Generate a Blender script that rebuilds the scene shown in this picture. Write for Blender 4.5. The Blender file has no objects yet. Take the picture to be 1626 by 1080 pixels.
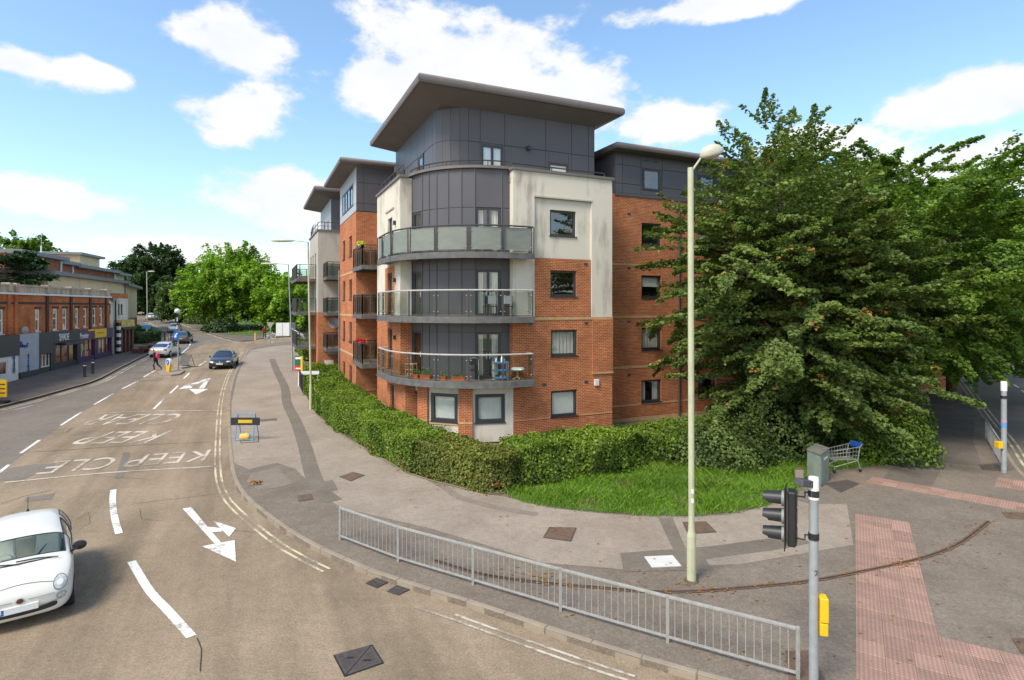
import bpy, bmesh, math, random
import numpy as np
from mathutils import Vector, Matrix
from mathutils.bvhtree import BVHTree
R = math.radians
random.seed(7); RNG = np.random.default_rng(7)
SC = bpy.context.scene
COL = SC.collection
# ------------------------------------------------------------------ camera
CAMH, FOC, CU, HV = 6.0, 907.0, 813.0, 488.0
cd = bpy.data.cameras.new('camera'); cam = bpy.data.objects.new('camera', cd); COL.objects.link(cam)
cam.location = (0, 0, CAMH); cam.rotation_euler = (R(90), 0, 0)
cd.sensor_width = 36.0; cd.lens = 36.0 * FOC / 1626.0; cd.shift_y = -(540.0 - HV) / 1626.0
cd.clip_start = 0.1; cd.clip_end = 4000
SC.camera = cam
# ------------------------------------------------------------------ world: sky with cumulus
SUN_ELEV, SUN_AZ = 50.0, 222.0      # azimuth of the sun, clockwise from +Y
W = bpy.data.worlds.new('World'); SC.world = W; W.use_nodes = True
wn, wl = W.node_tree.nodes, W.node_tree.links
wn.clear()
def wnode(t, **k):
    n = wn.new(t)
    for a, b in k.items(): setattr(n, a, b)
    return n
sky = wnode('ShaderNodeTexSky', sky_type='NISHITA', sun_disc=False, sun_elevation=R(SUN_ELEV), sun_rotation=R(SUN_AZ),
            altitude=0, air_density=1.0, dust_density=0.8, ozone_density=1.6)
tc = wnode('ShaderNodeTexCoord')
def wmath(op, a, b=None, c=None, clamp=False):
    n = wnode('ShaderNodeMath', operation=op); n.use_clamp = clamp
    for i, v in enumerate((a, b, c)):
        if v is None: continue
        if isinstance(v, (int, float)): n.inputs[i].default_value = v
        else: wl.new(v, n.inputs[i])
    return n.outputs[0]
def wvec(op, a, b=None):
    n = wnode('ShaderNodeVectorMath', operation=op)
    for i, v in enumerate((a, b)):
        if v is None: continue
        if isinstance(v, tuple): n.inputs[i].default_value = v
        else: wl.new(v, n.inputs[i])
    return n
def wnoise(vec, scale, detail, rough=0.55):
    n = wnode('ShaderNodeTexNoise'); n.inputs['Scale'].default_value = scale
    n.inputs['Detail'].default_value = detail; n.inputs['Roughness'].default_value = rough
    wl.new(vec, n.inputs['Vector']); return n.outputs['Fac']
dirv = tc.outputs['Generated']
stretch = wvec('MULTIPLY', dirv, (1.0, 1.0, 1.7)).outputs[0]
n1 = wnoise(stretch, 3.0, 9, 0.55)
n2 = wnoise(wvec('ADD', stretch, (3.1, 1.7, 0.4)).outputs[0], 9.0, 6, 0.6)
field = wmath('ADD', wmath('MULTIPLY', wmath('SUBTRACT', n1, 0.5), 1.25), wmath('MULTIPLY', wmath('SUBTRACT', n2, 0.5), 1.15))
# cumulus heaps of this sky, by direction (azimuth degrees from +Y to the right, elevation degrees, half width, half height)
def heap(u, v, ru, rv):
    x, z = (u - CU) / FOC, (HV - v) / FOC
    az = math.atan2(x, 1.0); el = math.atan2(z, math.hypot(x, 1.0))
    d = Vector((math.sin(az) * math.cos(el), math.cos(az) * math.cos(el), math.sin(el)))
    k = d.y
    return d, ru / FOC * k, rv / FOC * k
HEAPS = [heap(760, 95, 230, 85), heap(900, 150, 150, 80), heap(620, 130, 110, 60), heap(385, 75, 85, 45), heap(395, 180, 100, 48), heap(135, 118, 60, 26),
         heap(30, 98, 60, 30), heap(60, 318, 110, 36), heap(440, 315, 95, 46), heap(250, 395, 170, 18), heap(1140, 8, 230, 26),
         heap(1530, 165, 140, 48), heap(1480, 270, 210, 62), heap(1300, 225, 100, 30), heap(1050, 190, 90, 40)]
best = None
for d, ru, rv in HEAPS:
    df = wvec('SUBTRACT', dirv, (d.x, d.y, d.z)).outputs[0]
    # horizontal spread vs vertical spread
    h = Vector((d.y, -d.x, 0)).normalized(); up = h.cross(d).normalized()
    a = wmath('DIVIDE', wvec('DOT_PRODUCT', df, (h.x, h.y, 0.0)).outputs['Value'], ru)
    b = wmath('DIVIDE', wvec('DOT_PRODUCT', df, (up.x, up.y, up.z)).outputs['Value'], rv)
    e = wmath('SUBTRACT', 1.0, wmath('SQRT', wmath('ADD', wmath('MULTIPLY', a, a), wmath('MULTIPLY', b, b))))
    e = wmath('MAXIMUM', e, -1.0)
    best = e if best is None else wmath('MAXIMUM', best, e)
front = wmath('GREATER_THAN', wvec('DOT_PRODUCT', dirv, (0, 1, 0)).outputs['Value'], 0.0)
best = wmath('ADD', wmath('MULTIPLY', best, front), wmath('MULTIPLY', wmath('SUBTRACT', 1.0, front), 0.05))
dens = wmath('ADD', wmath('MULTIPLY', best, 0.50), wmath('ADD', field, 0.04))
mr = wnode('ShaderNodeMapRange', interpolation_type='SMOOTHSTEP'); wl.new(dens, mr.inputs['Value'])
mr.inputs['From Min'].default_value = -0.03; mr.inputs['From Max'].default_value = 0.20
# thin haze veil near the horizon
sep = wnode('ShaderNodeSeparateXYZ'); wl.new(dirv, sep.inputs[0])
cloudc = wnode('ShaderNodeMixRGB'); cloudc.inputs[1].default_value = (2.78, 2.88, 3.00, 1); cloudc.inputs[2].default_value = (3.36, 3.35, 3.31, 1)
wl.new(wmath('MULTIPLY', mr.outputs[0], wmath('MULTIPLY_ADD', n2, 2.2, -0.45, clamp=True)), cloudc.inputs[0])
skym = wnode('ShaderNodeMixRGB', blend_type='MULTIPLY'); skym.inputs[0].default_value = 1.0
wl.new(sky.outputs[0], skym.inputs[1]); skym.inputs[2].default_value = (0.80, 0.87, 0.86, 1)
mixc = wnode('ShaderNodeMixRGB'); wl.new(wmath('MULTIPLY', mr.outputs[0], 0.95), mixc.inputs[0]); wl.new(skym.outputs[0], mixc.inputs[1]); wl.new(cloudc.outputs[0], mixc.inputs[2])
bg = wnode('ShaderNodeBackground'); bg.inputs['Strength'].default_value = 0.125
wl.new(mixc.outputs[0], bg.inputs['Color'])
wo = wnode('ShaderNodeOutputWorld'); wl.new(bg.outputs[0], wo.inputs['Surface'])
# ------------------------------------------------------------------ sun
sl = bpy.data.lights.new('sun', 'SUN'); sun = bpy.data.objects.new('sun', sl); COL.objects.link(sun)
sl.energy = 1.7; sl.angle = R(22.0); sl.color = (1.0, 0.92, 0.79)
az, el = R(SUN_AZ), R(SUN_ELEV)
sd = Vector((math.sin(az) * math.cos(el), math.cos(az) * math.cos(el), math.sin(el)))
sun.rotation_euler = (-sd).to_track_quat('-Z', 'Y').to_euler()
sun.location = sd * 200
# ------------------------------------------------------------------ picture settings
SC.view_settings.view_transform = 'Standard'; SC.view_settings.look = 'None'
SC.view_settings.exposure = 1.36; SC.view_settings.gamma = 1.0
SC.render.engine = 'CYCLES'
SC.cycles.max_bounces = 7; SC.cycles.diffuse_bounces = 3; SC.cycles.glossy_bounces = 3
SC.cycles.transmission_bounces = 4; SC.cycles.transparent_max_bounces = 14
SC.cycles.use_denoising = True
SC.cycles.sample_clamp_indirect = 6.0
# ================================================================== terrain and pixel helpers
CA, SA = math.cos(R(24.5)), math.sin(R(24.5))
def G(x, y):
    """height of the ground: flat at the junction, then the street climbs at about 3 per cent"""
    s = -SA * x + CA * y
    t = (s - 33.0)
    if t > 110: return 0.033 * 110 + 0.012 * (t - 110)
    return 0.033 * (t if t > 6 else (0 if t < -6 else (t + 6) ** 2 / 24.0))
def P(u, v, h=0.0):
    """ground point seen at picture position u, v (surface h above the road level)"""
    kx, kz = (u - CU) / FOC, (HV - v) / FOC
    lo, hi = 1.0, 400.0
    f = lambda Y: CAMH + kz * Y - (G(kx * Y, Y) + h)
    for _ in range(60):
        m = (lo + hi) / 2
        if f(m) > 0: lo = m
        else: hi = m
    return (kx * lo, lo)
def L2W(a, b): return (a * CA - b * SA, a * SA + b * CA)      # building axes -> world
# ================================================================== object helpers
ORG = {}
def empty(name, loc=(0, 0, 0), label=None, cat=None, group=None):
    o = bpy.data.objects.new(name, None); COL.objects.link(o)
    o.empty_display_size = 0.3; o.location = loc; ORG[o.name] = Vector(loc)
    tag(o, label, cat, group); return o
def tag(o, label=None, cat=None, group=None, kind=None):
    if label: o['label'] = label
    if cat: o['category'] = cat
    if group: o['group'] = group
    if kind: o['kind'] = kind
    return o
def link(name, me, mat, parent=None):
    o = bpy.data.objects.new(name, me); COL.objects.link(o)
    if mat is not None and len(me.materials) == 0: me.materials.append(mat)
    if parent is not None:
        o.parent = parent; ORG[o.name] = ORG[parent.name]
    return o
def inst(name, src, loc, rotz=0, parent=None):
    """another object on the same mesh"""
    o = bpy.data.objects.new(name, src.data if hasattr(src, 'data') else src); COL.objects.link(o)
    if parent is not None:
        o.parent = parent; ORG[o.name] = ORG[parent.name]; loc = Vector(loc) - ORG[parent.name]
    o.location = loc; o.rotation_euler = (0, 0, rotz)
    return o
def children(o): return [c for c in bpy.data.objects if c.parent == o]
def copy_tree(o, parent=None):
    c = o.copy(); COL.objects.link(c)
    if parent is not None: c.parent = parent
    for ch in KIDS.get(o.name, None) or children(o): copy_tree(ch, c)
    return c
KIDS = {}
class Fr:
    """a vertical wall plane: origin, direction left to right as seen from outside"""
    def __init__(s, ox, oy, dx, dy):
        l = math.hypot(dx, dy); s.o = (ox, oy); s.d = (dx / l, dy / l); s.n = (dy / l, -dx / l)
    def p(s, t, d, z): return (s.o[0] + s.d[0] * t + s.n[0] * d, s.o[1] + s.d[1] * t + s.n[1] * d, z)
    def t_at(s, u, d=0):
        k = (u - CU) / FOC
        ox, oy = s.o[0] + s.n[0] * d, s.o[1] + s.n[1] * d
        return (k * oy - ox) / (s.d[0] - k * s.d[1])
    def z_at(s, u, v, d=0):
        t = s.t_at(u, d); y = s.p(t, d, 0)[1]
        return CAMH + (HV - v) / FOC * y
def frab(a, b, da, db):
    x, y = L2W(a, b); dx, dy = L2W(da, db); return Fr(x, y, dx, dy)
class MB:
    def __init__(s): s.v = []; s.f = []; s.m = []
    def add(s, vs, fs, m=0):
        k = len(s.v); s.v += [tuple(q) for q in vs]; s.f += [tuple(k + i for i in f) for f in fs]; s.m += [m] * len(fs)
        return s
    def hexa(s, q, m=0):
        return s.add(q, [(0, 3, 2, 1), (4, 5, 6, 7), (0, 1, 5, 4), (1, 2, 6, 5), (2, 3, 7, 6), (3, 0, 4, 7)], m)
    def box(s, x0, x1, y0, y1, z0, z1, m=0):
        return s.hexa([(x0, y0, z0), (x1, y0, z0), (x1, y1, z0), (x0, y1, z0), (x0, y0, z1), (x1, y0, z1), (x1, y1, z1), (x0, y1, z1)], m)
    def fbox(s, F, t0, t1, d0, d1, z0, z1, m=0):
        return s.hexa([F.p(t0, d1, z0), F.p(t1, d1, z0), F.p(t1, d0, z0), F.p(t0, d0, z0), F.p(t0, d1, z1), F.p(t1, d1, z1), F.p(t1, d0, z1), F.p(t0, d0, z1)], m)
    def fquad(s, F, t0, t1, z0, z1, d=0, m=0):
        return s.add([F.p(t0, d, z0), F.p(t1, d, z0), F.p(t1, d, z1), F.p(t0, d, z1)], [(0, 1, 2, 3)], m)
    def prism(s, poly, z0, z1, m=0):
        n = len(poly); a = sum(poly[i][0] * poly[(i + 1) % n][1] - poly[(i + 1) % n][0] * poly[i][1] for i in range(n))
        if a < 0: poly = poly[::-1]
        f0 = z0 if callable(z0) else (lambda x, y: z0); f1 = z1 if callable(z1) else (lambda x, y: z1)
        vs = [(x, y, f0(x, y)) for x, y in poly] + [(x, y, f1(x, y)) for x, y in poly]
        return s.add(vs, [tuple(range(n))[::-1], tuple(range(n, 2 * n))] + [(i, (i + 1) % n, n + (i + 1) % n, n + i) for i in range(n)], m)
    def tube(s, path, r, n=8, m=0, caps=True):
        path = [Vector(p) for p in path]; rs = r if isinstance(r, (list, tuple)) else [r] * len(path)
        k = len(s.v); T = None
        for i, p in enumerate(path):
            d = (path[min(i + 1, len(path) - 1)] - path[max(i - 1, 0)])
            d = d.normalized() if d.length > 1e-9 else Vector((0, 0, 1))
            if T is None: T = d.orthogonal().normalized()
            T = (T - d * T.dot(d)); T = T.normalized() if T.length > 1e-6 else d.orthogonal().normalized()
            B = d.cross(T)
            for j in range(n):
                a = 2 * math.pi * j / n
                s.v.append(tuple(p + (T * math.cos(a) + B * math.sin(a)) * rs[i]))
        for i in range(len(path) - 1):
            for j in range(n):
                s.f.append((k + i * n + j, k + i * n + (j + 1) % n, k + (i + 1) * n + (j + 1) % n, k + (i + 1) * n + j)); s.m.append(m)
        if caps:
            e = k + (len(path) - 1) * n
            s.f.append(tuple(range(k, k + n))[::-1]); s.f.append(tuple(range(e, e + n))); s.m += [m, m]
        return s
    def lathe(s, prof, c=(0, 0, 0), n=16, m=0, axis='z'):
        k = len(s.v)
        for r, z in prof:
            for j in range(n):
                a = 2 * math.pi * j / n; x, y = r * math.cos(a), r * math.sin(a)
                q = (x, y, z) if axis == 'z' else ((z, x, y) if axis == 'x' else (x, z, y))
                s.v.append((c[0] + q[0], c[1] + q[1], c[2] + q[2]))
        for i in range(len(prof) - 1):
            for j in range(n):
                s.f.append((k + i * n + j, k + i * n + (j + 1) % n, k + (i + 1) * n + (j + 1) % n, k + (i + 1) * n + j)); s.m.append(m)
        s.f.append(tuple(range(k, k + n))[::-1]); e = k + (len(prof) - 1) * n; s.f.append(tuple(range(e, e + n))); s.m += [m, m]
        return s
    def build(s, name, mat, parent=None, smooth=False, bevel=0, at=None):
        o0 = ORG[parent.name] if parent is not None else Vector(at or (0, 0, 0))
        me = bpy.data.meshes.new(name)
        me.from_pydata([(x - o0.x, y - o0.y, z - o0.z) for x, y, z in s.v], [], s.f)
        mats = mat if isinstance(mat, (list, tuple)) else [mat]
        for q in mats: me.materials.append(q)
        if len(mats) > 1: me.polygons.foreach_set('material_index', s.m)
        bm = bmesh.new(); bm.from_mesh(me); bmesh.ops.recalc_face_normals(bm, faces=bm.faces)
        if bevel: bmesh.ops.bevel(bm, geom=[e for e in bm.edges if len(e.link_faces) == 2 and e.calc_face_angle(0) > 0.6], offset=bevel, segments=2, affect='EDGES', profile=0.5)
        bm.to_mesh(me); bm.free()
        if smooth: smooth_mesh(me)
        o = link(name, me, None, parent)
        if parent is None and at: o.location = at; ORG[o.name] = Vector(at)
        elif parent is None: ORG[o.name] = Vector((0, 0, 0))
        return o
def smooth_mesh(me, ang=40):
    me.polygons.foreach_set('use_smooth', [True] * len(me.polygons))
    bm = bmesh.new(); bm.from_mesh(me)
    for e in bm.edges:
        if len(e.link_faces) == 2: e.smooth = e.calc_face_angle(0) < R(ang)
    bm.to_mesh(me); bm.free()
def resample(path, step, closed=False):
    p = [Vector((q[0], q[1], q[2] if len(q) > 2 else 0)) for q in path]
    # Catmull-Rom then equal steps
    out = []
    for i in range(len(p) - 1):
        a, b, c, d = p[max(i - 1, 0)], p[i], p[i + 1], p[min(i + 2, len(p) - 1)]
        n = max(2, int((c - b).length / (step * 0.25)))
        for k in range(n):
            t = k / n
            out.append(0.5 * ((2 * b) + (c - a) * t + (2 * a - 5 * b + 4 * c - d) * t * t + (3 * b - a - 3 * c + d) * t ** 3))
    out.append(p[-1])
    res = [out[0]]; acc = 0
    for i in range(1, len(out)):
        seg = (out[i] - out[i - 1]).length
        while acc + seg >= step and seg > 1e-9:
            t = (step - acc) / seg; q = out[i - 1].lerp(out[i], t); res.append(q)
            out[i - 1] = q; seg = (out[i] - q).length; acc = 0
        acc += seg
    if (res[-1] - out[-1]).length > step * 0.3: res.append(out[-1])
    return res
# ================================================================== materials
MATS = {}
def pbsdf(name):
    m = bpy.data.materials.new(name); m.use_nodes = True
    nt = m.node_tree; return m, nt, nt.nodes['Principled BSDF']
def nd(nt, t, ins=None, **k):
    n = nt.nodes.new(t)
    for a, b in k.items(): setattr(n, a, b)
    for a, b in (ins or {}).items():
        if hasattr(b, 'is_linked') or isinstance(b, bpy.types.NodeSocket): nt.links.new(b, n.inputs[a])
        else: n.inputs[a].default_value = b
    return n
def c4(c): return (c[0], c[1], c[2], 1.0)
def mul(c, k): return (c[0] * k, c[1] * k, c[2] * k)
def mat(name, col, rough=0.7, var=0.15, scale=3.0, fine=0.0, fscale=60.0, bump=0.0, bscale=80.0, metal=0.0, spec=0.5, stretch=None, col2=None, coat=0.0):
    if name in MATS: return MATS[name]
    m, nt, b = pbsdf(name)
    geo = nd(nt, 'ShaderNodeNewGeometry')
    vec = geo.outputs['Position']
    if stretch: vec = nd(nt, 'ShaderNodeVectorMath', {0: vec, 1: stretch}, operation='MULTIPLY').outputs[0]
    n = nd(nt, 'ShaderNodeTexNoise', {'Vector': vec, 'Scale': scale, 'Detail': 6.0, 'Roughness': 0.6})
    r = nd(nt, 'ShaderNodeMapRange', {'Value': n.outputs['Fac'], 'From Min': 0.3, 'From Max': 0.7})
    a = col2 if col2 else mul(col, 1 - var); c = col if col2 else mul(col, 1 + var)
    mx = nd(nt, 'ShaderNodeMixRGB', {0: r.outputs[0], 1: c4(a), 2: c4(c)})
    out = mx.outputs[0]
    if fine:
        n2 = nd(nt, 'ShaderNodeTexNoise', {'Vector': geo.outputs['Position'], 'Scale': fscale, 'Detail': 3.0, 'Roughness': 0.7})
        r2 = nd(nt, 'ShaderNodeMapRange', {'Value': n2.outputs['Fac'], 'From Min': 0.25, 'From Max': 0.75, 'To Min': 1 - fine, 'To Max': 1 + fine})
        out = nd(nt, 'ShaderNodeVectorMath', {0: out, 1: r2.outputs[0]}, operation='MULTIPLY').outputs[0]
    nt.links.new(out, b.inputs['Base Color'])
    b.inputs['Roughness'].default_value = rough; b.inputs['Metallic'].default_value = metal
    b.inputs['Specular IOR Level'].default_value = spec
    if coat: b.inputs['Coat Weight'].default_value = coat; b.inputs['Coat Roughness'].default_value = 0.04
    if bump:
        n3 = nd(nt, 'ShaderNodeTexNoise', {'Vector': geo.outputs['Position'], 'Scale': bscale, 'Detail': 4.0})
        bp = nd(nt, 'ShaderNodeBump', {'Height': n3.outputs['Fac'], 'Strength': bump, 'Distance': 0.02})
        nt.links.new(bp.outputs[0], b.inputs['Normal'])
    MATS[name] = m; return m
def brick_mat(name, c1, c2, mortar, bw=0.225, bh=0.075, dark=0.25, msize=0.011):
    m, nt, b = pbsdf(name)
    geo = nd(nt, 'ShaderNodeNewGeometry')
    T = nd(nt, 'ShaderNodeVectorMath', {0: (0, 0, 1), 1: geo.outputs['True Normal']}, operation='CROSS_PRODUCT')
    T = nd(nt, 'ShaderNodeVectorMath', {0: T.outputs[0]}, operation='NORMALIZE')
    u = nd(nt, 'ShaderNodeVectorMath', {0: geo.outputs['Position'], 1: T.outputs[0]}, operation='DOT_PRODUCT')
    sp = nd(nt, 'ShaderNodeSeparateXYZ', {0: geo.outputs['Position']})
    cv = nd(nt, 'ShaderNodeCombineXYZ', {'X': u.outputs['Value'], 'Y': sp.outputs['Z']})
    br = nd(nt, 'ShaderNodeTexBrick', {'Vector': cv.outputs[0], 'Color1': c4(c1), 'Color2': c4(c2), 'Mortar': c4(mortar), 'Scale': 1.0,
            'Mortar Size': msize, 'Mortar Smooth': 0.1, 'Bias': 0.0, 'Brick Width': bw, 'Row Height': bh})
    n = nd(nt, 'ShaderNodeTexNoise', {'Vector': geo.outputs['Position'], 'Scale': 0.7, 'Detail': 7.0, 'Roughness': 0.65})
    r = nd(nt, 'ShaderNodeMapRange', {'Value': n.outputs['Fac'], 'From Min': 0.3, 'From Max': 0.7, 'To Min': 1 - dark, 'To Max': 1 + dark * 0.7})
    # per-brick shade
    wv = nd(nt, 'ShaderNodeVectorMath', {0: cv.outputs[0], 1: (1 / bw, 1 / bh, 1)}, operation='MULTIPLY')
    wf = nd(nt, 'ShaderNodeVectorMath', {0: wv.outputs[0]}, operation='FLOOR')
    wn_ = nd(nt, 'ShaderNodeTexWhiteNoise', {'Vector': wf.outputs[0]})
    r2 = nd(nt, 'ShaderNodeMapRange', {'Value': wn_.outputs['Value'], 'To Min': 0.86, 'To Max': 1.12})
    k = nd(nt, 'ShaderNodeMath', {0: r.outputs[0], 1: r2.outputs[0]}, operation='MULTIPLY')
    out = nd(nt, 'ShaderNodeVectorMath', {0: br.outputs['Color'], 1: k.outputs[0]}, operation='MULTIPLY')
    nt.links.new(out.outputs[0], b.inputs['Base Color']); b.inputs['Roughness'].default_value = 0.9; b.inputs['Specular IOR Level'].default_value = 0.2
    bp = nd(nt, 'ShaderNodeBump', {'Height': br.outputs['Fac'], 'Strength': 0.35, 'Distance': -0.01})
    nt.links.new(bp.outputs[0], b.inputs['Normal'])
    MATS[name] = m; return m
def render_mat(name, col, stain, amount=0.6):
    """painted render with dirt that has run down it"""
    m, nt, b = pbsdf(name)
    geo = nd(nt, 'ShaderNodeNewGeometry')
    v1 = nd(nt, 'ShaderNodeVectorMath', {0: geo.outputs['Position'], 1: (3.0, 3.0, 0.45)}, operation='MULTIPLY')
    n1 = nd(nt, 'ShaderNodeTexNoise', {'Vector': v1.outputs[0], 'Scale': 1.0, 'Detail': 6.0, 'Roughness': 0.65})
    n2 = nd(nt, 'ShaderNodeTexNoise', {'Vector': geo.outputs['Position'], 'Scale': 0.55, 'Detail': 5.0})
    k = nd(nt, 'ShaderNodeMath', {0: n1.outputs['Fac'], 1: n2.outputs['Fac']}, operation='MULTIPLY')
    r = nd(nt, 'ShaderNodeMapRange', {'Value': k.outputs[0], 'From Min': 0.23, 'From Max': 0.42, 'To Max': amount})
    mx = nd(nt, 'ShaderNodeMixRGB', {0: r.outputs[0], 1: c4(col), 2: c4(stain)})
    nt.links.new(mx.outputs[0], b.inputs['Base Color']); b.inputs['Roughness'].default_value = 0.85; b.inputs['Specular IOR Level'].default_value = 0.2
    n3 = nd(nt, 'ShaderNodeTexNoise', {'Vector': geo.outputs['Position'], 'Scale': 90.0, 'Detail': 3.0})
    bp = nd(nt, 'ShaderNodeBump', {'Height': n3.outputs['Fac'], 'Strength': 0.15, 'Distance': 0.01}); nt.links.new(bp.outputs[0], b.inputs['Normal'])
    MATS[name] = m; return m
def glass_mat(name, tint=(0.75, 0.8, 0.8), refl=0.12, rough=0.01, gcol=(1, 1, 1), top=.95):
    m = bpy.data.materials.new(name); m.use_nodes = True; nt = m.node_tree; nt.nodes.clear()
    tr = nd(nt, 'ShaderNodeBsdfTransparent', {'Color': c4(tint)})
    gl = nd(nt, 'ShaderNodeBsdfGlossy', {'Color': c4(gcol), 'Roughness': rough})
    lw = nd(nt, 'ShaderNodeLayerWeight', {'Blend': 0.5}); pw = nd(nt, 'ShaderNodeMath', {0: lw.outputs['Facing'], 1: 4.0}, operation='POWER')
    k = nd(nt, 'ShaderNodeMapRange', {'Value': pw.outputs[0], 'To Min': refl, 'To Max': top})
    mx = nd(nt, 'ShaderNodeMixShader', {0: k.outputs[0]}); nt.links.new(tr.outputs[0], mx.inputs[1]); nt.links.new(gl.outputs[0], mx.inputs[2])
    o = nd(nt, 'ShaderNodeOutputMaterial'); nt.links.new(mx.outputs[0], o.inputs[0])
    MATS[name] = m; return m
def asphalt(name, c1, c2, grit=0.22, patch=0.35, gscale=70.0, streak=False):
    """bitumen with stone grit, worn tracks and blotches"""
    m, nt, b = pbsdf(name)
    geo = nd(nt, 'ShaderNodeNewGeometry'); pos = geo.outputs['Position']
    n1 = nd(nt, 'ShaderNodeTexNoise', {'Vector': pos, 'Scale': patch, 'Detail': 8.0, 'Roughness': 0.62})
    r1 = nd(nt, 'ShaderNodeMapRange', {'Value': n1.outputs['Fac'], 'From Min': 0.32, 'From Max': 0.68})
    base = nd(nt, 'ShaderNodeMixRGB', {0: r1.outputs[0], 1: c4(c1), 2: c4(c2)})
    n2 = nd(nt, 'ShaderNodeTexNoise', {'Vector': pos, 'Scale': gscale, 'Detail': 3.0, 'Roughness': 0.75})
    r2 = nd(nt, 'ShaderNodeMapRange', {'Value': n2.outputs['Fac'], 'From Min': 0.25, 'From Max': 0.75, 'To Min': 1 - grit, 'To Max': 1 + grit})
    n3 = nd(nt, 'ShaderNodeTexNoise', {'Vector': pos, 'Scale': 5.0, 'Detail': 6.0, 'Roughness': 0.7})
    r3 = nd(nt, 'ShaderNodeMapRange', {'Value': n3.outputs['Fac'], 'From Min': 0.3, 'From Max': 0.7, 'To Min': 0.86, 'To Max': 1.12})
    n4 = nd(nt, 'ShaderNodeTexNoise', {'Vector': pos, 'Scale': 22.0, 'Detail': 5.0, 'Roughness': 0.8})
    r5 = nd(nt, 'ShaderNodeMapRange', {'Value': n4.outputs['Fac'], 'From Min': 0.3, 'From Max': 0.7, 'To Min': 1 - grit * .9, 'To Max': 1 + grit * .8})
    k = nd(nt, 'ShaderNodeMath', {0: r2.outputs[0], 1: r3.outputs[0]}, operation='MULTIPLY')
    k = nd(nt, 'ShaderNodeMath', {0: k.outputs[0], 1: r5.outputs[0]}, operation='MULTIPLY')
    if streak:      # lanes polished and stained by tyres, along the street
        mp = nd(nt, 'ShaderNodeMapping', {'Vector': pos, 'Rotation': (0, 0, R(-24.5))}); sv = nd(nt, 'ShaderNodeVectorMath', {0: mp.outputs[0], 1: (0.9, 0.07, 1)}, operation='MULTIPLY')
        n6 = nd(nt, 'ShaderNodeTexNoise', {'Vector': sv.outputs[0], 'Scale': 1.0, 'Detail': 5.0, 'Roughness': 0.6, 'Distortion': 0.3})
        r6 = nd(nt, 'ShaderNodeMapRange', {'Value': n6.outputs['Fac'], 'From Min': 0.32, 'From Max': 0.68, 'To Min': 0.72, 'To Max': 1.15})
        k = nd(nt, 'ShaderNodeMath', {0: k.outputs[0], 1: r6.outputs[0]}, operation='MULTIPLY')
    # dark specks and spots (gum, oil)
    vo = nd(nt, 'ShaderNodeTexVoronoi', {'Vector': pos, 'Scale': 2.3})
    r4 = nd(nt, 'ShaderNodeMapRange', {'Value': vo.outputs['Distance'], 'From Min': 0.03, 'From Max': 0.09, 'To Min': 0.72, 'To Max': 1.0})
    k2 = nd(nt, 'ShaderNodeMath', {0: k.outputs[0], 1: r4.outputs[0]}, operation='MULTIPLY')
    out = nd(nt, 'ShaderNodeVectorMath', {0: base.outputs[0], 1: k2.outputs[0]}, operation='MULTIPLY')
    nt.links.new(out.outputs[0], b.inputs['Base Color']); b.inputs['Roughness'].default_value = 0.92; b.inputs['Specular IOR Level'].default_value = 0.25
    bp = nd(nt, 'ShaderNodeBump', {'Height': n2.outputs['Fac'], 'Strength': 0.5, 'Distance': 0.008}); nt.links.new(bp.outputs[0], b.inputs['Normal'])
    MATS[name] = m; return m
def paint_mat(name, col, under, wear=0.45, scale=9.0):
    """road paint worn through to the surface below"""
    m, nt, b = pbsdf(name)
    geo = nd(nt, 'ShaderNodeNewGeometry'); pos = geo.outputs['Position']
    n = nd(nt, 'ShaderNodeTexNoise', {'Vector': pos, 'Scale': scale, 'Detail': 9.0, 'Roughness': 0.75})
    n2 = nd(nt, 'ShaderNodeTexNoise', {'Vector': pos, 'Scale': 0.9, 'Detail': 3.0})
    k = nd(nt, 'ShaderNodeMath', {0: n.outputs['Fac'], 1: n2.outputs['Fac']}, operation='ADD')
    r = nd(nt, 'ShaderNodeMapRange', {'Value': k.outputs[0], 'From Min': 1.22 - wear * 0.5, 'From Max': 1.38 - wear * 0.5})
    mx = nd(nt, 'ShaderNodeMixRGB', {0: r.outputs[0], 1: c4(col), 2: c4(under)})
    nt.links.new(mx.outputs[0], b.inputs['Base Color']); b.inputs['Roughness'].default_value = 0.8
    MATS[name] = m; return m
def leaf_mat(name, dark, light, extra=None, extra_at=0.93, trans=0.3, gloss=0.5):
    m, nt, b = pbsdf(name)
    at = nd(nt, 'ShaderNodeAttribute', attribute_name='tint')
    cr = nd(nt, 'ShaderNodeValToRGB', {0: at.outputs['Fac']}); e = cr.color_ramp.elements
    e[0].position = 0.0; e[0].color = c4(dark); e[1].position = 0.85; e[1].color = c4(light)
    if extra:
        q = e.new(extra_at); q.color = c4(light); q = e.new(extra_at + 0.01); q.color = c4(extra)
    nt.links.new(cr.outputs[0], b.inputs['Base Color']); b.inputs['Roughness'].default_value = gloss; b.inputs['Specular IOR Level'].default_value = 0.25
    tl = nd(nt, 'ShaderNodeBsdfTranslucent'); tcl = nd(nt, 'ShaderNodeVectorMath', {0: cr.outputs[0], 1: (1.3, 1.6, 0.6)}, operation='MULTIPLY')
    nt.links.new(tcl.outputs[0], tl.inputs['Color'])
    mx = nd(nt, 'ShaderNodeMixShader', {0: trans}); nt.links.new(b.outputs[0], mx.inputs[1]); nt.links.new(tl.outputs[0], mx.inputs[2])
    nt.links.new(mx.outputs[0], nt.nodes['Material Output'].inputs[0])
    MATS[name] = m; return m
M = MATS
asphalt('road_tan', (0.240, 0.181, 0.120), (0.325, 0.249, 0.169), 0.42, streak=True)
asphalt('road_grey', (0.165, 0.139, 0.112), (0.212, 0.180, 0.148), 0.28)
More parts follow.
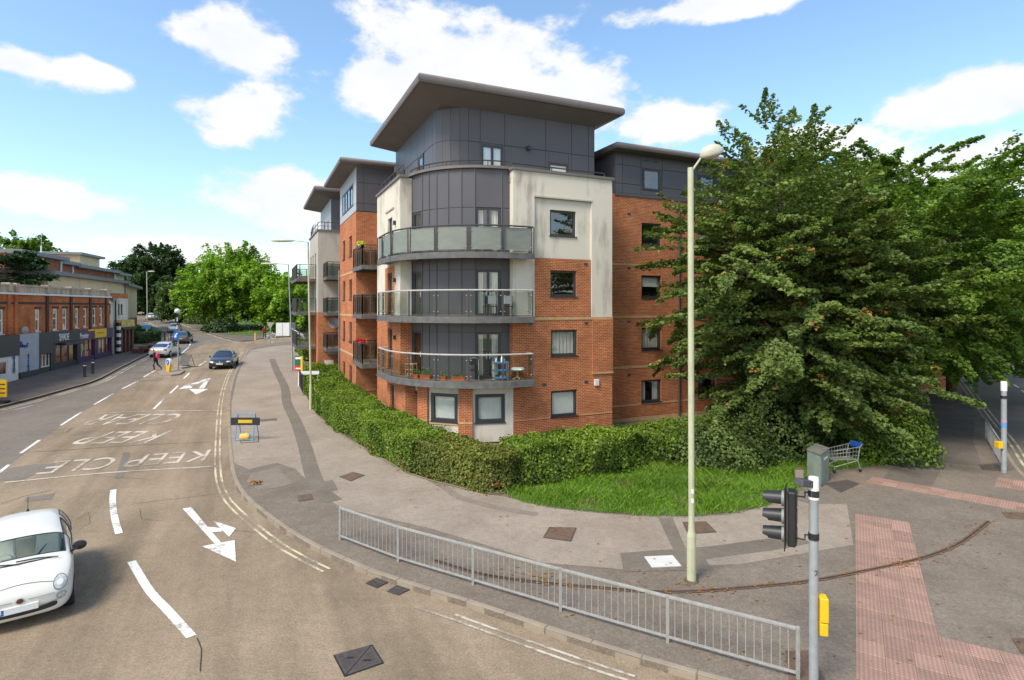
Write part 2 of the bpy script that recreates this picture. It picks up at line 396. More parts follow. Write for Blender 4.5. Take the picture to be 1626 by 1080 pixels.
asphalt('pave_light', (0.262, 0.212, 0.165), (0.340, 0.282, 0.224), 0.24, 0.5)
asphalt('pave_joint', (0.205, 0.166, 0.131), (0.25, 0.205, 0.164), 0.22, 0.6)
asphalt('pave_mid', (0.165, 0.133, 0.103), (0.225, 0.184, 0.145), 0.45, 0.5)
asphalt('pave_dark', (0.125, 0.103, 0.085), (0.17, 0.142, 0.118), 0.28, 0.8)
asphalt('patch_dark', (0.158, 0.132, 0.103), (0.195, 0.164, 0.130), 0.25, 0.8)
paint_mat('paint_white', (0.72, 0.70, 0.66), (0.27, 0.22, 0.165), 0.36)
paint_mat('paint_worn', (0.54, 0.48, 0.40), (0.27, 0.22, 0.165), 0.54)
paint_mat('paint_yellow', (0.58, 0.51, 0.33), (0.26, 0.21, 0.155), 0.52)
brick_mat('brick_red', (0.50, 0.116, 0.025), (0.38, 0.080, 0.021), (0.50, 0.32, 0.19), msize=0.011)
brick_mat('brick_old', (0.62, 0.19, 0.055), (0.48, 0.14, 0.045), (0.36, 0.18, 0.09), dark=0.35)
brick_mat('brick_brown', (0.42, 0.13, 0.055), (0.34, 0.10, 0.045), (0.36, 0.22, 0.14))
brick_mat('brick_buff', (0.42, 0.27, 0.12), (0.36, 0.22, 0.10), (0.40, 0.33, 0.24))
mat('stone_band', (0.52, 0.33, 0.17), 0.85, 0.15, 4.0)
render_mat('render_cream', (0.66, 0.605, 0.505), (0.22, 0.19, 0.15), 0.7)
render_mat('render_grey', (0.46, 0.42, 0.36), (0.24, 0.22, 0.19), 0.6)
render_mat('render_warm', (0.80, 0.61, 0.39), (0.42, 0.33, 0.23), 0.4)
render_mat('parapet_stone', (0.52, 0.43, 0.32), (0.10, 0.085, 0.07), 0.8)
mat('clad_grey', (0.098, 0.092, 0.100), 0.42, 0.06, 0.8, metal=0.0, spec=0.4)
mat('clad_seam', (0.062, 0.062, 0.07), 0.5, 0.05)
mat('roof_metal', (0.155, 0.130, 0.122), 0.55, 0.10, 1.2, stretch=(1, 1, 1))
mat('roof_grey', (0.20, 0.20, 0.205), 0.6, 0.1, 1.0)
mat('soffit', (0.17, 0.15, 0.145), 0.7, 0.08, 1.0)
mat('frame_dark', (0.045, 0.045, 0.05), 0.45, 0.05)
mat('frame_white', (0.72, 0.72, 0.70), 0.5, 0.05)
mat('rail_dark', (0.05, 0.046, 0.045), 0.5, 0.2, 8.0)
mat('rail_pale', (0.42, 0.40, 0.36), 0.5, 0.15, 6.0)
mat('slab_steel', (0.115, 0.112, 0.108), 0.6, 0.3, 4.0)
mat('deck_wood', (0.17, 0.135, 0.10), 0.8, 0.3, 5.0)
mat('galv', (0.34, 0.335, 0.315), 0.55, 0.18, 9.0, metal=0.1, fine=0.08, fscale=120)
mat('galv_dull', (0.33, 0.35, 0.36), 0.55, 0.12, 6.0, metal=0.2)
mat('lamp_paint', (0.46, 0.46, 0.30), 0.5, 0.10, 3.0, fine=0.05)
mat('blind', (0.82, 0.83, 0.77), 0.8, 0.05, 2.0)
mat('curtain', (0.62, 0.60, 0.54), 0.85, 0.2, 6.0, stretch=(12, 12, 0.3))
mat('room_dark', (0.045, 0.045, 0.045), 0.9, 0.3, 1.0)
mat('black_plastic', (0.022, 0.022, 0.024), 0.45, 0.15, 8.0)
mat('black_paint', (0.016, 0.016, 0.018), 0.4, 0.15, 8.0)
mat('rubber', (0.02, 0.02, 0.02), 0.85, 0.2, 10.0)
mat('rust', (0.135, 0.082, 0.052), 0.85, 0.3, 9.0, fine=0.25, fscale=40)
mat('iron', (0.085, 0.07, 0.062), 0.65, 0.25, 12.0, fine=0.2, fscale=90)
mat('kerb_stone', (0.29, 0.235, 0.175), 0.9, 0.12, 2.0, fine=0.2, fscale=60, bump=0.3)
mat('yellow_plastic', (0.78, 0.46, 0.015), 0.45, 0.06)
mat('white_paint', (0.75, 0.75, 0.73), 0.5, 0.05)
mat('blue_paint', (0.03, 0.16, 0.42), 0.5, 0.1)
mat('light_blue', (0.08, 0.30, 0.58), 0.5, 0.2, 8.0)
mat('red_paint', (0.55, 0.03, 0.03), 0.5, 0.1)
mat('green_paint', (0.02, 0.13, 0.06), 0.5, 0.1)
mat('bark', (0.10, 0.075, 0.055), 0.95, 0.4, 6.0, stretch=(1, 1, 0.3), bump=0.6, bscale=25)
mat('soil', (0.12, 0.085, 0.06), 0.95, 0.3, 5.0, fine=0.3, fscale=40)
mat('turf', (0.075, 0.125, 0.028), 0.95, 0.35, 1.5, fine=0.3, fscale=30)
mat('terracotta', (0.55, 0.135, 0.045), 0.8, 0.1, 6.0)
mat('pine', (0.55, 0.34, 0.16), 0.6, 0.15, 8.0)
glass_mat('window_glass', (0.93, 0.94, 0.92), 0.17, 0.015, top=.9)
glass_mat('clear_glass', (0.66, 0.72, 0.70), 0.02, 0.01, top=.15, gcol=(.7, .75, .8))
glass_mat('car_glass', (0.45, 0.55, 0.55), 0.15, 0.01)
glass_mat('screen_glass', (0.88, 0.96, 0.92), 0.07, 0.02)
mat('frosted', (0.19, 0.205, 0.178), 0.45, 0.12, 1.6, stretch=(1, 1, 2.5))
# ================================================================== ground, roads, pavements
def sheet(name, poly, h, material, skirt=0.0, parent=None, fine=True):
    """polygon laid on the terrain, h above road level"""
    bm = bmesh.new()
    vs = [bm.verts.new((x, y, 0)) for x, y in poly]
    bm.faces.new(vs); bmesh.ops.triangulate(bm, faces=bm.faces[:])
    n = Vector((-SA, CA, 0))
    ss = [n.dot(v.co) for v in bm.verts]
    k = 27.0
    while k < 150:
        if min(ss) < k < max(ss):
            bmesh.ops.bisect_plane(bm, geom=bm.verts[:] + bm.edges[:] + bm.faces[:], dist=1e-5, plane_co=n * k, plane_no=n)
        k += 3.0 if k < 42 else 100.0
    if min(ss) < 143 < max(ss): bmesh.ops.bisect_plane(bm, geom=bm.verts[:] + bm.edges[:] + bm.faces[:], dist=1e-5, plane_co=n * 143, plane_no=n)
    for v in bm.verts: v.co.z = G(v.co.x, v.co.y) + h
    bmesh.ops.recalc_face_normals(bm, faces=bm.faces)
    if sum(f.normal.z for f in bm.faces) < 0: bmesh.ops.reverse_faces(bm, faces=bm.faces)
    if skirt:
        be = [e for e in bm.edges if len(e.link_faces) == 1]
        r = bmesh.ops.extrude_edge_only(bm, edges=be)
        for g in r['geom']:
            if isinstance(g, bmesh.types.BMVert): g.co.z -= skirt
    me = bpy.data.meshes.new(name); bm.to_mesh(me); bm.free()
    o = link(name, me, material, parent)
    if parent is None: ORG[o.name] = Vector((0, 0, 0))
    return o
def struct(o): o['kind'] = 'structure'; return o
def ribbon_poly(path, w, off=0.0):
    """polygon of a strip of width w along a path of 2D points, shifted sideways"""
    L, Rr = [], []
    for i, p in enumerate(path):
        a, b = path[max(i - 1, 0)], path[min(i + 1, len(path) - 1)]
        dx, dy = b[0] - a[0], b[1] - a[1]; l = math.hypot(dx, dy) or 1
        nx, ny = -dy / l, dx / l
        L.append((p[0] + nx * (off + w / 2), p[1] + ny * (off + w / 2))); Rr.append((p[0] + nx * (off - w / 2), p[1] + ny * (off - w / 2)))
    return L, Rr
def ribbon(name, path, w, h, material, parent=None, off=0.0):
    L, Rr = ribbon_poly(path, w, off); n = len(L)
    mb = MB()
    vs = [(x, y, G(x, y) + h) for x, y in L] + [(x, y, G(x, y) + h) for x, y in Rr]
    mb.add(vs, [(i, n + i, n + i + 1, i + 1) for i in range(n - 1)])
    return mb.build(name, material, parent)
def px(pts, h=0.0): return [P(u, v, h) for u, v in pts]

far = MB(); g = []
for x in (-1500, -400, -150, 60, 150, 400, 1500):
    pass
# one terrain sheet to the horizon
xs = np.linspace(-1600, 1600, 65); ys = np.concatenate([np.linspace(-60, 240, 61), np.linspace(260, 1800, 24)])
vs = []; fs = []
for y in ys:
    for x in xs:
        vs.append((x, y, min(G(x, y), 9.0) - 0.25))
for j in range(len(ys) - 1):
    for i in range(len(xs) - 1):
        k = j * len(xs) + i; fs.append((k, k + 1, k + len(xs) + 1, k + len(xs)))
far.add(vs, fs); struct(far.build('ground', M['turf']))

ROAD = struct(sheet('road', [(-70, -30), (60, -30), (75, 10), (110, 150), (110, 190), (-140, 190), (-140, 150), (-80, 30)], 0.0, M['road_tan']))
# the outbound lane is of darker bitumen
lane_edge = [(-40, 790), (0, 748), (17, 737), (64, 699), (130.5, 653.6), (180.5, 626), (219, 605), (247, 588), (275, 570), (300, 556), (330, 545), (372, 541), (330, 526), (290, 511), (262, 501)]
K2px = [(-60, 661), (0, 645), (55.5, 631), (111, 615.5), (153, 603), (194, 582), (230, 564), (254, 551), (266, 541), (265, 534), (257, 525), (240, 516), (226, 510.5)]
K2 = px(K2px, 0.12)
lane = px(lane_edge) + [(-95, 130)] + [(x - 1.5, y) for x, y in K2[::-1]]
sheet('lane_surface', lane, 0.004, M['road_grey'], parent=ROAD)

# --- corner pavement
K1px = [(480, 541), (440, 544), (412, 549), (398, 553), (391, 559), (384, 572), (374, 588), (366.5, 610), (362.5, 635), (361.5, 660), (362.5, 697), (365, 730), (369.5, 756), (381.7, 780.6), (404, 803), (440, 830.6), (473, 853), (506.7, 871), (548, 890), (601, 912), (673.5, 935), (737, 954), (789.5, 972), (849, 992), (900, 1009), (950, 1025), (1020.7, 1046), (1077, 1062), (1133, 1078)]
K1 = px(K1px, 0.12)
K1s = [(p.x, p.y) for p in resample(K1, 0.9)]
K1s = [q for q in K1s]
tail = [(5.2, 8.15), (7.4, 7.55), (9.6, 7.5), (11.6, 8.3), (13.0, 9.8), (14.2, 12.0), (15.6, 15.2)]
KRpx = [(1626, 752), (1587, 694), (1563, 662), (1541, 631), (1525, 608), (1515, 594)]
KR = px(KRpx, 0.12)
tails = [(p.x, p.y) for p in resample([K1s[-1]] + tail + KR, 0.9)][1:]
fx, fy = KR[-1]; dxr, dyr = KR[-1][0] - KR[-2][0], KR[-1][1] - KR[-2][1]; l = math.hypot(dxr, dyr)
far_end = (fx + dxr / l * 70, fy + dyr / l * 70)
outline = K1s + tails + [far_end, (far_end[0] - 40, far_end[1] + 20), (0, 95)]
PAVE = struct(sheet('pavement', outline, 0.115, M['pave_mid'], skirt=0.2))
# kerb stones: single stones round the junction, a joined run up the street
ks = MB(); ks.box(-0.445, 0.445, -0.065, 0.065, -0.2, 0.0)
km = ks.build('kerb_stone_source', M['kerb_stone'], None, bevel=0.018).data
bpy.data.objects.remove(bpy.data.objects['kerb_stone_source'])
def kerb_run(path, parent, z=0.125, smax=42.0, inward=0.065):
    rest = []
    for i in range(len(path) - 1):
        a, b = path[i], path[i + 1]
        mx, my = (a[0] + b[0]) / 2, (a[1] + b[1]) / 2
        dx, dy = b[0] - a[0], b[1] - a[1]; l = math.hypot(dx, dy)
        if l < 0.3: continue
        s = -SA * mx + CA * my
        nx, ny = -dy / l, dx / l       # left of the run is the pavement
        if s < smax and math.hypot(mx, my) < 55:
            o = inst('kerb_stone', km, (mx + nx * inward, my + ny * inward, G(mx, my) + z + random.uniform(-0.006, 0.006)), math.atan2(dy, dx) + random.uniform(-.01, .01), parent)
            o.scale = ((l - 0.012) / 0.89, 1, 1)
        else: rest.append((i, a, b))
    if rest:
        mb = MB()
        for i, a, b in rest:
            dx, dy = b[0] - a[0], b[1] - a[1]; l = math.hypot(dx, dy); nx, ny = -dy / l * 0.14, dx / l * 0.14
            za, zb = G(*a) + z, G(*b) + z
            mb.hexa([(a[0], a[1], za - .2), (b[0], b[1], zb - .2), (b[0] + nx, b[1] + ny, zb - .2), (a[0] + nx, a[1] + ny, za - .2),
                     (a[0], a[1], za), (b[0], b[1], zb), (b[0] + nx, b[1] + ny, zb), (a[0] + nx, a[1] + ny, za)])
        mb.build('kerb_run', M['kerb_stone'], parent)
kerb_run(K1s + tails, PAVE)
# --- pavement before the shops
back2 = [(-75, 130), (-75, 20), (-60, 15)]
K2s = [(p.x, p.y) for p in resample(K2, 0.9)]
PAVE2 = struct(sheet('pavement', K2s + back2, 0.115, M['pave_dark'], skirt=0.2))
kerb_run(K2s, PAVE2, smax=0, inward=0.065)
# --- island with the big tree
K3 = px([(262, 501), (290, 512.5), (335, 529), (374, 540), (395, 540.5), (420, 536.5), (480, 533)], 0.12)
K3s = [(p.x, p.y) for p in resample(K3, 1.2)]
PAVE3 = struct(sheet('pavement', K3s + [(20, 105), (20, 160), (-75, 160)], 0.115, M['pave_dark'], skirt=0.2))
kerb_run(K3s, PAVE3, smax=0)
gr3 = px([(278, 500), (300, 509), (318, 517), (338, 524), (360, 531), (395, 533), (480, 528)], 0.12)
struct(sheet('grass_bank', gr3 + [(20, 118), (20, 158), (-70, 158)], 0.135, M['turf']))
# --- lawn at the corner
lawnpx = [(800, 782), (828, 796), (868, 803), (905, 808), (960, 813), (1030, 817.5), (1100, 818.5), (1160, 813), (1215, 803), (1250, 789), (1275, 768), (1290, 752), (1330, 745), (1380, 740), (1410, 735), (1400, 700), (1250, 715), (1000, 728), (900, 745)]
LAWNP = px(lawnpx, 0.13)
struct(sheet('lawn', LAWNP, 0.13, M['turf']))
# soil strip under the hedges
HEDGE_FRONT = [(476, 606), (496, 650), (518, 672), (548, 694), (590, 719), (618, 735), (646, 750), (687, 764), (726, 773), (772, 784), (815, 782)]
hf = px(HEDGE_FRONT, 0.13)
edge = [(p.x, p.y) for p in resample(hf, 0.5)]
blda = [L2W(a, b) for a, b in ((16, 22.4), (10.4, 22.4), (7, 24.2), (6, 27), (5.6, 36), (4.6, 50))]
struct(sheet('planting_bed', edge + blda, 0.128, M['soil']))
ribbon('edging_kerb', [(p.x, p.y) for p in resample(hf, 0.9)], 0.07, 0.145, M['kerb_stone'], PAVE)

# --- surfaces of the corner pavement: paler old asphalt, darker trenches and patches
def patch(name, pts, material, h=0.119, parent=PAVE): return sheet(name, px(pts, 0.12), h, M[material], parent=parent)
patch('asphalt_field', [(398, 556), (440, 549), (478, 548), (478, 600), (496, 651), (518, 673), (548, 695), (590, 720), (618, 736), (646, 751), (687, 765), (726, 774), (772, 785), (800, 788),
      (868, 806), (960, 816), (1030, 820.5), (1100, 822), (1175, 815), (1252, 792), (1285, 800), (1345, 800), (1355, 865), (1180, 895), (1000, 905), (860, 893), (760, 862), (680, 838), (600, 820), (540, 806), (500, 775), (470, 745), (440, 735), (395, 745), (372, 735), (367, 690), (368, 640), (376, 600), (388, 570)], 'pave_light')
trench = px([(432, 570), (440, 590), (452, 615), (456, 640), (468, 665), (478, 690), (486, 715), (494, 745), (506, 775), (530, 796)], 0.12)
ribbon('trench_reinstatement', [(p.x, p.y) for p in resample(trench, 0.5)], 0.55, 0.123, M['patch_dark'], PAVE)
patch('asphalt_patch', [(504, 768), (528, 762), (537, 778), (517, 783)], 'patch_dark', 0.126)
patch('asphalt_patch', [(985, 878), (1125, 868), (1200, 858), (1262, 851), (1290, 862), (1240, 872), (1120, 888), (1130, 905), (990, 908)], 'patch_dark', 0.123)
patch('asphalt_patch', [(1045, 822), (1068, 822), (1092, 880), (1072, 880)], 'patch_dark', 0.126)
trench2 = px([(520, 652), (560, 690), (600, 722), (650, 745), (700, 770), (730, 790), (800, 808), (860, 818)], 0.12)
ribbon('paving_joint', [(p.x, p.y) for p in resample(trench2, 0.6)], 0.28, 0.1245, M['pave_joint'], PAVE)
patch('asphalt_patch', [(383, 668), (440, 664), (440, 668), (383, 672)], 'pave_dark', 0.126)
patch('asphalt_patch', [(398, 752), (440, 742), (466, 768), (440, 775), (410, 778), (392, 765)], 'pave_joint', 0.123)
patch('asphalt_patch', [(1395, 640), (1410, 640), (1412, 700), (1394, 740), (1378, 742)], 'pave_dark', 0.121)
patch('asphalt_patch', [(1400, 760), (1480, 772), (1500, 735), (1560, 740), (1545, 700), (1550, 660), (1530, 618), (1480, 612), (1440, 650), (1430, 730)], 'pave_dark', 0.119)
# --- road patches
for q in ([(0, 741), (50, 733), (88, 731), (84, 742), (62, 746), (33, 757), (0, 758)], [(196, 714), (207, 714), (195, 753), (182, 756)], [(42, 784), (88, 777), (82, 787), (38, 791)], [(117, 685), (140, 680), (142, 683), (120, 688)]):
    patch('road_patch', q, 'road_grey', 0.006, ROAD)
crk = mat('crack', (0.045, 0.038, 0.03), 0.95, 0.2)
def crack(pts, w=0.018):
    q = px(pts); path = []
    for a, b in zip(q[:-1], q[1:]):
        n = max(2, int(math.dist(a, b) / .2)); path += [(a[0] + (b[0] - a[0]) * i / n, a[1] + (b[1] - a[1]) * i / n) for i in range(n)]
    path = [(x + random.uniform(-.025, .025), y + random.uniform(-.025, .025)) for x, y in path]
    ribbon('road_crack', path, w, 0.009, crk, ROAD)
crack([(0, 801), (40, 788), (95, 776)]); crack([(120, 826), (141, 813), (142, 832), (116, 846)], .008); crack([(221, 808), (226, 825), (268, 829)], 0.008)
crack([(312, 1015), (321, 1030), (319, 1080)], 0.018); crack([(208, 801), (350, 784), (366, 780)], 0.014); crack([(53, 718), (120, 714), (200, 708), (344, 702)], 0.03)
crack([(105, 687), (118, 678)], 0.025); crack([(247, 690), (250, 682)], 0.02)
crack([(330, 838), (400, 846), (520, 850)], 0.01); crack([(150, 756), (250, 762)], 0.012)
# --- road markings
def line(pts, w=0.12, m='paint_white', name='lane_dash', h=0.011):
    path = [(p.x, p.y) for p in resample(px(pts), 0.4)] if len(pts) > 2 else px(pts)
    return ribbon(name, path, w, h, M[m], ROAD)
for a, b in (((33, 720), (63, 699)), ((96, 676), (130.5, 654)), ((149, 643), (180.5, 625)), ((193.6, 618), (219.4, 605)), ((228, 599), (247, 588)), ((-6, 754), (15, 738)),
             ((244, 650), (261, 633)), ((270, 625), (283.5, 612)), ((291, 602), (301, 592.5)), ((316, 581), (327, 573.6)), ((288, 562), (300, 551)), ((301, 549), (304.5, 540))):
    line([a, b], 0.13)
line([(180, 778), (179, 797), (182, 822), (189, 848)], 0.17); line([(209, 892), (237, 938), (266.6, 970), (307, 1015)], 0.17)
line([(7, 766.7), (119.4, 755.6), (200, 749), (346, 740.6)], 0.13, 'paint_worn', 'box_line'); line([(133, 658), (217, 653.6), (346, 651.7)], 0.13, 'paint_worn', 'box_line')
for a, b in (((238, 597), (272, 599)), ((222, 603), (290, 596)), ((295, 571.7), (328.6, 569.7)), ((295, 576), (316, 577)), ((205, 583), (232, 583)), ((322, 543), (335, 541)), ((346, 541.6), (358, 541.2)), ((368, 541.4), (382, 541.6)), ((392, 544), (398, 545.5))):
    line([a, b], 0.12, 'paint_worn', 'hatch_line')
for i in range(7):
    a = i / 7; line([(2 + 50 * a, 656 - 12 * a), (10 + 50 * a, 654.2 - 12 * a)], 0.11, 'paint_worn', 'edge_dash')
def arrow(polys, name='lane_arrow'):
    mb = MB()
    for q in polys:
        pts = px(q); vs = [(x, y, G(x, y) + 0.012) for x, y in pts]; mb.add(vs, [tuple(range(len(vs)))])
    mb.build(name, M['paint_white'], ROAD)
def z7(q): return [(x / 3.376, 760 + y / 3.376) for x, y in q]
def z2(q): return [(180 + x / 3.6, 380 + y / 3.6) for x, y in q]
arrow([z7([(978, 162), (1025, 155), (1112, 260), (1188, 348), (1150, 350)]), z7([(1112, 260), (1185, 267), (1192, 286), (1136, 290)]), z7([(1142, 228), (1265, 268), (1228, 315)]), z7([(1083, 365), (1258, 332), (1265, 448)])])
arrow([z2([(536, 796), (556, 794), (518, 852), (488, 853)]), z2([(432, 857), (543, 857), (472, 888)]), z2([(536, 796), (550, 803), (452, 838), (440, 828)]), z2([(370, 860), (432, 824), (452, 850)])])
# yellow no-waiting lines, following the kerbs
cut = [q for q in K1s if q[1] < 66 and not (q[0] > 2.6)]
# near the gullies the lines break off
ia = min(range(len(cut)), key=lambda i: (cut[i][0] - P(585, 905)[0]) ** 2 + (cut[i][1] - P(585, 905)[1]) ** 2)
ribbon('double_yellow_line', cut[4:ia], 0.065, 0.011, M['paint_yellow'], ROAD, off=-0.33)
ribbon('double_yellow_line', cut[4:ia], 0.065, 0.011, M['paint_yellow'], ROAD, off=-0.50)
ribbon('double_yellow_line', cut[ia + 2:], 0.06, 0.011, M['paint_worn'], ROAD, off=-0.50); ribbon('double_yellow_line', cut[ia + 3:], 0.06, 0.011, M['paint_worn'], ROAD, off=-0.34)
K2c = [(p.x, p.y) for p in resample(K2, 0.9)]
ribbon('double_yellow_line', K2c, 0.10, 0.011, M['paint_yellow'], ROAD, off=0.0 - 0.35); ribbon('double_yellow_line', K2c, 0.10, 0.011, M['paint_yellow'], ROAD, off=-0.62)
K3c = [(p.x, p.y) for p in resample(K3, 1.0)]
ribbon('double_yellow_line', K3c, 0.12, 0.011, M['paint_yellow'], ROAD, off=-0.4)
KRc = [(p.x, p.y) for p in resample([tail[-1]] + KR + [far_end], 1.0)]
ribbon('double_yellow_line', KRc, 0.09, 0.011, M['paint_yellow'], ROAD, off=-0.28); ribbon('double_yellow_line', KRc, 0.09, 0.011, M['paint_yellow'], ROAD, off=-0.5)
line([(1610, 611), (1618, 616)], 0.12); line([(1622, 620), (1632, 627)], 0.12); line([(1590, 598), (1597, 603)], 0.12)
sheet('lane_surface', KRc + [(110, 150), (80, 20), (22, 12)], 0.004, M['road_grey'], parent=ROAD)
# lettering KEEP CLEAR, worn, read by traffic coming towards the junction
def text_mesh(s, size=1.0, extrude=0.0):
    cu = bpy.data.curves.new('t', 'FONT'); cu.body = s; cu.size = size; cu.extrude = extrude; cu.align_x = 'LEFT'; cu.resolution_u = 3
    o = bpy.data.objects.new('t', cu); COL.objects.link(o)
    dg = bpy.context.evaluated_depsgraph_get(); me = bpy.data.meshes.new_from_object(o.evaluated_get(dg))
    bpy.data.objects.remove(o); bpy.data.curves.remove(cu)
    co = np.zeros(len(me.vertices) * 3); me.vertices.foreach_get('co', co); co = co.reshape(-1, 3)
    return me, co
def road_text(s, start, end, depth, m):
    """start = near-side pixel where the first letter begins (letters face away from us)"""
    me, co = text_mesh(s); a = Vector(P(*start)); b = Vector(P(*end)); d = b - a; L = d.length; d.normalize(); n = Vector((d.y, -d.x))
    if n.y > 0: n = -n
    x0, x1 = co[:, 0].min(), co[:, 0].max(); y0, y1 = co[:, 1].min(), co[:, 1].max()
    for v, c in zip(me.vertices, co):
        q = a + d * ((c[0] - x0) / (x1 - x0) * L) + n * ((c[1] - y0) / (y1 - y0) * depth)
        v.co = (q.x, q.y, G(q.x, q.y) + 0.012)
    o = link('road_lettering', me, M[m], ROAD); return o
road_text('KEEP CLE', (336, 714), (88, 733), 1.9, 'paint_worn'); road_text('KEEP', (274, 684), (160, 686), 2.4, 'paint_worn'); road_text('CLEAR', (297, 657), (168, 658), 2.6, 'paint_worn')
# --- tactile slabs
m, nt, b = pbsdf('tactile_pink'); geo = nd(nt, 'ShaderNodeNewGeometry'); oi = nd(nt, 'ShaderNodeObjectInfo'); tcn = nd(nt, 'ShaderNodeTexCoord')
vo = nd(nt, 'ShaderNodeTexVoronoi', {'Vector': tcn.outputs['Object'], 'Scale': 15.0, 'Randomness': 0.0})
n1 = nd(nt, 'ShaderNodeTexNoise', {'Vector': geo.outputs['Position'], 'Scale': 2.5, 'Detail': 6.0, 'Roughness': 0.7})
r0 = nd(nt, 'ShaderNodeMapRange', {'Value': n1.outputs['Fac'], 'From Min': 0.3, 'From Max': 0.7})
cA = nd(nt, 'ShaderNodeMixRGB', {0: r0.outputs[0], 1: (0.29, 0.185, 0.135, 1), 2: (0.40, 0.235, 0.185, 1)})
r1 = nd(nt, 'ShaderNodeMapRange', {'Value': oi.outputs['Random'], 'To Min': 0.84, 'To Max': 1.12})
r2 = nd(nt, 'ShaderNodeMapRange', {'Value': vo.outputs['Distance'], 'From Min': 0.26, 'From Max': 0.36, 'To Min': 1.14, 'To Max': 0.80})
kk = nd(nt, 'ShaderNodeMath', {0: r1.outputs[0], 1: r2.outputs[0]}, operation='MULTIPLY')
oc = nd(nt, 'ShaderNodeVectorMath', {0: cA.outputs[0], 1: kk.outputs[0]}, operation='MULTIPLY'); nt.links.new(oc.outputs[0], b.inputs['Base Color']); b.inputs['Roughness'].default_value = 0.9
bp = nd(nt, 'ShaderNodeBump', {'Height': r2.outputs[0], 'Strength': 0.7, 'Distance': 0.01}); nt.links.new(bp.outputs[0], b.inputs['Normal']); M['tactile_pink'] = m
ts = MB(); ts.box(-0.207, 0.207, -0.207, 0.207, -0.04, 0.0); tm = ts.build('slab_src', M['tactile_pink'], None, bevel=0.006).data
bpy.data.objects.remove(bpy.data.objects['slab_src'])
def slabs(origin, ax, rows, cols_of, z=0.128):
    ux, uy = ax; l = math.hypot(ux, uy); ux, uy = ux / l, uy / l; rx, ry = uy, -ux
    for i in range(rows):
        for j in cols_of(i):
            x = origin[0] + ux * 0.42 * (i + 0.5) + rx * 0.42 * (j + 0.5); y = origin[1] + uy * 0.42 * (i + 0.5) + ry * 0.42 * (j + 0.5)
            inst('paving_slab', tm, (x, y, z + random.uniform(-.002, .002)), math.atan2(uy, ux), PAVE)
t0 = P(1358, 816, .12)
# rows run towards the viewer
slabs(t0, (-0.514, -0.858), 20, lambda i: range(-3, 0) if i < 15 else range(-11, 0))
a0 = P(1385, 757, .12); a1 = P(1626, 800, .12); d = (a1[0] - a0[0], a1[1] - a0[1])
slabs(a0, d, 13, lambda i: range(0, 2))
b0 = P(1584, 758, .12); slabs(b0, d, 5, lambda i: range(0, 3) if i < 5 else [])
# --- old curved channel in the pavement, full of brown leaf litter
chan = px([(690, 890), (761, 911), (832, 922), (900, 929), (950, 933), (1020.7, 939), (1105, 939), (1196.5, 932), (1284.5, 923), (1359, 909.6), (1422, 896.7), (1478, 882), (1526, 861.5), (1570, 828)], 0.12)
chs = [(p.x, p.y) for p in resample(chan, 0.25)]
ribbon('drain_channel', chs, 0.12, 0.1305, M['rust'], PAVE); ribbon('drain_channel_slot', chs, 0.035, 0.133, mat('slot', (0.03, 0.02, 0.015), 0.9), PAVE)
# leaf litter
lit = MB()
def litter(x, y, n, sp, z=0.128):
    for _ in range(n):
        a, b = x + random.gauss(0, sp), y + random.gauss(0, sp); s = random.uniform(0.015, 0.045); t = random.uniform(0, 6.3); h = z + G(a, b)
        lit.add([(a + s * math.cos(t + k), b + s * 0.7 * math.sin(t + k), h + 0.004 + random.uniform(0, .012)) for k in (0, 1.9, 3.6, 5.0)], [(0, 1, 2, 3)])
for i, (x, y) in enumerate(chs): litter(x, y, random.choice((1, 2, 3, 7)), 0.09, 0.132)
for u, v in ((845, 915), (870, 922), (800, 905), (1100, 935), (1430, 895), (1560, 838), (1000, 815), (820, 780)): litter(*P(u, v, .12), 26, 0.22)
for i in range(0, len(hf) - 1):
    for k in range(8):
        t = k / 8; litter(hf[i][0] * (1 - t) + hf[i + 1][0] * t, hf[i][1] * (1 - t) + hf[i + 1][1] * t - 0.1, 3, 0.12)
for k in range(260):
    u, v = random.uniform(450, 1600), random.uniform(760, 1060)
    if v > 815 + (u - 440) * .358: continue
    litter(*P(u, v, .12), 1, 0.02)
lo = lit.build('leaf_litter', leaf_mat('litter_leaf', (0.30, 0.15, 0.04), (0.50, 0.30, 0.09), trans=0.05)); tag(lo, 'brown and yellow fallen leaves scattered along the pavement channel', 'leaf litter', kind='stuff')
# scraps of pale rubbish and grit by the kerb
gm = MB()
for q in K1s[30:]:
    for _ in range(14):
        a, b = q[0] + random.gauss(0, .1) - 0.0, q[1] - abs(random.gauss(0, .14)) - 0.04; s = random.uniform(.006, .02)
        gm.add([(a, b, 0.012), (a + s, b, 0.012), (a + s * .5, b + s, 0.012 + s)], [(0, 1, 2)])
go = gm.build('grit', M['kerb_stone']); tag(go, 'loose grit and crumbs lying in the gutter below the kerb', 'grit', kind='stuff')
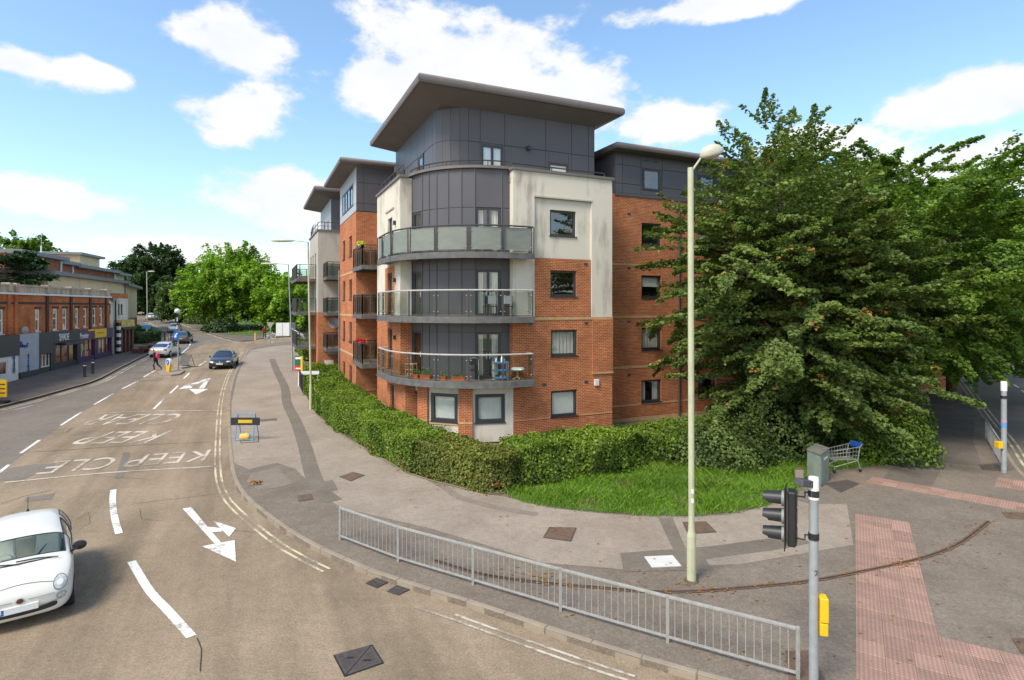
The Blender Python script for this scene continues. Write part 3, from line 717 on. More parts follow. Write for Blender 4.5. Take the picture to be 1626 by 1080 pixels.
# ================================================================== apartment block
APT = empty('apartment_building', (*L2W(10.45, 26.85), 0), 'red brick and cream apartment block with rounded grey corner and overhanging grey roofs', 'building')
FL = [0.0, 2.75, 5.5, 8.25, 11.0]
WZ = [(1.02, 2.2), (3.78, 4.96), (6.5, 7.68), (9.26, 10.44)]
def wall(mb, F, t0, t1, z0, z1, holes=(), reveal=0.14, d=0.0):
    """wall sheet with rectangular openings and their reveals"""
    ts = sorted({t0, t1} | {min(max(h[i], t0), t1) for h in holes for i in (0, 1)}); zs = sorted({z0, z1} | {min(max(h[i], z0), z1) for h in holes for i in (2, 3)})
    for i in range(len(ts) - 1):
        for j in range(len(zs) - 1):
            tm_, zm = (ts[i] + ts[i + 1]) / 2, (zs[j] + zs[j + 1]) / 2
            if any(h[0] < tm_ < h[1] and h[2] < zm < h[3] for h in holes): continue
            mb.fquad(F, ts[i], ts[i + 1], zs[j], zs[j + 1], d)
    for a, b, c, e in holes:
        if b <= t0 or a >= t1 or e <= z0 or c >= z1: continue
        for q in ([(a, c), (b, c)], [(b, c), (b, e)], [(b, e), (a, e)], [(a, e), (a, c)]):
            mb.add([F.p(q[0][0], d, q[0][1]), F.p(q[1][0], d, q[1][1]), F.p(q[1][0], d - reveal, q[1][1]), F.p(q[0][0], d - reveal, q[0][1])], [(0, 1, 2, 3)])
def window(root, F, a, b, c, e, style='blind', d=0.0, fm='frame_dark', fw=0.095, mull=None, sill=True, name='window', transom=None, rec=0.09, glass='window_glass', trim=0.0):
    mb = MB(); d0, d1 = d - rec - 0.05, d - rec
    mb.fbox(F, a, b, d0, d1 + trim, c, c + fw); mb.fbox(F, a, b, d0, d1 + trim, e - fw, e); mb.fbox(F, a, a + fw, d0, d1 + trim, c + fw, e - fw); mb.fbox(F, b - fw, b, d0, d1 + trim, c + fw, e - fw)
    for q in (mull or []): mb.fbox(F, a + (b - a) * q - fw * .6, a + (b - a) * q + fw * .6, d0, d1, c + fw, e - fw)
    for q in (transom or []): mb.fbox(F, a + fw, b - fw, d0, d1 - 0.004, c + (e - c) * q - fw * .4, c + (e - c) * q + fw * .4)
    w = mb.build(name, M[fm], root)
    MB().fquad(F, a + fw, b - fw, c + fw, e - fw, d0 + 0.02).build('pane', M[glass], w)
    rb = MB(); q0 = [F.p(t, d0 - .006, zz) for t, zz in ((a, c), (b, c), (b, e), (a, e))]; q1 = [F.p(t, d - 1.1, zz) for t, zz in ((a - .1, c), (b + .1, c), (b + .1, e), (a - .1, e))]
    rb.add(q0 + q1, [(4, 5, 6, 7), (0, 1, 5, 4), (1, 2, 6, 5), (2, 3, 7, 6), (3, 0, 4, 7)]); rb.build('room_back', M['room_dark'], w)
    if sill: MB().fbox(F, a - 0.04, b + 0.04, d0, d + 0.05, c - 0.045, c).build('sill', M[fm], w)
    if style == 'blind': MB().fquad(F, a + fw, b - fw, c + fw, e - fw, d0 - 0.04).build('blind', M['blind'], w)
    elif style == 'half': MB().fquad(F, a + fw, b - fw, c + (e - c) * .5, e - fw, d0 - 0.04).build('blind', M['blind'], w)
    elif style in ('curtain', 'sides'):
        cm = MB(); spans = [(a + fw, b - fw)] if style == 'curtain' else [(a + fw, a + (b - a) * .3), (b - (b - a) * .34, b - fw)]
        for s0, s1 in spans:
            n = max(6, int((s1 - s0) / 0.06)); zz = [c + fw, e - fw]
            vs = [F.p(s0 + (s1 - s0) * i / n, d0 - 0.08 + 0.025 * math.sin(i * 2.1), z) for z in zz for i in range(n + 1)]
            cm.add(vs, [(i, i + 1, n + 2 + i, n + 1 + i) for i in range(n)])
        cm.build('curtain', M['curtain'], w)
    return w
PA, PB = 6.29, 22.80
FRr = frab(0, PB, 1, 0)            # right (junction) face, t = pa
FLl = frab(PA, 0, 0, -1)           # street face, t = -pb
AC, BC, RO, RG = 10.45, 26.85, 4.05, 3.65
# ---- junction face, pa 10.45 .. 15.64
PE = 15.64
wr = [(12.33, 13.70, z0, z1) for z0, z1 in WZ]
mb = MB(); wall(mb, FRr, 10.45, PE, 0.35, 5.43, wr[:2]); wall(mb, FRr, 11.52, 14.47, 5.55, 8.22, wr[2:3], d=-0.05)
mb.fquad(FRr, 10.45, PE, 5.43, 5.43)
# brick return on the right and inside the bay
Fside = frab(PE, 0, 0, 1); wall(mb, Fside, PB, 24.4, -0.1, 5.43)
Fret = frab(AC, 0, 0, -1); wall(mb, frab(AC, BC, 0, -1), 3.3, 4.05, 2.6, 5.43)
mb.build('brick_wall', M['brick_red'], APT)
mb = MB(); wall(mb, FRr, 10.45, PE + 0.03, -0.1, 0.35, d=0.03); mb.fbox(FRr, 10.45, PE, 0.0, 0.02, 0.98, 1.06 - 0.045)
mb.build('plinth', M['stone_band'], APT)
MB().fbox(FRr, 10.42, PE + .02, -0.1, 0.025, 5.43, 5.55).build('stone_band', M['stone_band'], APT)
MB().fbox(FRr, 14.52, PE + .01, -0.1, 0.045, 2.95, 5.43).build('brick_pier', M['brick_red'], APT)
MB().fbox(FRr, 14.50, PE + .03, -0.1, 0.06, 2.87, 2.95).build('stone_band', M['stone_band'], APT)
# cream render of the upper floors: surround, recessed bay, returns
mb = MB()
wall(mb, FRr, 10.45, PE, 5.55, 12.05, [(11.50, 14.49, 5.55, 10.93)], reveal=0.12)
wall(mb, FRr, 11.50, 14.49, 8.22, 10.93, wr[3:4], d=-0.10)
wall(mb, Fside, PB, 24.4, 5.43, 12.05)
wall(mb, frab(AC, BC, 0, -1), 3.3, 4.05, 5.43, 12.05)
mb.build('render_wall', M['render_cream'], APT)
MB().fbox(FRr, 11.47, 14.52, -0.09, 0.03, 10.93, 11.0).build('drip_mould', M['render_grey'], APT)
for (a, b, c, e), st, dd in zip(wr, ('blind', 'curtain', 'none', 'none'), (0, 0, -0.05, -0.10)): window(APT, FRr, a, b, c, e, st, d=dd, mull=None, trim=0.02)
# alarm box and wall lights
MB().fbox(FRr, 14.62, 14.86, 0.0, 0.09, 2.32, 2.62).build('alarm_box', M['frame_white'], APT, bevel=0.015)
# ---- coping round the terrace of the top flat
def arc(r, a0=0.0, a1=90.0, n=16, ca=AC, cb=BC):
    return [(ca - r * math.sin(R(a0 + (a1 - a0) * i / n)), cb - r * math.cos(R(a0 + (a1 - a0) * i / n))) for i in range(n + 1)]
def wpoly(pts): return [L2W(a, b) for a, b in pts]
def band(name, outer, inner, z0, z1, material, root=APT):
    mb = MB(); n = len(outer); o_ = wpoly(outer); i_ = wpoly(inner)
    for k in range(n - 1):
        q = [o_[k], o_[k + 1], i_[k + 1], i_[k]]
        mb.hexa([(x, y, z0) for x, y in q] + [(x, y, z1) for x, y in q])
    return mb.build(name, M[material], root)
band('coping', [(PE + .08, PB - .08), (10.38, PB - .08)], [(PE + .08, PB + .35), (10.38, PB + .35)], 12.05, 12.17, 'roof_metal')
band('coping', [(PA - .08, 26.2), (PA - .08, 31.75)], [(PA + .35, 26.2), (PA + .35, 31.75)], 12.05, 12.17, 'roof_metal')
band('coping', arc(RG + .12, -2, 92), arc(RG - .3, -2, 92), 12.12, 12.24, 'roof_metal')
# terrace deck
MB().prism(wpoly([(PE, PB + .3)] + [(10.4, PB + .3)] + arc(3.5) + [(PA + .3, 31.7), (PE, 31.7)]), 11.55, 11.75).build('roof_deck', M['roof_grey'], APT)
# guard rail on the coping
def railing(name, pts, z, hgt, root, step=0.95, r=0.03, mid=()):
    path = [(*L2W(a, b), z + hgt) for a, b in pts]; rp = resample(path, step); mb = MB(); mb.tube(path, r, 6)
    for q in rp: mb.tube([(q.x, q.y, z), (q.x, q.y, z + hgt)], r * .8, 6)
    for k in mid: mb.tube([(x, y, z + hgt * k) for x, y, _ in path], r * .6, 5)
    return mb.build(name, M['rail_dark'], root, smooth=True)
railing('guard_rail', [(PE - .3, PB + .22), (10.5, PB + .22)] , 12.17, 0.22, APT)
railing('guard_rail', arc(RG - .12, 0, 90), 12.24, 0.26, APT); railing('guard_rail', [(PA + .2, 26.6), (PA + .2, 31.5)], 12.17, 0.55, APT, mid=(.5,))
# ---- street face of the corner block, pb 26.3 .. 31.7
cb = 26.35
drs = [(-29.0, -28.0, FL[i] + 0.12, FL[i] + 2.2) for i in (1, 2, 3)]
mb = MB(); wall(mb, FLl, -31.7, -cb, 2.75, 5.43, drs[:1]); wall(mb, FLl, -31.7, -25.45, 0.35, 2.75, [(-28.5, -27.55, 1.02, 2.2)])
wall(mb, frab(PA, cb, 1, 0), 0, .9, 2.75, 5.43); wall(mb, frab(PA, 25.45, 1, 0), 0, .9, 0, 2.75); wall(mb, FLl, -29.6, -27.5, 5.6, 8.0, drs[1:2], d=0.012)
wall(mb, frab(8.2, 31.7, -1, 0), 0, 1.91, 0, 12.0)
mb.build('brick_wall', M['brick_red'], APT)
mb = MB(); wall(mb, FLl, -31.7, -25.45, -0.1, 0.35, d=.03); mb.fbox(FLl, -31.7, -25.45, 0, .02, .92, 1.0); mb.build('plinth', M['stone_band'], APT)
mb = MB(); wall(mb, FLl, -31.7, -cb, 5.43, 12.05, drs[1:]); wall(mb, frab(PA, cb, 1, 0), 0, .9, 5.43, 12.05); mb.build('render_wall', M['render_cream'], APT)
MB().fbox(FLl, -29.4, -27.6, 0, .05, FL[3] + 2.55, FL[3] + 2.63).build('drip_mould', M['render_grey'], APT)
for a, b, c, e in drs: window(APT, FLl, a, b, c, e, 'sides', sill=False, name='glazed_door')
window(APT, FLl, -28.5, -27.55, 1.02, 2.2, 'half')
for i in (1, 2, 3): MB().fbox(FLl, -27.35, -27.2, 0, .12, FL[i] + 1.7, FL[i] + 1.9).build('wall_light', M['black_plastic'], APT)
# ---- ground floor bay: three canted cream faces between brick piers
def apt(r, th): return (AC - r * math.sin(R(th)), BC - r * math.cos(R(th)))
ths = [0, 30, 60, 90]
for k in range(3):
    p0, p1 = apt(RO, ths[k + 1]), apt(RO, ths[k])
    F = frab(p0[0], p0[1], p1[0] - p0[0], p1[1] - p0[1]); Lf = math.hypot(p1[0] - p0[0], p1[1] - p0[1])
    a, b = (0.42, 1.72) if k < 2 else (0.5, 1.75)
    mb = MB(); wall(mb, F, 0.0, Lf, 0.0, 2.75, [(a, b, 0.98, 2.22)], reveal=.1); mb.build('render_wall', M['render_cream'], APT)
    window(APT, F, a, b, 0.98, 2.22, 'blind', rec=0.02, fw=0.14, trim=0.05)
    if k == 1: MB().fbox(F, a - .02, b + .02, 0, .03, 0.84, 0.93).build('soldier_course', M['stone_band'], APT)
for th, wd in ((30, 0.30), (60, 0.30)):
    q = [apt(RO + .05, th - 4.3), apt(RO + .07, th), apt(RO + .05, th + 4.3), apt(RO - .3, th + 4.3), apt(RO - .3, th - 4.3)]
    MB().prism(wpoly(q), -0.1, 2.75).build('brick_pier', M['brick_red'], APT)
    MB().prism(wpoly([apt(RO + .062, th - 4.35), apt(RO + .082, th), apt(RO + .062, th + 4.35), apt(RO - .3, th + 4.35), apt(RO - .3, th - 4.35)]), .95, 1.03).build('stone_band', M['stone_band'], APT)
# ---- curved grey wall of floors 1 to 3, in upright panels
TH = [0, 6, 24.5, 34, 43.5, 53, 60, 67, 81, 90]
pan = {}
def clad(name, F, a, b, z0, z1, root, d=0.0, m='clad_grey', gap=0.012):
    return MB().fbox(F, a + gap, b - gap, d - 0.03, d, z0 + gap, z1 - gap).build(name, M[m], root, bevel=0.004)
for fl in (1, 2, 3):
    z0, z1 = FL[fl] + 0.05, (FL[fl + 1] - 0.05 if fl < 3 else 12.12)
    zd = FL[fl] + 2.15
    bk = MB(); seam = MB()
    for i in range(len(TH) - 1):
        p1, p0 = apt(RG, TH[i]), apt(RG, TH[i + 1])
        F = frab(p0[0], p0[1], p1[0] - p0[0], p1[1] - p0[1]); Lf = math.hypot(p1[0] - p0[0], p1[1] - p0[1])
        door = i in (1, 7)
        wall(bk, F, 0, Lf, z0, z1, [(0.06, Lf - .06, z0 + .1, zd)] if door else [], d=-0.035)
        if door:
            window(APT, F, 0.05, Lf - .05, z0 + .08, zd, 'sides' if i == 1 else 'none', d=-.02, rec=.02, fw=.10, mull=[.5] if i == 1 else None, sill=False, name='glazed_door', trim=0.01)
            hd = MB(); zc = z0 + 1.05
            for q in ((.5,) if i == 1 else (.85,)):
                for s in ((-.07, .07) if i == 1 else (0,)):
                    hd.fbox(F, Lf * q + s - .015, Lf * q + s + .015, 0.0, .03, zc - .12, zc + .12); hd.fbox(F, Lf * q + s - (.1 if s < 0 else 0), Lf * q + s + (.1 if s >= 0 else 0), 0.03, .05, zc - .01, zc + .015)
            hd.build('door_handle', M['frame_white'], APT)
            clad('cladding_panel', F, 0, Lf, zd, z1, APT)
        else:
            clad('cladding_panel', F, 0, Lf, z0, zd - .0, APT); clad('cladding_panel', F, 0, Lf, zd, z1, APT)
        q = apt(RG + .012, TH[i]); x, y = L2W(*q); seam.tube([(x, y, z0), (x, y, z1)], 0.028, 6)
    bk.build('backing_wall', M['clad_seam'], APT); seam.build('seam_strips', M['clad_grey'], APT)
# ---- curved balconies
def bal_outline(r, ea=11.15, eb=28.85):
    return [(ea, BC - r)] + arc(r, 0, 90, 18) + [(AC - r, eb)]
def balcony(i, frosted):
    z = FL[i] + 0.10
    root = MB(); 
    outl = bal_outline(4.70)
    poly = wpoly(outl + [(PA - .004, 28.85), (PA - .004, cb), (PA + .85, cb)] + arc(RG + .0, 90, 0, 12) + [(AC, PB - .004), (11.15, PB - .004)])
    mb = MB(); mb.prism(poly, z - 0.06, z); bal = mb.build('balcony', M['deck_wood'], APT)
    # steel edge channel and soffit
    ob, ib = bal_outline(4.73, 11.18, 28.88), bal_outline(4.66, 11.11, 28.82)
    n = len(ob)
    ed = band('edge_beam', ob, ib, z - 0.24, z - 0.01, 'slab_steel', bal)
    fl_ = band('beam_flange', bal_outline(4.78, 11.23, 28.93), bal_outline(4.66, 11.11, 28.82), z - 0.27, z - 0.24, 'slab_steel', bal)
    MB().prism(poly, z - 0.20, z - 0.17).build('soffit', M['soffit'], bal)
    # posts
    zt = z + 1.12
    posts = [(11.13, PB - .65 + .0)] + [apt(4.66, t) for t in (9, 27, 45, 63, 81)] + [(AC - 4.66, 27.75), (AC - 4.66, 28.80)]
    posts[0] = (11.10, BC - 4.66)
    for a, b in posts:
        x, y = L2W(a, b); pm = MB()
        if frosted:
            pm.box(x - .075, x - .025, y - .03, y + .03, z - .22, zt); pm.box(x + .025, x + .075, y - .03, y + .03, z - .22, zt)
        else: pm.box(x - .034, x + .034, y - .03, y + .03, z - .22, zt)
        pm.box(x - .06, x + .06, y - .06, y + .06, z - .25, z - .20)
        pm.build('post', M['rail_dark'], bal)
    path = [(11.10, PB - .05), (11.10, BC - 4.66)] + arc(4.66, 0, 90, 18) + [(AC - 4.66, 28.80), (PA - .05, 28.80)]
    hr = MB(); hr.tube([(*L2W(a, b), zt + .01) for a, b in path], 0.038, 8); hr.build('handrail', M['rail_pale' if i < 3 else 'rail_dark'], bal, smooth=True)
    hb = MB(); hb.tube([(*L2W(a, b), z + .05) for a, b in path], 0.018, 6); hb.build('bottom_rail', M['rail_dark'], bal, smooth=True)
    # glass panels between posts, with clamps
    segs = [((11.10, PB - .08), (11.10, BC - 4.66))] + list(zip(posts[:-1], posts[1:])) + [((AC - 4.66, 28.80), (PA - .05, 28.80))]
    th_of = {1: (9, 0), 2: (9, 27), 3: (27, 45), 4: (45, 63), 5: (63, 81)}
    for k, (p, q) in enumerate(segs):
        if k in th_of and k > 1:
            t0_, t1_ = th_of[k]; m_ = 1.2; pts = [apt(4.64, t0_ + m_ + (t1_ - t0_ - 2 * m_) * j / 6) for j in range(7)]
        else:
            d = Vector((q[0] - p[0], q[1] - p[1])); l = d.length
            if l < .25: continue
            e = d / l * .07; pts = [(p[0] + e.x, p[1] + e.y), (q[0] - e.x, q[1] - e.y)]
        mb = MB(); w = wpoly(pts); n = len(w)
        mb.add([(x, y, z + .1) for x, y in w] + [(x, y, zt - .06) for x, y in w], [(j, j + 1, n + j + 1, n + j) for j in range(n - 1)])
        mb.build('glass_panel', M['frosted' if frosted else 'clear_glass'], bal, smooth=n > 2)
        cl = MB()
        for x, y in (w[0], w[-1]):
            for zz in (z + .22, zt - .22): cl.lathe([(.02, -.02), (.035, -.01), (.035, .01), (.02, .02)], (x, y, zz), 8)
        tag(cl.build('glass_clamps', M['galv'], bal), kind='stuff')
    return bal
balcony(1, False); balcony(2, False); balcony(3, True)
# ---- top flat on the corner: grey panels, rounded corner, big flat roof
QA, QB, QE, QL, QR = 7.62, 24.3, 15.61, 33.0, 1.3
FT = frab(0, QB, 1, 0); FTl = frab(QA, 0, 0, -1)
Z0, Z1 = 11.7, 15.02
wt = [(9.55, 10.62, 11.95, 13.45), (13.02, 14.12, 11.85, 12.98)]
bk = MB(); wall(bk, FT, QA + QR, QE, Z0, Z1, wt, d=-.035); wall(bk, FTl, -QL, -(QB + QR), Z0, Z1, d=-.035); wall(bk, frab(QE, 0, 0, 1), QB, QL, Z0, Z1)
wall(bk, frab(QE, QL, -1, 0), 0, QE - QA, Z0, Z1)
bk.build('backing_wall', M['clad_seam'], APT)
cols = [QA + QR, 9.45, 10.72, 12.72, 13.95 + .3, 15.2, QE]
cols = [8.92, 9.48, 10.70, 12.86, 14.28, 15.25, 15.61]
zs_ = [Z0, 13.5, Z1]
for i in range(len(cols) - 1):
    for z0, z1 in ((Z0, 13.52), (13.52, Z1)):
        if z0 == Z0 and i in (1, 3):
            a, b, c, e = wt[0] if i == 1 else wt[1]
            for q in ((cols[i], a, z0, z1), (b, cols[i + 1], z0, z1), (a, b, e, z1)):
                if q[1] - q[0] > .06 and q[3] - q[2] > .06: clad('cladding_panel', FT, *q, APT, gap=0.006)
        else: clad('cladding_panel', FT, cols[i], cols[i + 1], z0, z1, APT)
window(APT, FT, *wt[0], 'blind', rec=.01, mull=[.5], sill=False, name='glazed_door'); window(APT, FT, *wt[1], 'blind', rec=.01)
cl_ = [-(QB + QR), -27.0, -28.2, -29.5, -30.8, -32.0, -33.0]
for i in range(len(cl_) - 1):
    a, b = cl_[i + 1], cl_[i]
    if i in (1, 4): window(APT, FTl, a + .15, b - .15, 11.9, 13.5, 'blind', rec=-.02, sill=False, name='glazed_door'); clad('cladding_panel', FTl, a, b, 13.52, Z1, APT)
    else: clad('cladding_panel', FTl, a, b, Z0, 13.52, APT); clad('cladding_panel', FTl, a, b, 13.52, Z1, APT)
for k in range(5):
    t0_, t1_ = 18 * k, 18 * (k + 1); ca_, cb_ = QA + QR, QB + QR
    p1 = (ca_ - QR * math.sin(R(t0_)), cb_ - QR * math.cos(R(t0_))); p0 = (ca_ - QR * math.sin(R(t1_)), cb_ - QR * math.cos(R(t1_)))
    F = frab(p0[0], p0[1], p1[0] - p0[0], p1[1] - p0[1]); Lf = math.hypot(p1[0] - p0[0], p1[1] - p0[1])
    clad('cladding_panel', F, 0, Lf, Z0, 13.52, APT, gap=.006); clad('cladding_panel', F, 0, Lf, 13.52, Z1, APT, gap=.006)
    MB().fquad(F, 0, Lf, Z0, Z1, -.03).build('backing_wall', M['clad_seam'], APT)
MB().fbox(FT, 11.82, 11.98, 0, .16, 13.42, 13.62).build('wall_light', M['black_plastic'], APT, bevel=.02)
def roof(a0, a1, b0, b1, ztop, zwall, ov, fas=0.42, root=APT, name='roof', wa0=None, wa1=None, wb0=None, wb1=None):
    """flat roof with a rounded fascia; the soffit drops to the wall line"""
    rf = MB()
    def ring(i, z): return [(*L2W(a, b), z) for a, b in ((a0 + i, b0 + i), (a1 - i, b0 + i), (a1 - i, b1 - i), (a0 + i, b1 - i))]
    wl_ = [(*L2W(a, b), zwall) for a, b in ((wa0, wb0), (wa1, wb0), (wa1, wb1), (wa0, wb1))]
    prof = [(0.16, ztop), (0.05, ztop - .05), (0.0, ztop - .15), (0.0, ztop - fas + .12), (0.05, ztop - fas + .03), (0.14, ztop - fas)]
    vs = []
    for i, z in prof: vs += ring(i, z)
    fs = [(0, 1, 2, 3)]
    for k in range(len(prof) - 1): fs += [(4 * k + j, 4 * k + (j + 1) % 4, 4 * k + 4 + (j + 1) % 4, 4 * k + 4 + j) for j in range(4)]
    rf.add(vs, fs); r_ = rf.build(name, M['roof_metal'], root, smooth=True)
    so = MB(); e = ring(.14, ztop - fas - 0.003); so.add(e + wl_, [(j, (j + 1) % 4, 4 + (j + 1) % 4, 4 + j) for j in range(4)]); so.build('soffit', M['soffit'], r_)
    MB().prism([p[:2] for p in wl_], zwall, zwall + .03).build('ceiling_board', M['soffit'], r_)
    sj = MB()                       # joints of the fascia sheets
    for k in range(1, 4):
        a = a0 + (a1 - a0) * k / 4; x, y = L2W(a, b0 - .002); sj.box(x - .008, x + .008, y - .006, y + .006, ztop - fas + .1, ztop - .14)
    sj.build('fascia_joints', M['clad_seam'], r_)
    return r_
roof(6.27, 16.6, 23.1, 33.8, 15.78, 15.0, 0, wa0=QA + .05, wa1=QE - .02, wb0=QB + .05, wb1=QL)
# ---- recess between corner block and brick wing, with small balconies
RA = 7.9
FR2 = frab(RA, 0, 0, -1)
mb = MB(); dr = [(-34.6, -33.2, FL[i] + .1, FL[i] + 2.15) for i in (1, 2, 3)]; wall(mb, FR2, -35.4, -31.6, -0.1, 11.9, dr); mb.build('brick_wall', M['brick_red'], APT)
for q in dr: window(APT, FR2, *q, 'sides', sill=False, name='glazed_door')
def small_balcony(a0, a1, b0, b1, z, glass, root=APT, bars=True):
    bal = MB().prism(wpoly([(a0, b0), (a1, b0), (a1, b1), (a0, b1)]), z - .05, z).build('balcony', M['deck_wood'], root)
    band('edge_beam', [(a1, b0 - .03), (a0 - .03, b0 - .03), (a0 - .03, b1 + .03), (a1, b1 + .03)], [(a1, b0 + .04), (a0 + .04, b0 + .04), (a0 + .04, b1 - .04), (a1, b1 - .04)], z - .24, z - .006, 'slab_steel', bal)
    pts = [(a1, b0 + .03), (a0 + .03, b0 + .03), (a0 + .03, b1 - .03), (a1, b1 - .03)]
    hr = MB(); hr.tube([(*L2W(*p), z + 1.12) for p in pts], .028, 6); hr.build('handrail', M['rail_dark'], bal)
    rp = resample([(*L2W(*p), 0) for p in pts[:2]], .62) + resample([(*L2W(*p), 0) for p in pts[1:3]], .62) + resample([(*L2W(*p), 0) for p in pts[2:]], .62)
    for q in rp: MB().box(q.x - .025, q.x + .025, q.y - .025, q.y + .025, z - .2, z + 1.1).build('post', M['rail_dark'], bal)
    for p, q in zip(pts[:-1], pts[1:]):
        mb = MB(); x0, y0 = L2W(*p); x1, y1 = L2W(*q); mb.add([(x0, y0, z + .1), (x1, y1, z + .1), (x1, y1, z + 1.02), (x0, y0, z + 1.02)], [(0, 1, 2, 3)]); mb.build('glass_panel', M[glass], bal)
    return bal
for i in (1, 2, 3): small_balcony(5.55, RA - .02, 32.2, 35.25, FL[i] + .1, 'clear_glass')
# ---- brick wing: pa 5.74, pb 35.3 .. 42.2
WA, WB, WE = 5.74, 35.3, 42.2
FW = frab(WA, 0, 0, -1); FWf = frab(0, WB, 1, 0)
ww = [(t, t + 1.15, z0, z1 + .1) for z0, z1 in WZ for t in (-38.05, -40.9)]
mb = MB(); wall(mb, FW, -WE, -WB, -0.1, 11.78, ww); wall(mb, FWf, WA, RA + .05, -0.1, 11.78); wall(mb, frab(9, WE, -1, 0), 0, 9 - WA, -.1, 11.78); mb.build('brick_wall', M['brick_red'], APT)
for z in (2.95, 5.43, 8.15): band('stone_band', [(WA + 2.1, WB - .02), (WA - .02, WB - .02), (WA - .02, WE)], [(WA + 2.1, WB + .1), (WA + .1, WB + .1), (WA + .1, WE)], z, z + .12, 'stone_band')
band('stone_band', [(WA + 2.1, WB - .02), (WA - .02, WB - .02), (WA - .02, WE)], [(WA + 2.1, WB + .1), (WA + .1, WB + .1), (WA + .1, WE)], .92, 1.0, 'stone_band')
for i, q in enumerate(ww): window(APT, FW, *q, ('half', 'none', 'blind')[i % 3])
GZ0, GZ1 = 11.78, 14.55
mb = MB(); wall(mb, FWf, WA, 12, GZ0, GZ1, d=-.03); wall(mb, frab(12, 42.2, -1, 0), 0, 12 - WA, GZ0, GZ1); wall(mb, FW, -WE, -WB, GZ0, GZ1, d=-.03); mb.build('backing_wall', M['clad_seam'], APT)
for a, b in ((WA, 6.2), (6.2, 9.0), (9.0, 12)):
    for z0, z1 in ((GZ0 + .05, 12.3), (12.3, 13.55), (13.55, GZ1)): clad('cladding_panel', FWf, a, b, z0, z1, APT)
mat('clad_pale', (0.40, 0.40, 0.41), 0.5, 0.06)
tt = [-42.2, -41.0, -39.9, -38.8, -37.6, -36.4, -35.3]
for i in range(6):
    clad('cladding_panel', FW, tt[i], tt[i + 1], GZ0 + .05, 12.3, APT, m='clad_pale')
    if i in (1, 2, 3, 4): window(APT, FW, tt[i] + .05, tt[i + 1] - .05, 12.33, 13.7, 'none', rec=-.02, sill=False); clad('cladding_panel', FW, tt[i], tt[i + 1], 13.72, GZ1, APT, m='clad_pale')
    else: clad('cladding_panel', FW, tt[i], tt[i + 1], 12.3, GZ1, APT, m='clad_pale')
roof(4.72, 12.3, 34.95, 43.0, 14.95, 14.5, 0, fas=.36, wa0=WA, wa1=11.9, wb0=WB + .02, wb1=WE)
# link between the corner flat and the wing
mb = MB(); wall(mb, frab(8.4, 0, 0, -1), -36, -33, 11.6, 14.3); mb.build('link_wall', M['clad_grey'], APT)
MB().prism(wpoly([(8.0, 33), (14, 33), (14, 36), (8.0, 36)]), 14.3, 14.62).build('link_roof', M['roof_metal'], APT)
MB().prism(wpoly([(PE, 24.5), (PE, 60), (30, 60), (30, 32), (16, 32)]), 11.2, 11.5).build('roof_deck', M['roof_grey'], APT)
# drain pipe on the street face
x, y = L2W(WA - .12, 41.8); MB().tube([(x, y, 0), (x, y, 8.6)], .05, 8).build('drain_pipe', M['roof_grey'], APT, smooth=True)
# ---- far wing in grey render: pa 4.81, pb 47.8 .. 55
XA, XB, XE = 4.81, 47.8, 55.0
FX = frab(XA, 0, 0, -1); FXf = frab(0, XB, 1, 0)
wx = [(t, t + .95, FL[i] + .12, FL[i] + 2.2) for i in (1, 2, 3) for t in (-50.4, -52.4, -54.2)] + [(t, t + .95, 1.2, 2.4) for t in (-50.4, -52.4)]
mb = MB(); wall(mb, FX, -XE, -XB, 0, 5.6, wx); wall(mb, FXf, XA, 8.5, 0, 5.6); mb.build('brick_wall', M['brick_red'], APT)
mb = MB(); wall(mb, FX, -XE, -XB, 5.6, 12.1, wx); wall(mb, FXf, XA, 8.5, 5.6, 12.1); mb.build('render_wall', M['render_grey'], APT)
for i, q in enumerate(wx): window(APT, FX, *q, ('none', 'half', 'sides')[i % 3], sill=False)
mb = MB(); wall(mb, frab(8.2, 0, 0, -1), -47.9, -42.1, -.1, 12.0); mb.build('brick_wall', M['brick_brown'], APT)
MB().prism(wpoly([(XA - .08, XB - .08), (9, XB - .08), (9, XE + .1), (XA - .08, XE + .1)]), 12.1, 12.22).build('coping', M['roof_metal'], APT)
railing('guard_rail', [(8.4, XB + .1), (XA + .1, XB + .1), (XA + .1, XE)], 12.22, .6, APT, step=.8, mid=(.5,))
for i in (1, 2, 3):
    small_balcony(5.2, 8.15, 45.4, 47.75, FL[i] + .1, 'clear_glass'); small_balcony(3.3, XA - .02, 49.2, 55.4, FL[i] + .1, 'clear_glass')
YA, YB = 6.0, 49.3
mb = MB(); wall(mb, frab(YA, 0, 0, -1), -57, -YB, 12.0, 15.0); wall(mb, frab(0, YB, 1, 0), YA, 14, 12.0, 15.0); mb.build('backing_wall', M['clad_seam'], APT)
for k in range(6): clad('cladding_panel', frab(YA, 0, 0, -1), -57 + k * 1.28, -57 + (k + 1) * 1.28, 13.4, 15.0, APT, d=.03, m='clad_pale'); (clad if k % 2 else clad)('cladding_panel', frab(YA, 0, 0, -1), -57 + k * 1.28, -57 + (k + 1) * 1.28, 12.0, 13.4, APT, d=.03, m='clad_pale' if k % 2 else 'clad_grey')
for k in range(3): clad('cladding_panel', frab(0, YB, 1, 0), YA + k * 2.6, YA + (k + 1) * 2.6, 12.0, 15.0, APT, d=.03)
roof(4.5, 14.5, 48.0, 58.0, 15.75, 15.0, 0, wa0=YA, wa1=13.9, wb0=YB, wb1=57)
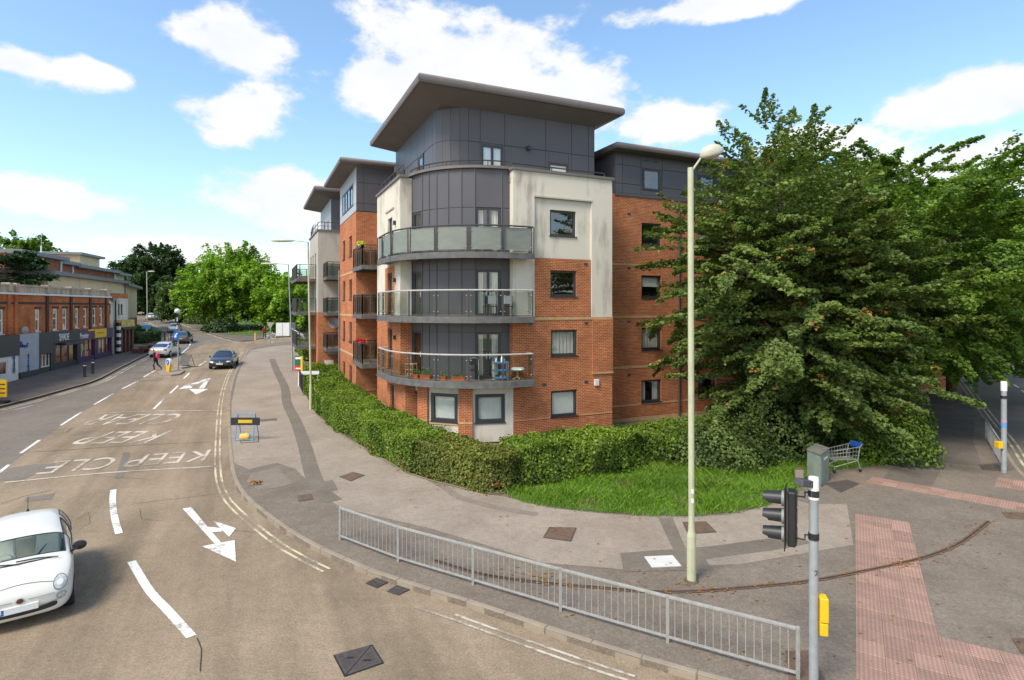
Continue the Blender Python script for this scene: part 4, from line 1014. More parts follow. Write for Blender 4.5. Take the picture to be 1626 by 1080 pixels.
# satellite dish on the far wing, sign panels by the entrance
x, y = L2W(6.0, XB - .35); ds = MB(); ds.lathe([(.02, .10), (.3, .05), (.45, -.06), (.44, -.07), (.28, .03), (.02, .08)], (0, 0, 0), 16, axis='y'); ds.tube([(0, .05, 0), (0, .35, -.15)], .03, 6); ds.tube([(0, .0, -.4), (0, -.45, -.1)], .015, 6)
q = ds.build('satellite_dish', M['galv_dull'], None, smooth=True); q.location = (x, y, 4.75); q.rotation_euler = (R(-15), 0, R(18)); q.parent = APT; q.location = Vector((x, y, 4.75)) - ORG[APT.name]
MB().fbox(FXf, 5.3, 6.0, 0, .05, 1.25, 1.75).build('notice_board', M['frame_white'], APT)
MB().fbox(FXf, 5.5, 7.2, 0, .04, 2.2, 2.5).build('building_sign', M['galv_dull'], APT)
# ---- right wing behind the trees: pb 24.3, pa 15.64 .. 46
RB, REND = 24.3, 46.0
FRW = frab(0, RB, 1, 0)
wc = [18.5, 22.3, 26.0, 29.8, 33.5, 37.3, 41.0]
wq = [(t, t + 1.28, z0, z1 - .02) for z0, z1 in WZ for t in wc]
mb = MB(); wall(mb, FRW, PE, REND, 0.3, 11.78, wq); wall(mb, frab(REND, 0, 0, 1), RB, 32, 0, 11.78); mb.build('brick_wall', M['brick_red'], APT)
mb = MB(); wall(mb, FRW, PE, REND, -.1, .3, d=.03); mb.build('plinth', M['stone_band'], APT)
for z, zz in ((.92, 1.0), (2.85, 2.97), (5.45, 5.57), (8.15, 8.25)): MB().fbox(FRW, PE + .02, REND, -.05, .02, z, zz).build('stone_band', M['stone_band'], APT)
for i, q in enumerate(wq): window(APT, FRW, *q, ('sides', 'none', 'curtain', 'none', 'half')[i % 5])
GA = 16.86
wg = [(t + .1, t + 1.2, 12.15, 13.25) for t in wc]
mb = MB(); wall(mb, FRW, GA, REND, 11.78, 13.95, wg, d=-.03); wall(mb, frab(GA, 36, 0, -1), 0, 36 - RB, 11.3, 13.95); mb.build('backing_wall', M['clad_seam'], APT)
MB().fbox(FRW, GA - .05, REND, -.1, .05, 11.72, 11.86).build('metal_flashing', M['clad_grey'], APT)
xs_ = [GA, 17.3] + [c for w in wc for c in (w - .05, w + 1.35)] + [REND]
for i in range(len(xs_) - 1):
    mid = (xs_[i] + xs_[i + 1]) / 2; hw = [w for w in wg if w[0] < mid < w[1]]
    if hw:
        clad('cladding_panel', FRW, xs_[i], xs_[i + 1], 13.27, 13.95, APT); clad('cladding_panel', FRW, xs_[i], xs_[i + 1], 11.87, 12.1, APT)
    else:
        for z0, z1 in ((11.87, 12.35), (12.35, 13.3), (13.3, 13.95)): clad('cladding_panel', FRW, xs_[i], xs_[i + 1], z0, z1, APT)
for k in range(4):
    F = frab(GA, 36, 0, -1)
    for z0, z1 in ((11.4, 12.6), (12.6, 13.95)): clad('cladding_panel', F, 36 - RB - 2.9 * (k + 1), 36 - RB - 2.9 * k, z0, z1, APT, d=.03)
for q in wg: window(APT, FRW, *q, 'none', rec=0, sill=False)
roof(16.4, REND + .5, 23.55, 36, 14.25, 13.93, 0, fas=.34, wa0=GA, wa1=REND, wb0=RB + .02, wb1=35.8)
# ---- things on the lowest curved balcony (each can be lifted off)
ZB = FL[1] + .10
def at_bal(th, r, z=ZB): x, y = L2W(*apt(r, th)); return (x, y, z)
def planter(th, w, lab, tall, r=4.42):
    x, y, z = at_bal(th, r); e = empty('flower_planter', (x, y, z), lab, 'planter', 'orange planters along the lowest balcony')
    F = frab(*apt(r, th), math.cos(R(th)), -math.sin(R(th)))
    mb = MB(); q = [F.p(-w / 2, .09, z), F.p(w / 2, .09, z), F.p(w / 2, -.09, z), F.p(-w / 2, -.09, z)]; t = [F.p(-w / 2 - .03, .12, z + .2), F.p(w / 2 + .03, .12, z + .2), F.p(w / 2 + .03, -.12, z + .2), F.p(-w / 2 - .03, -.12, z + .2)]
    mb.hexa(q + t); mb.build('trough', M['terracotta'], e)
    lv = MB()
    for _ in range(int(60 * w / .4)):
        t_ = random.uniform(-w / 2, w / 2); h = z + .18 + random.uniform(0, tall); p = Vector(F.p(t_ + random.gauss(0, .04), random.gauss(0, .06), h)); s = random.uniform(.03, .06); a = Vector((random.gauss(0, 1), random.gauss(0, 1), .6)).normalized(); b = a.orthogonal().normalized(); c = a.cross(b)
        lv.add([p - b * s, p - c * s * .6, p + b * s, p + c * s * .6], [(0, 1, 2, 3)])
    lv.build('foliage', mat('plant_leaf', (0.13, 0.24, 0.04), 0.6, 0.3, 20.0), e)
planter(61, .42, 'short orange planter with thin stems beside the leftmost dark post of the lowest balcony', .22); planter(53, .5, 'orange planter with the tallest leafy plant on the lowest balcony', .42); planter(42, .26, 'small square orange pot with a sprig, right of the tall leafy planter', .22); planter(33, .55, 'long orange planter with low green shoots at mid balcony', .07)
# folding chair
x, y, z = at_bal(25, 4.1); e = empty('folding_chair', (x, y, z), 'grey metal folding chair standing on the lowest balcony before the doors', 'chair')
F = frab(*apt(4.1, 25), math.cos(R(25)), -math.sin(R(25)))
mb = MB()
mb.tube([F.p(-.24, .15, z), F.p(-.22, -.05, z + .45), F.p(-.2, -.16, z + .85), F.p(-.1, -.19, z + .95), F.p(.1, -.19, z + .95), F.p(.2, -.16, z + .85), F.p(.22, -.05, z + .45), F.p(.24, .15, z)], .017, 6); mb.build('back_frame', M['galv'], e, smooth=True)
mb = MB(); mb.tube([F.p(-.2, -.25, z), F.p(-.2, .2, z + .45)], .015, 6); mb.tube([F.p(.2, -.25, z), F.p(.2, .2, z + .45)], .015, 6); mb.build('leg_frame', M['galv'], e)
MB().fbox(F, -.2, .2, -.18, .2, z + .43, z + .46).build('seat', M['black_plastic'], e, bevel=.01); MB().fbox(F, -.19, .19, -.17, -.15, z + .65, z + .9).build('backrest', M['black_plastic'], e)
# blue shelf
x, y, z = at_bal(9, 4.25); e = empty('shelf_unit', (x, y, z), 'small blue three tier shelf with bottles at the right of the lowest balcony', 'shelf')
F = frab(*apt(4.25, 9), math.cos(R(9)), -math.sin(R(9)))
for q in (.08, .4, .72): MB().fbox(F, -.33, .33, -.16, .16, z + q, z + q + .07).build('tray', M['light_blue'], e, bevel=.01)
for s in (-.3, .3):
    for d in (-.14, .14): MB().fbox(F, s - .02, s + .02, d - .02, d + .02, z, z + .8).build('leg', M['pine' if d > 0 else 'white_paint'], e)
for s, h in ((-.2, .2), (.05, .28), (.12, .24)):
    MB().lathe([(.035, 0), (.04, .02), (.04, h * .6), (.015, h * .8), (.015, h)], F.p(s, 0, z + .79), 8).build('bottle', M['blind'], e)
# round stool
x, y, z = at_bal(-1, 4.35); e = empty('garden_stool', (x, y, z), 'round pale padded stool with wooden feet at the balcony corner', 'stool')
MB().lathe([(.05, .38), (.27, .40), (.31, .46), (.27, .52), (.05, .54)], (x, y, z), 16).build('seat', M['blind'], e, smooth=True); MB().lathe([(.05, .1), (.04, .2), (.06, .38)], (x, y, z), 8).build('pedestal', M['pine'], e)
for k in range(4):
    a = k * math.pi / 2 + .4; MB().tube([(x, y, z + .14), (x + .25 * math.cos(a), y + .25 * math.sin(a), z + .02)], .025, 6).build('foot', M['pine'], e)
# wooden crate shelf by the left door
x, y, z = at_bal(74, 3.95); e = empty('wooden_rack', (x, y, z), 'small pale wooden slatted rack beside the left door of the lowest balcony', 'rack')
F = frab(*apt(3.95, 74), math.cos(R(60)), -math.sin(R(60)))
for q in (.02, .28, .54):
    for k in range(3): MB().fbox(F, -.24, .24, -.15 + k * .11, -.07 + k * .11, z + q, z + q + .03).build('slat', M['pine'], e)
for s in (-.24, .22):
    for d in (-.15, .12): MB().fbox(F, s, s + .03, d, d + .03, z, z + .6).build('leg', M['pine'], e)
# red flowers and yellow flowers on the small balconies
for zz, lab, col in ((FL[1] + .1, 'red flowers spilling over the lowest small recessed balcony', (0.55, 0.02, 0.02)), (FL[3] + .1, 'yellow green trailing flowers on the top small recessed balcony', (0.5, 0.5, 0.03))):
    x, y = L2W(5.62, 32.9); e = empty('window_box', (x, y, zz + 1.0), lab, 'flowers'); F = frab(5.62, 32.9, 0, -1)
    MB().fbox(F, -.5, .5, -.1, .1, zz + .98, zz + 1.12).build('trough', M['black_plastic'], e); lv = MB()
    for _ in range(120):
        p = Vector(F.p(random.uniform(-.5, .5), random.gauss(0, .1), zz + 1.15 + random.uniform(0, .2))); s = .05; a = Vector((random.gauss(0, 1), random.gauss(0, 1), .6)).normalized(); b = a.orthogonal().normalized(); c = a.cross(b); lv.add([p - b * s, p - c * s, p + b * s, p + c * s], [(0, 1, 2, 3)])
    lv.build('blossom', mat('blossom_' + ('red' if col[1] < .1 else 'yellow'), col, .7, .3, 30), e)

# small wall vents, downpipes and movement joints
for t, z in ((14.1, 5.2), (14.1, 2.45), (11.9, 2.45), (14.1, 7.95), (11.2, 5.2)): MB().fbox(FRr, t, t + .2, -.02 if z < 5.5 else -.07, .012 if z < 5.5 else -.04, z, z + .12).build('wall_vent', M['clad_seam'], APT)
for t in (17.6, 21.2, 25.0, 28.7): 
    for z in (2.45, 5.2, 7.95, 10.75): MB().fbox(FRW, t, t + .2, -.01, .012, z, z + .12).build('wall_vent', M['clad_seam'], APT)
for t in (20.9, 28.4, 36.0):
    x, y, _ = FRW.p(t, .09, 0); MB().tube([(x, y, 0), (x, y, 11.7)], .05, 8).build('drain_pipe', M['clad_grey'], APT, smooth=True)
for z in (13.62,): MB().fbox(FRW, 18.65, 18.95, 0, .012, z, z + .08).build('wall_vent', M['frame_dark'], APT); MB().fbox(FRW, 19.25, 19.55, 0, .012, z, z + .08).build('wall_vent', M['frame_dark'], APT)
# furniture on the middle balcony
x, y, z = at_bal(14, 4.2, FL[2] + .1); e = empty('garden_chair', (x, y, z), 'dark garden chair behind the glass of the middle balcony, left of a pair', 'chair', 'chairs on the middle balcony')
def gchair(e, x, y, z):
    for s in (-.2, .2):
        for d in (-.2, .2): MB().box(x + s - .015, x + s + .015, y + d - .015, y + d + .015, z, z + (.9 if d > 0 else .44)).build('leg', M['black_paint'], e)
    MB().box(x - .23, x + .23, y - .22, y + .22, z + .42, z + .46).build('seat', M['black_paint'], e, bevel=.01); MB().box(x - .2, x + .2, y + .19, y + .21, z + .55, z + .9).build('backrest', M['galv_dull'], e)
gchair(e, x, y, z)
x, y, z = at_bal(5, 4.3, FL[2] + .1); e = empty('garden_chair', (x, y, z), 'dark garden chair behind the glass of the middle balcony, right of a pair', 'chair', 'chairs on the middle balcony'); gchair(e, x, y, z)
# ================================================================== old brick terrace with shops
A = P(0, 608, .12); B = P(175, 563.5, .12)
TD = Vector((B[0] - A[0], B[1] - A[1])).normalized()
TER = empty('shop_terrace', (A[0], A[1], G(*A)), 'old two storey red brick terrace with stone parapet above a row of shopfronts', 'building')
FS = Fr(A[0], A[1], TD.x, TD.y)
TT = lambda u: FS.t_at(u)
TL, TR_ = -14.0, TT(174)
ZP, ZC = 7.62, 6.95
def trect(u0, u1, v0, v1, d=0):
    um = (u0 + u1) / 2; return (FS.t_at(u0, d), FS.t_at(u1, d), FS.z_at(um, v1, d), FS.z_at(um, v0, d))
wins = [trect(-7, 6, 491, 531), trect(56, 63.5, 491, 527), trect(84, 91.6, 490, 525), trect(99.5, 106.4, 490, 523), trect(119.4, 124.8, 489, 521), trect(132.6, 137.6, 489, 519.6), trect(147.5, 152.4, 488.5, 517.6), trect(158.2, 162.6, 488.3, 516)]
ZS = FS.z_at(0, 533)
def zfas(u): return FS.z_at(u, 533 - 12.5 * u / 170)
mb = MB(); wall(mb, FS, TL, TR_, 0.2, ZC, wins, reveal=.18); wall(mb, Fr(*FS.p(TR_, 0, 0)[:2], -FS.n[0], -FS.n[1]), 0, 6, 0.2, ZC); mb.build('brick_wall', M['brick_old'], TER)
MB().prism([FS.p(TL, -.3, 0)[:2], FS.p(TR_, -.3, 0)[:2], FS.p(TR_, -6, 0)[:2], FS.p(TL, -6, 0)[:2]], ZC - .3, ZC - .05).build('roof', M['roof_grey'], TER)
for i, q in enumerate(wins): window(TER, FS, *q, ('sides', 'half', 'none')[i % 3], fm='frame_white', fw=.15, rec=.06, transom=[.55])
arcm = MB()
for a, b, c, e in wins:
    arcm.fbox(FS, a - .12, b + .12, -.02, .035, e, e + .18)
arcm.build('window_arches', mat('brick_dark', (0.075, 0.04, 0.03), .9, .25, 6.0), TER)
MB().fbox(FS, TL, TR_ + .05, -.3, .06, ZC + .12, ZP - .08).build('parapet', M['parapet_stone'], TER)
MB().fbox(FS, TL, TR_ + .1, -.35, .14, ZP - .08, ZP + .06).build('parapet_coping', M['parapet_stone'], TER)
MB().fbox(FS, TL, TR_ + .08, -.1, .16, ZC - .02, ZC + .12).build('cornice', M['frame_white'], TER)
for k in range(40):
    t = TL + k * .8
    if t < TR_ and k % 5 not in (0,): MB().fbox(FS, t + .32, t + .48, .06, .085, ZC + .16, ZP - .12).build('baluster', M['parapet_stone'], TER)
MB().fbox(FS, TL, TR_, -.05, .03, ZC - .72, ZC - .55).build('dentil_course', M['brick_dark'], TER)
for u in (-16, 13, 24, 74, 112, 142.5, 167.5):
    t = TT(u); MB().fbox(FS, t - .16, t + .16, -.05, .10, zfas(max(u, 0)) + .02, ZP + .0).build('pilaster', M['brick_dark' if u > 30 else 'brick_old'], TER)
    MB().fbox(FS, t - .22, t + .22, -.32, .2, ZP - .5, ZP + .14).build('parapet_pier', M['parapet_stone'], TER)
x, y, z = FS.p(TT(32), .35, FS.z_at(32, 525)); mb = MB(); mb.lathe([(.02, .08), (.2, .04), (.3, -.04), (.19, .02), (.02, .06)], (x, y, z), 14, axis='x'); mb.build('satellite_dish', M['galv_dull'], TER, smooth=True)
# shopfronts
mat('fascia_black', (0.028, 0.027, 0.028), .5, .15, 2.0); mat('fascia_plum', (0.07, 0.03, 0.09), .5, .15, 2.0); mat('fascia_navy', (0.05, 0.035, 0.09), .5, .1); mat('fascia_yellow', (0.80, 0.46, 0.0), .5, .05)
mat('pale_panel', (0.36, 0.40, 0.44), .7, .12, 1.5); mat('flaking_blue', (0.03, 0.04, 0.22), .7, .2, 4.0); mat('shop_inside', (0.62, 0.56, 0.42), .9, .5, 1.2)
def sign_text(parent, s, F, t0, t1, zc, hgt, material, d):
    me, co = text_mesh(s, 1.0, .02); x0, x1, y0, y1 = co[:, 0].min(), co[:, 0].max(), co[:, 1].min(), co[:, 1].max()
    for v, c in zip(me.vertices, co):
        p = F.p(t0 + (t1 - t0) * (c[0] - x0) / (x1 - x0), d + c[2], zc - hgt / 2 + hgt * (c[1] - y0) / (y1 - y0)); v.co = Vector(p) - ORG[parent.name]
    return link('sign_lettering', me, material, parent)
def shop(u0, u1, wu0, wu1, wv0, wv1, fmat, lab, base_m='fascia_black', fz=None, dd=.35):
    t0, t1 = TT(u0), TT(u1); um = (u0 + u1) / 2
    zg = G(*FS.p((t0 + t1) / 2, 0, 0)[:2]) + .1; zt = zfas(um); zb = fz if fz else zt - .95
    sf = MB().fbox(FS, t0 + .02, t1 - .02, -.1, dd, zb, zt).build('shopfront', M[fmat], TER, bevel=.02); sf['label'] = lab
    for t in (t0 + .02, t1 - .34): MB().fbox(FS, t, t + .32, -.1, dd - .05, zg - .2, zb - .002).build('pillar', M[base_m], sf)
    wt0, wt1 = t0 + .34, t1 - .34
    MB().fbox(FS, wt0, wt1, -.1, dd - .1, zg - .2, zg + .42).build('stall_riser', M[base_m], sf)
    mb = MB(); mb.fquad(FS, wt0, wt1, zg + .42, zb, dd - .22); mb.build('display_window', M['window_glass'], sf)
    fr = MB()
    for k in range(4):
        t = wt0 + (wt1 - wt0) * k / 3; fr.fbox(FS, t - .035, t + .035, dd - .24, dd - .17, zg + .42, zb)
    fr.fbox(FS, wt0, wt1, dd - .24, dd - .16, zg + .42, zg + .5); fr.build('window_frame', M['frame_white' if base_m == 'fascia_black' and u0 < 60 else base_m], sf)
    MB().fbox(FS, wt0, wt1, -.55, -.5, zg, zb).build('shop_interior', M['shop_inside'], sf)
    return sf, t0, t1, zg, zb, zt
SW = shop(53.5, 78, 0, 0, 0, 0, 'fascia_black', 'plain dark fascia over a cream lined shop window', fz=FS.z_at(66, 562))
SH = shop(78, 119.5, 0, 0, 0, 0, 'fascia_black', 'black shopfront lettered SHADE')
sign_text(SH[0], 'SHADE', FS, FS.t_at(94, .36), FS.t_at(109.5, .36), (SH[4] + SH[5]) / 2, .58, M['frame_white'], .37)
MB().fbox(FS, SH[1] + .9, SH[2] - .1, .35, .75, SH[4] - .22, SH[4] + .0).build('awning_box', M['fascia_black'], SH[0], bevel=.03)
PR = shop(119.5, 148, 0, 0, 0, 0, 'fascia_plum', 'purple shopfront with white lettering', base_m='fascia_plum')
sign_text(PR[0], 'Premier', FS, FS.t_at(127, .36), FS.t_at(140.5, .36), (PR[4] + PR[5]) / 2 - .05, .5, M['frame_white'], .37)
MB().fbox(FS, FS.t_at(133), FS.t_at(147), .35, .37, PR[5] - .16, PR[5] - .02).build('sign_strip', M['fascia_yellow'], PR[0])
YS = shop(148, 173.5, 0, 0, 0, 0, 'fascia_navy', 'purple shopfront with bright yellow sign board', base_m='fascia_plum')
MB().fbox(FS, FS.t_at(150.5, .36), FS.t_at(168.5, .36), .35, .40, YS[4] + .12, YS[5] - .02).build('sign_board', M['fascia_yellow'], YS[0])
MB().fbox(FS, FS.t_at(154, .4), FS.t_at(165.5, .4), .40, .404, (YS[4] + YS[5]) / 2 + .02, (YS[4] + YS[5]) / 2 + .14).build('lettering_strip', mat('sign_brown', (.5, .2, 0), .6, .6, 14.0), YS[0])
# window posters
def poster(sf, u0, u1, v0, v1, col, k):
    q = trect(u0, u1, v0, v1, .14); MB().fbox(FS, q[0], q[1], .135, .14, q[2], q[3]).build('poster', mat('poster_%d' % k, col, .6, .35, 5.0), sf)
poster(PR[0], 123, 127, 549, 558, (.55, .60, .55), 1); poster(PR[0], 128.5, 134, 548, 557, (.35, .42, .05), 2); poster(PR[0], 132, 141, 558, 572, (.62, .25, .18), 3); poster(PR[0], 122.5, 130, 560, 576, (.5, .48, .5), 4)
poster(YS[0], 150, 155, 541, 566, (.62, .52, .30), 5); poster(YS[0], 156, 164, 539, 565, (.66, .45, .24), 6); poster(YS[0], 158, 162, 552, 562, (.45, .08, .04), 7)
# corner premises: pale panel with flaking blue paint, dark fascia, white rendered wall
t0, t1 = TT(22), TT(53.5); zg = G(*FS.p(t0, 0, 0)[:2])
pp = MB().fbox(FS, t0, t1 - .02, -.1, .36, zg + .6, zfas(30)).build('shopfront', M['pale_panel'], TER); pp['label'] = 'pale blue grey boarded shopfront with flaking dark blue paint'
MB().fbox(FS, t0, t1 - .02, -.1, .40, zg - .2, zg + .6).build('stall_riser', M['fascia_black'], pp)
fp = MB()
for (u, v0, v1) in ((23.3, 560, 593), (45.5, 561, 590)):
    tt_ = FS.t_at(u, .37); z0, z1 = FS.z_at(u, v1, .37), FS.z_at(u, v0, .37); n = 14
    for k in range(n):
        w = random.uniform(.1, .3); zz = z0 + (z1 - z0) * k / n; fp.fbox(FS, tt_ - w * .6, tt_ + w * .4, .36, .364, zz, zz + (z1 - z0) / n * random.uniform(.7, 1.1))
for k in range(26):
    u = random.uniform(24, 44); v = random.gauss(550, 2.2) if u > 30 else random.gauss(549, 1.5); tt_ = FS.t_at(u, .37); z0 = FS.z_at(u, v, .37); fp.fbox(FS, tt_, tt_ + random.uniform(.1, .5), .36, .3645, z0, z0 + random.uniform(.06, .16))
tag(fp.build('flaked_paint', M['flaking_blue'], pp), kind='stuff')
t0, t1 = TL, TT(21.7)
zt = zfas(5)
d_ = MB().fbox(FS, t0, t1, -.1, .38, FS.z_at(8, 566), zt).build('shopfront', M['fascia_black'], TER); d_['label'] = 'blank dark fascia over white rendered wall at the terrace end'
mb = MB(); q = trect(-12, 13, 574, 597, .3); wall(mb, FS, t0, t1, 0, FS.z_at(8, 566) - .002, [q], d=.3); mb.build('rendered_wall', M['frame_white'], d_)
window(TER, FS, *q, 'none', d=.3, fm='frame_white', rec=.05)
# bright yellow board at the pavement edge
x, y = P(4, 640, .12); e = empty('yellow_sign', (x, y, G(x, y) + .12), 'yellow roadwork board with black feet at the left picture edge', 'sign')
z = G(x, y) + .12; MB().box(x - .75, x + .25, y - .03, y + .03, z + .35, z + 1.35).build('board', M['yellow_plastic'], e); 
for k in range(3): MB().box(x - .7, x + .18, y - .034, y - .03, z + .55 + k * .25, z + .62 + k * .25).build('lettering_bar', M['black_paint'], e)
MB().box(x - .8, x + .3, y - .2, y + .2, z, z + .14).build('foot', M['rubber'], e); MB().box(x - .3, x - .2, y - .02, y + .02, z + .1, z + .4).build('leg', M['galv'], e)
# ================================================================== white house and public bar next to it
u0, u1 = 175.5, 197.5
A2 = FS.p(FS.t_at(175.5), 0, 0); FP = Fr(A2[0], A2[1], TD.x, TD.y)
PUB = empty('rendered_house', (A2[0], A2[1], G(A2[0], A2[1])), 'white rendered house with dark upstairs windows and a brown bar front beyond the terrace', 'building')
tE = FP.t_at(203); zt = FP.z_at(190, 466)
wq_ = []
for uu in (187.3, 191.8):
    wq_.append((FP.t_at(uu), FP.t_at(uu + 3.2), FP.z_at(190, 499), FP.z_at(190, 483)))
mb = MB(); wall(mb, FP, .02, tE, 0.5, FP.z_at(190, 474), wq_); mb.build('rendered_wall', M['render_cream'], PUB)
MB().fbox(FP, .02, tE, -.3, .01, FP.z_at(190, 474), zt).build('brick_band', M['brick_old'], PUB); mb = MB(); wall(mb, Fr(*FP.p(tE, 0, 0)[:2], -FP.n[0], -FP.n[1]), 0, 9, .5, zt); mb.build('side_wall', M['render_cream'], PUB)
for q in wq_: window(PUB, FP, *q, 'none', fw=.06)
MB().fbox(FP, -.05, FP.t_at(181.5), -2, .25, FP.z_at(177, 478), FP.z_at(177, 473)).build('porch_roof', M['roof_grey'], PUB)
x, y, _ = FP.p(FP.t_at(181), .15, 0); MB().tube([(x, y, 1.2), (x, y, FP.z_at(181, 478))], .07, 8).build('drain_pipe', M['black_paint'], PUB)
zb = FP.z_at(192, 523); ztb = FP.z_at(192, 508)
MB().fbox(FP, FP.t_at(183), FP.t_at(204), .02, .6, zb + .25, ztb).build('sign_board', mat('bar_sign', (0.55, 0.40, 0.12), .6, .4, 2.5), PUB)
MB().fbox(FP, FP.t_at(183), FP.t_at(205), .02, .75, zb, zb + .25).build('awning', M['fascia_black'], PUB)
for k in range(4):
    t = FP.t_at(184) + k * (FP.t_at(203) - FP.t_at(184)) / 3.2; MB().fbox(FP, t, t + .3, .02, .5, .8, zb - .002).build('pillar', mat('bar_brown', (0.13, 0.05, 0.035), .6, .2), PUB)
MB().fbox(FP, FP.t_at(183), FP.t_at(204), .0, .06, .8, zb).build('bar_front', M['room_dark'], PUB)
x, y, _ = FP.p(FP.t_at(182.3), .35, 0); ch = MB()
for k in range(9): (MB().box(x - .14, x + .14, y - .14, y + .14, 1.2 + k * .36, 1.2 + (k + 1) * .36 - .002).build('chequered_block', M['white_paint' if k % 2 else 'black_paint'], PUB))
for k in range(3):
    x, y, _ = FP.p(FP.t_at(186) + k * 2.1, 2.2, 0); z = G(x, y) + .12; e = empty('picnic_bench', (x, y, z), ('nearest', 'middle', 'farthest')[k] + ' brown wooden bench on the paved strip before the bar front', 'bench', 'benches outside the bar')
    MB().box(x - .3, x + .3, y - .8, y + .8, z + .68, z + .74).build('table_top', M['bar_brown'], e)
    for s in (-.6, .6): MB().box(x + s - .12, x + s + .12, y - .8, y + .8, z + .4, z + .45).build('seat', M['bar_brown'], e); MB().box(x - .6, x + .6, y + s - .04, y + s + .04, z, z + .4).build('leg', M['bar_brown'], e)
# ================================================================== modern block behind
C0, C1 = (-45.3, 55.8), (-53.0, 78.0)
MOD = empty('modern_block', (C0[0], C0[1], G(*C0)), 'modern cream and brick block with stepped grey monopitch roofs behind the terrace', 'building')
FM = Fr(C0[0], C0[1], C1[0] - C0[0], C1[1] - C0[1]); LM = math.hypot(C1[0] - C0[0], C1[1] - C0[1])
zr = 9.2
MB().fbox(FM, 0, LM, -8, 0, 1, zr).build('render_wall', M['render_warm'], MOD)
MB().fbox(FM, -.4, LM + .4, -8.4, .7, zr, zr + .38).build('roof', M['roof_grey'], MOD)
for k in (1, 2): MB().fbox(FM, LM * k / 3 - .02, LM * k / 3 + .02, 0, .015, 3, zr).build('movement_joint', M['clad_pale'], MOD)
FN = Fr(*FM.p(LM, 0, 0)[:2], -8.0, 15.0); LN = 16.5
MB().fbox(FN, 0.02, LN, -8, -.02, 4.4, zr - .25).build('render_wall', M['render_warm'], MOD); MB().fbox(FN, 0.02, LN + .02, -8, 0.01, 1, 4.4).build('brick_base', M['brick_brown'], MOD)
MB().fbox(FN, -.3, LN + 1.0, -8.4, .7, zr - .25, zr + .12).build('roof', M['roof_grey'], MOD); x, y, _ = FN.p(0.1, .15, 0); MB().tube([(x, y, 2), (x, y, zr - .2)], .09, 8).build('drain_pipe', M['roof_grey'], MOD)
MB().fbox(FN, LN * .5 - .02, LN * .5 + .02, -.01, .01, 4.4, zr - .3).build('movement_joint', M['clad_pale'], MOD)
D0, D1 = (-54.5, 69.0), (-60.3, 88.0); FU = Fr(D0[0], D0[1], D1[0] - D0[0], D1[1] - D0[1]); LU = math.hypot(D1[0] - D0[0], D1[1] - D0[1])
tL = FU.t_at(22)
for a, b, zz in ((tL, FU.t_at(97), 11.6), (FU.t_at(97), FU.t_at(127), 11.35), (FU.t_at(127), LU, 11.2)):
    off = 0 if a == tL else -.8
    MB().fbox(FU, a + .02, b - .02, -9, off, 1, zz).build('brick_wall', M['brick_brown'], MOD); MB().fbox(FU, a - .2, b + .3, -9.4, off + .8, zz, zz + .42).build('roof', M['roof_grey'], MOD)
    x, y, _ = FU.p(b - .3, off + .1, 0); MB().tube([(x, y, 5), (x, y, zz)], .12, 6).build('drain_pipe', M['frame_white'], MOD)
t2 = FU.t_at(207); MB().fbox(FU, LU + .02, t2, -9, -.9, 1, 11.0).build('render_wall', M['render_warm'], MOD); MB().fbox(FU, LU - .1, t2 + .8, -9.4, 0, 11.0, 11.35).build('roof', M['roof_grey'], MOD)
ta, tb = FU.t_at(166), FU.t_at(194); MB().fbox(FU, ta, tb, -7, -3, 11, 13.4).build('stair_tower', M['render_warm'], MOD); MB().fbox(FU, ta - 1, tb + .5, -7.5, -2.4, 13.4, 13.75).build('roof', M['roof_grey'], MOD)
x, y, _ = FU.p(FU.t_at(63), .15, 0); e = MB(); e.tube([(x, y, 10.4), (x, y, 12.9)], .07, 6); e.tube([(x, y, 12.9), (x, y, 14.7)], .02, 5); e.build('mast', M['frame_white'], MOD)
# ================================================================== house behind the big tree
hx, hy = P(448, 531, .12); hy += 14; hx -= 6
HOU = empty('buff_house', (hx, hy, G(hx, hy)), 'buff brick house with brown tiled roof beyond the side road', 'building')
FH = Fr(hx - 3, hy, 1.0, -.12); z0 = G(hx, hy); L_ = 22
wq_ = [(t, t + 2.2, z0 + zz, z0 + zz + 1.2) for t in (1.5, 5.6, 9.7, 13.8) for zz in (.9, 3.6)]
mb = MB(); wall(mb, FH, 0, L_, z0 - .3, z0 + 5.6, wq_); wall(mb, Fr(*FH.p(0, -9, 0)[:2], FH.n[0], FH.n[1]), 0, 9, z0 - .3, z0 + 5.6); mb.build('brick_wall', M['brick_buff'], HOU)
MB().fbox(FH, 0, L_, 0, .03, z0 + 2.6, z0 + 3.3).build('render_band', M['frame_white'], HOU)
for q in wq_: window(HOU, FH, *q, 'sides', fm='frame_white', mull=[.5])
mb = MB(); mb.add([FH.p(-.5, .6, z0 + 5.5), FH.p(L_ + .5, .6, z0 + 5.5), FH.p(L_ - 3, -4.5, z0 + 9.2), FH.p(3, -4.5, z0 + 9.2), FH.p(-.5, -9.6, z0 + 5.5), FH.p(L_ + .5, -9.6, z0 + 5.5)], [(0, 1, 2, 3), (1, 5, 2), (5, 4, 3, 2), (4, 0, 3), (0, 4, 5, 1)]); mb.build('roof', mat('roof_tile', (0.14, 0.085, 0.06), .9, .25, 2.0, fine=.25, fscale=20), HOU)
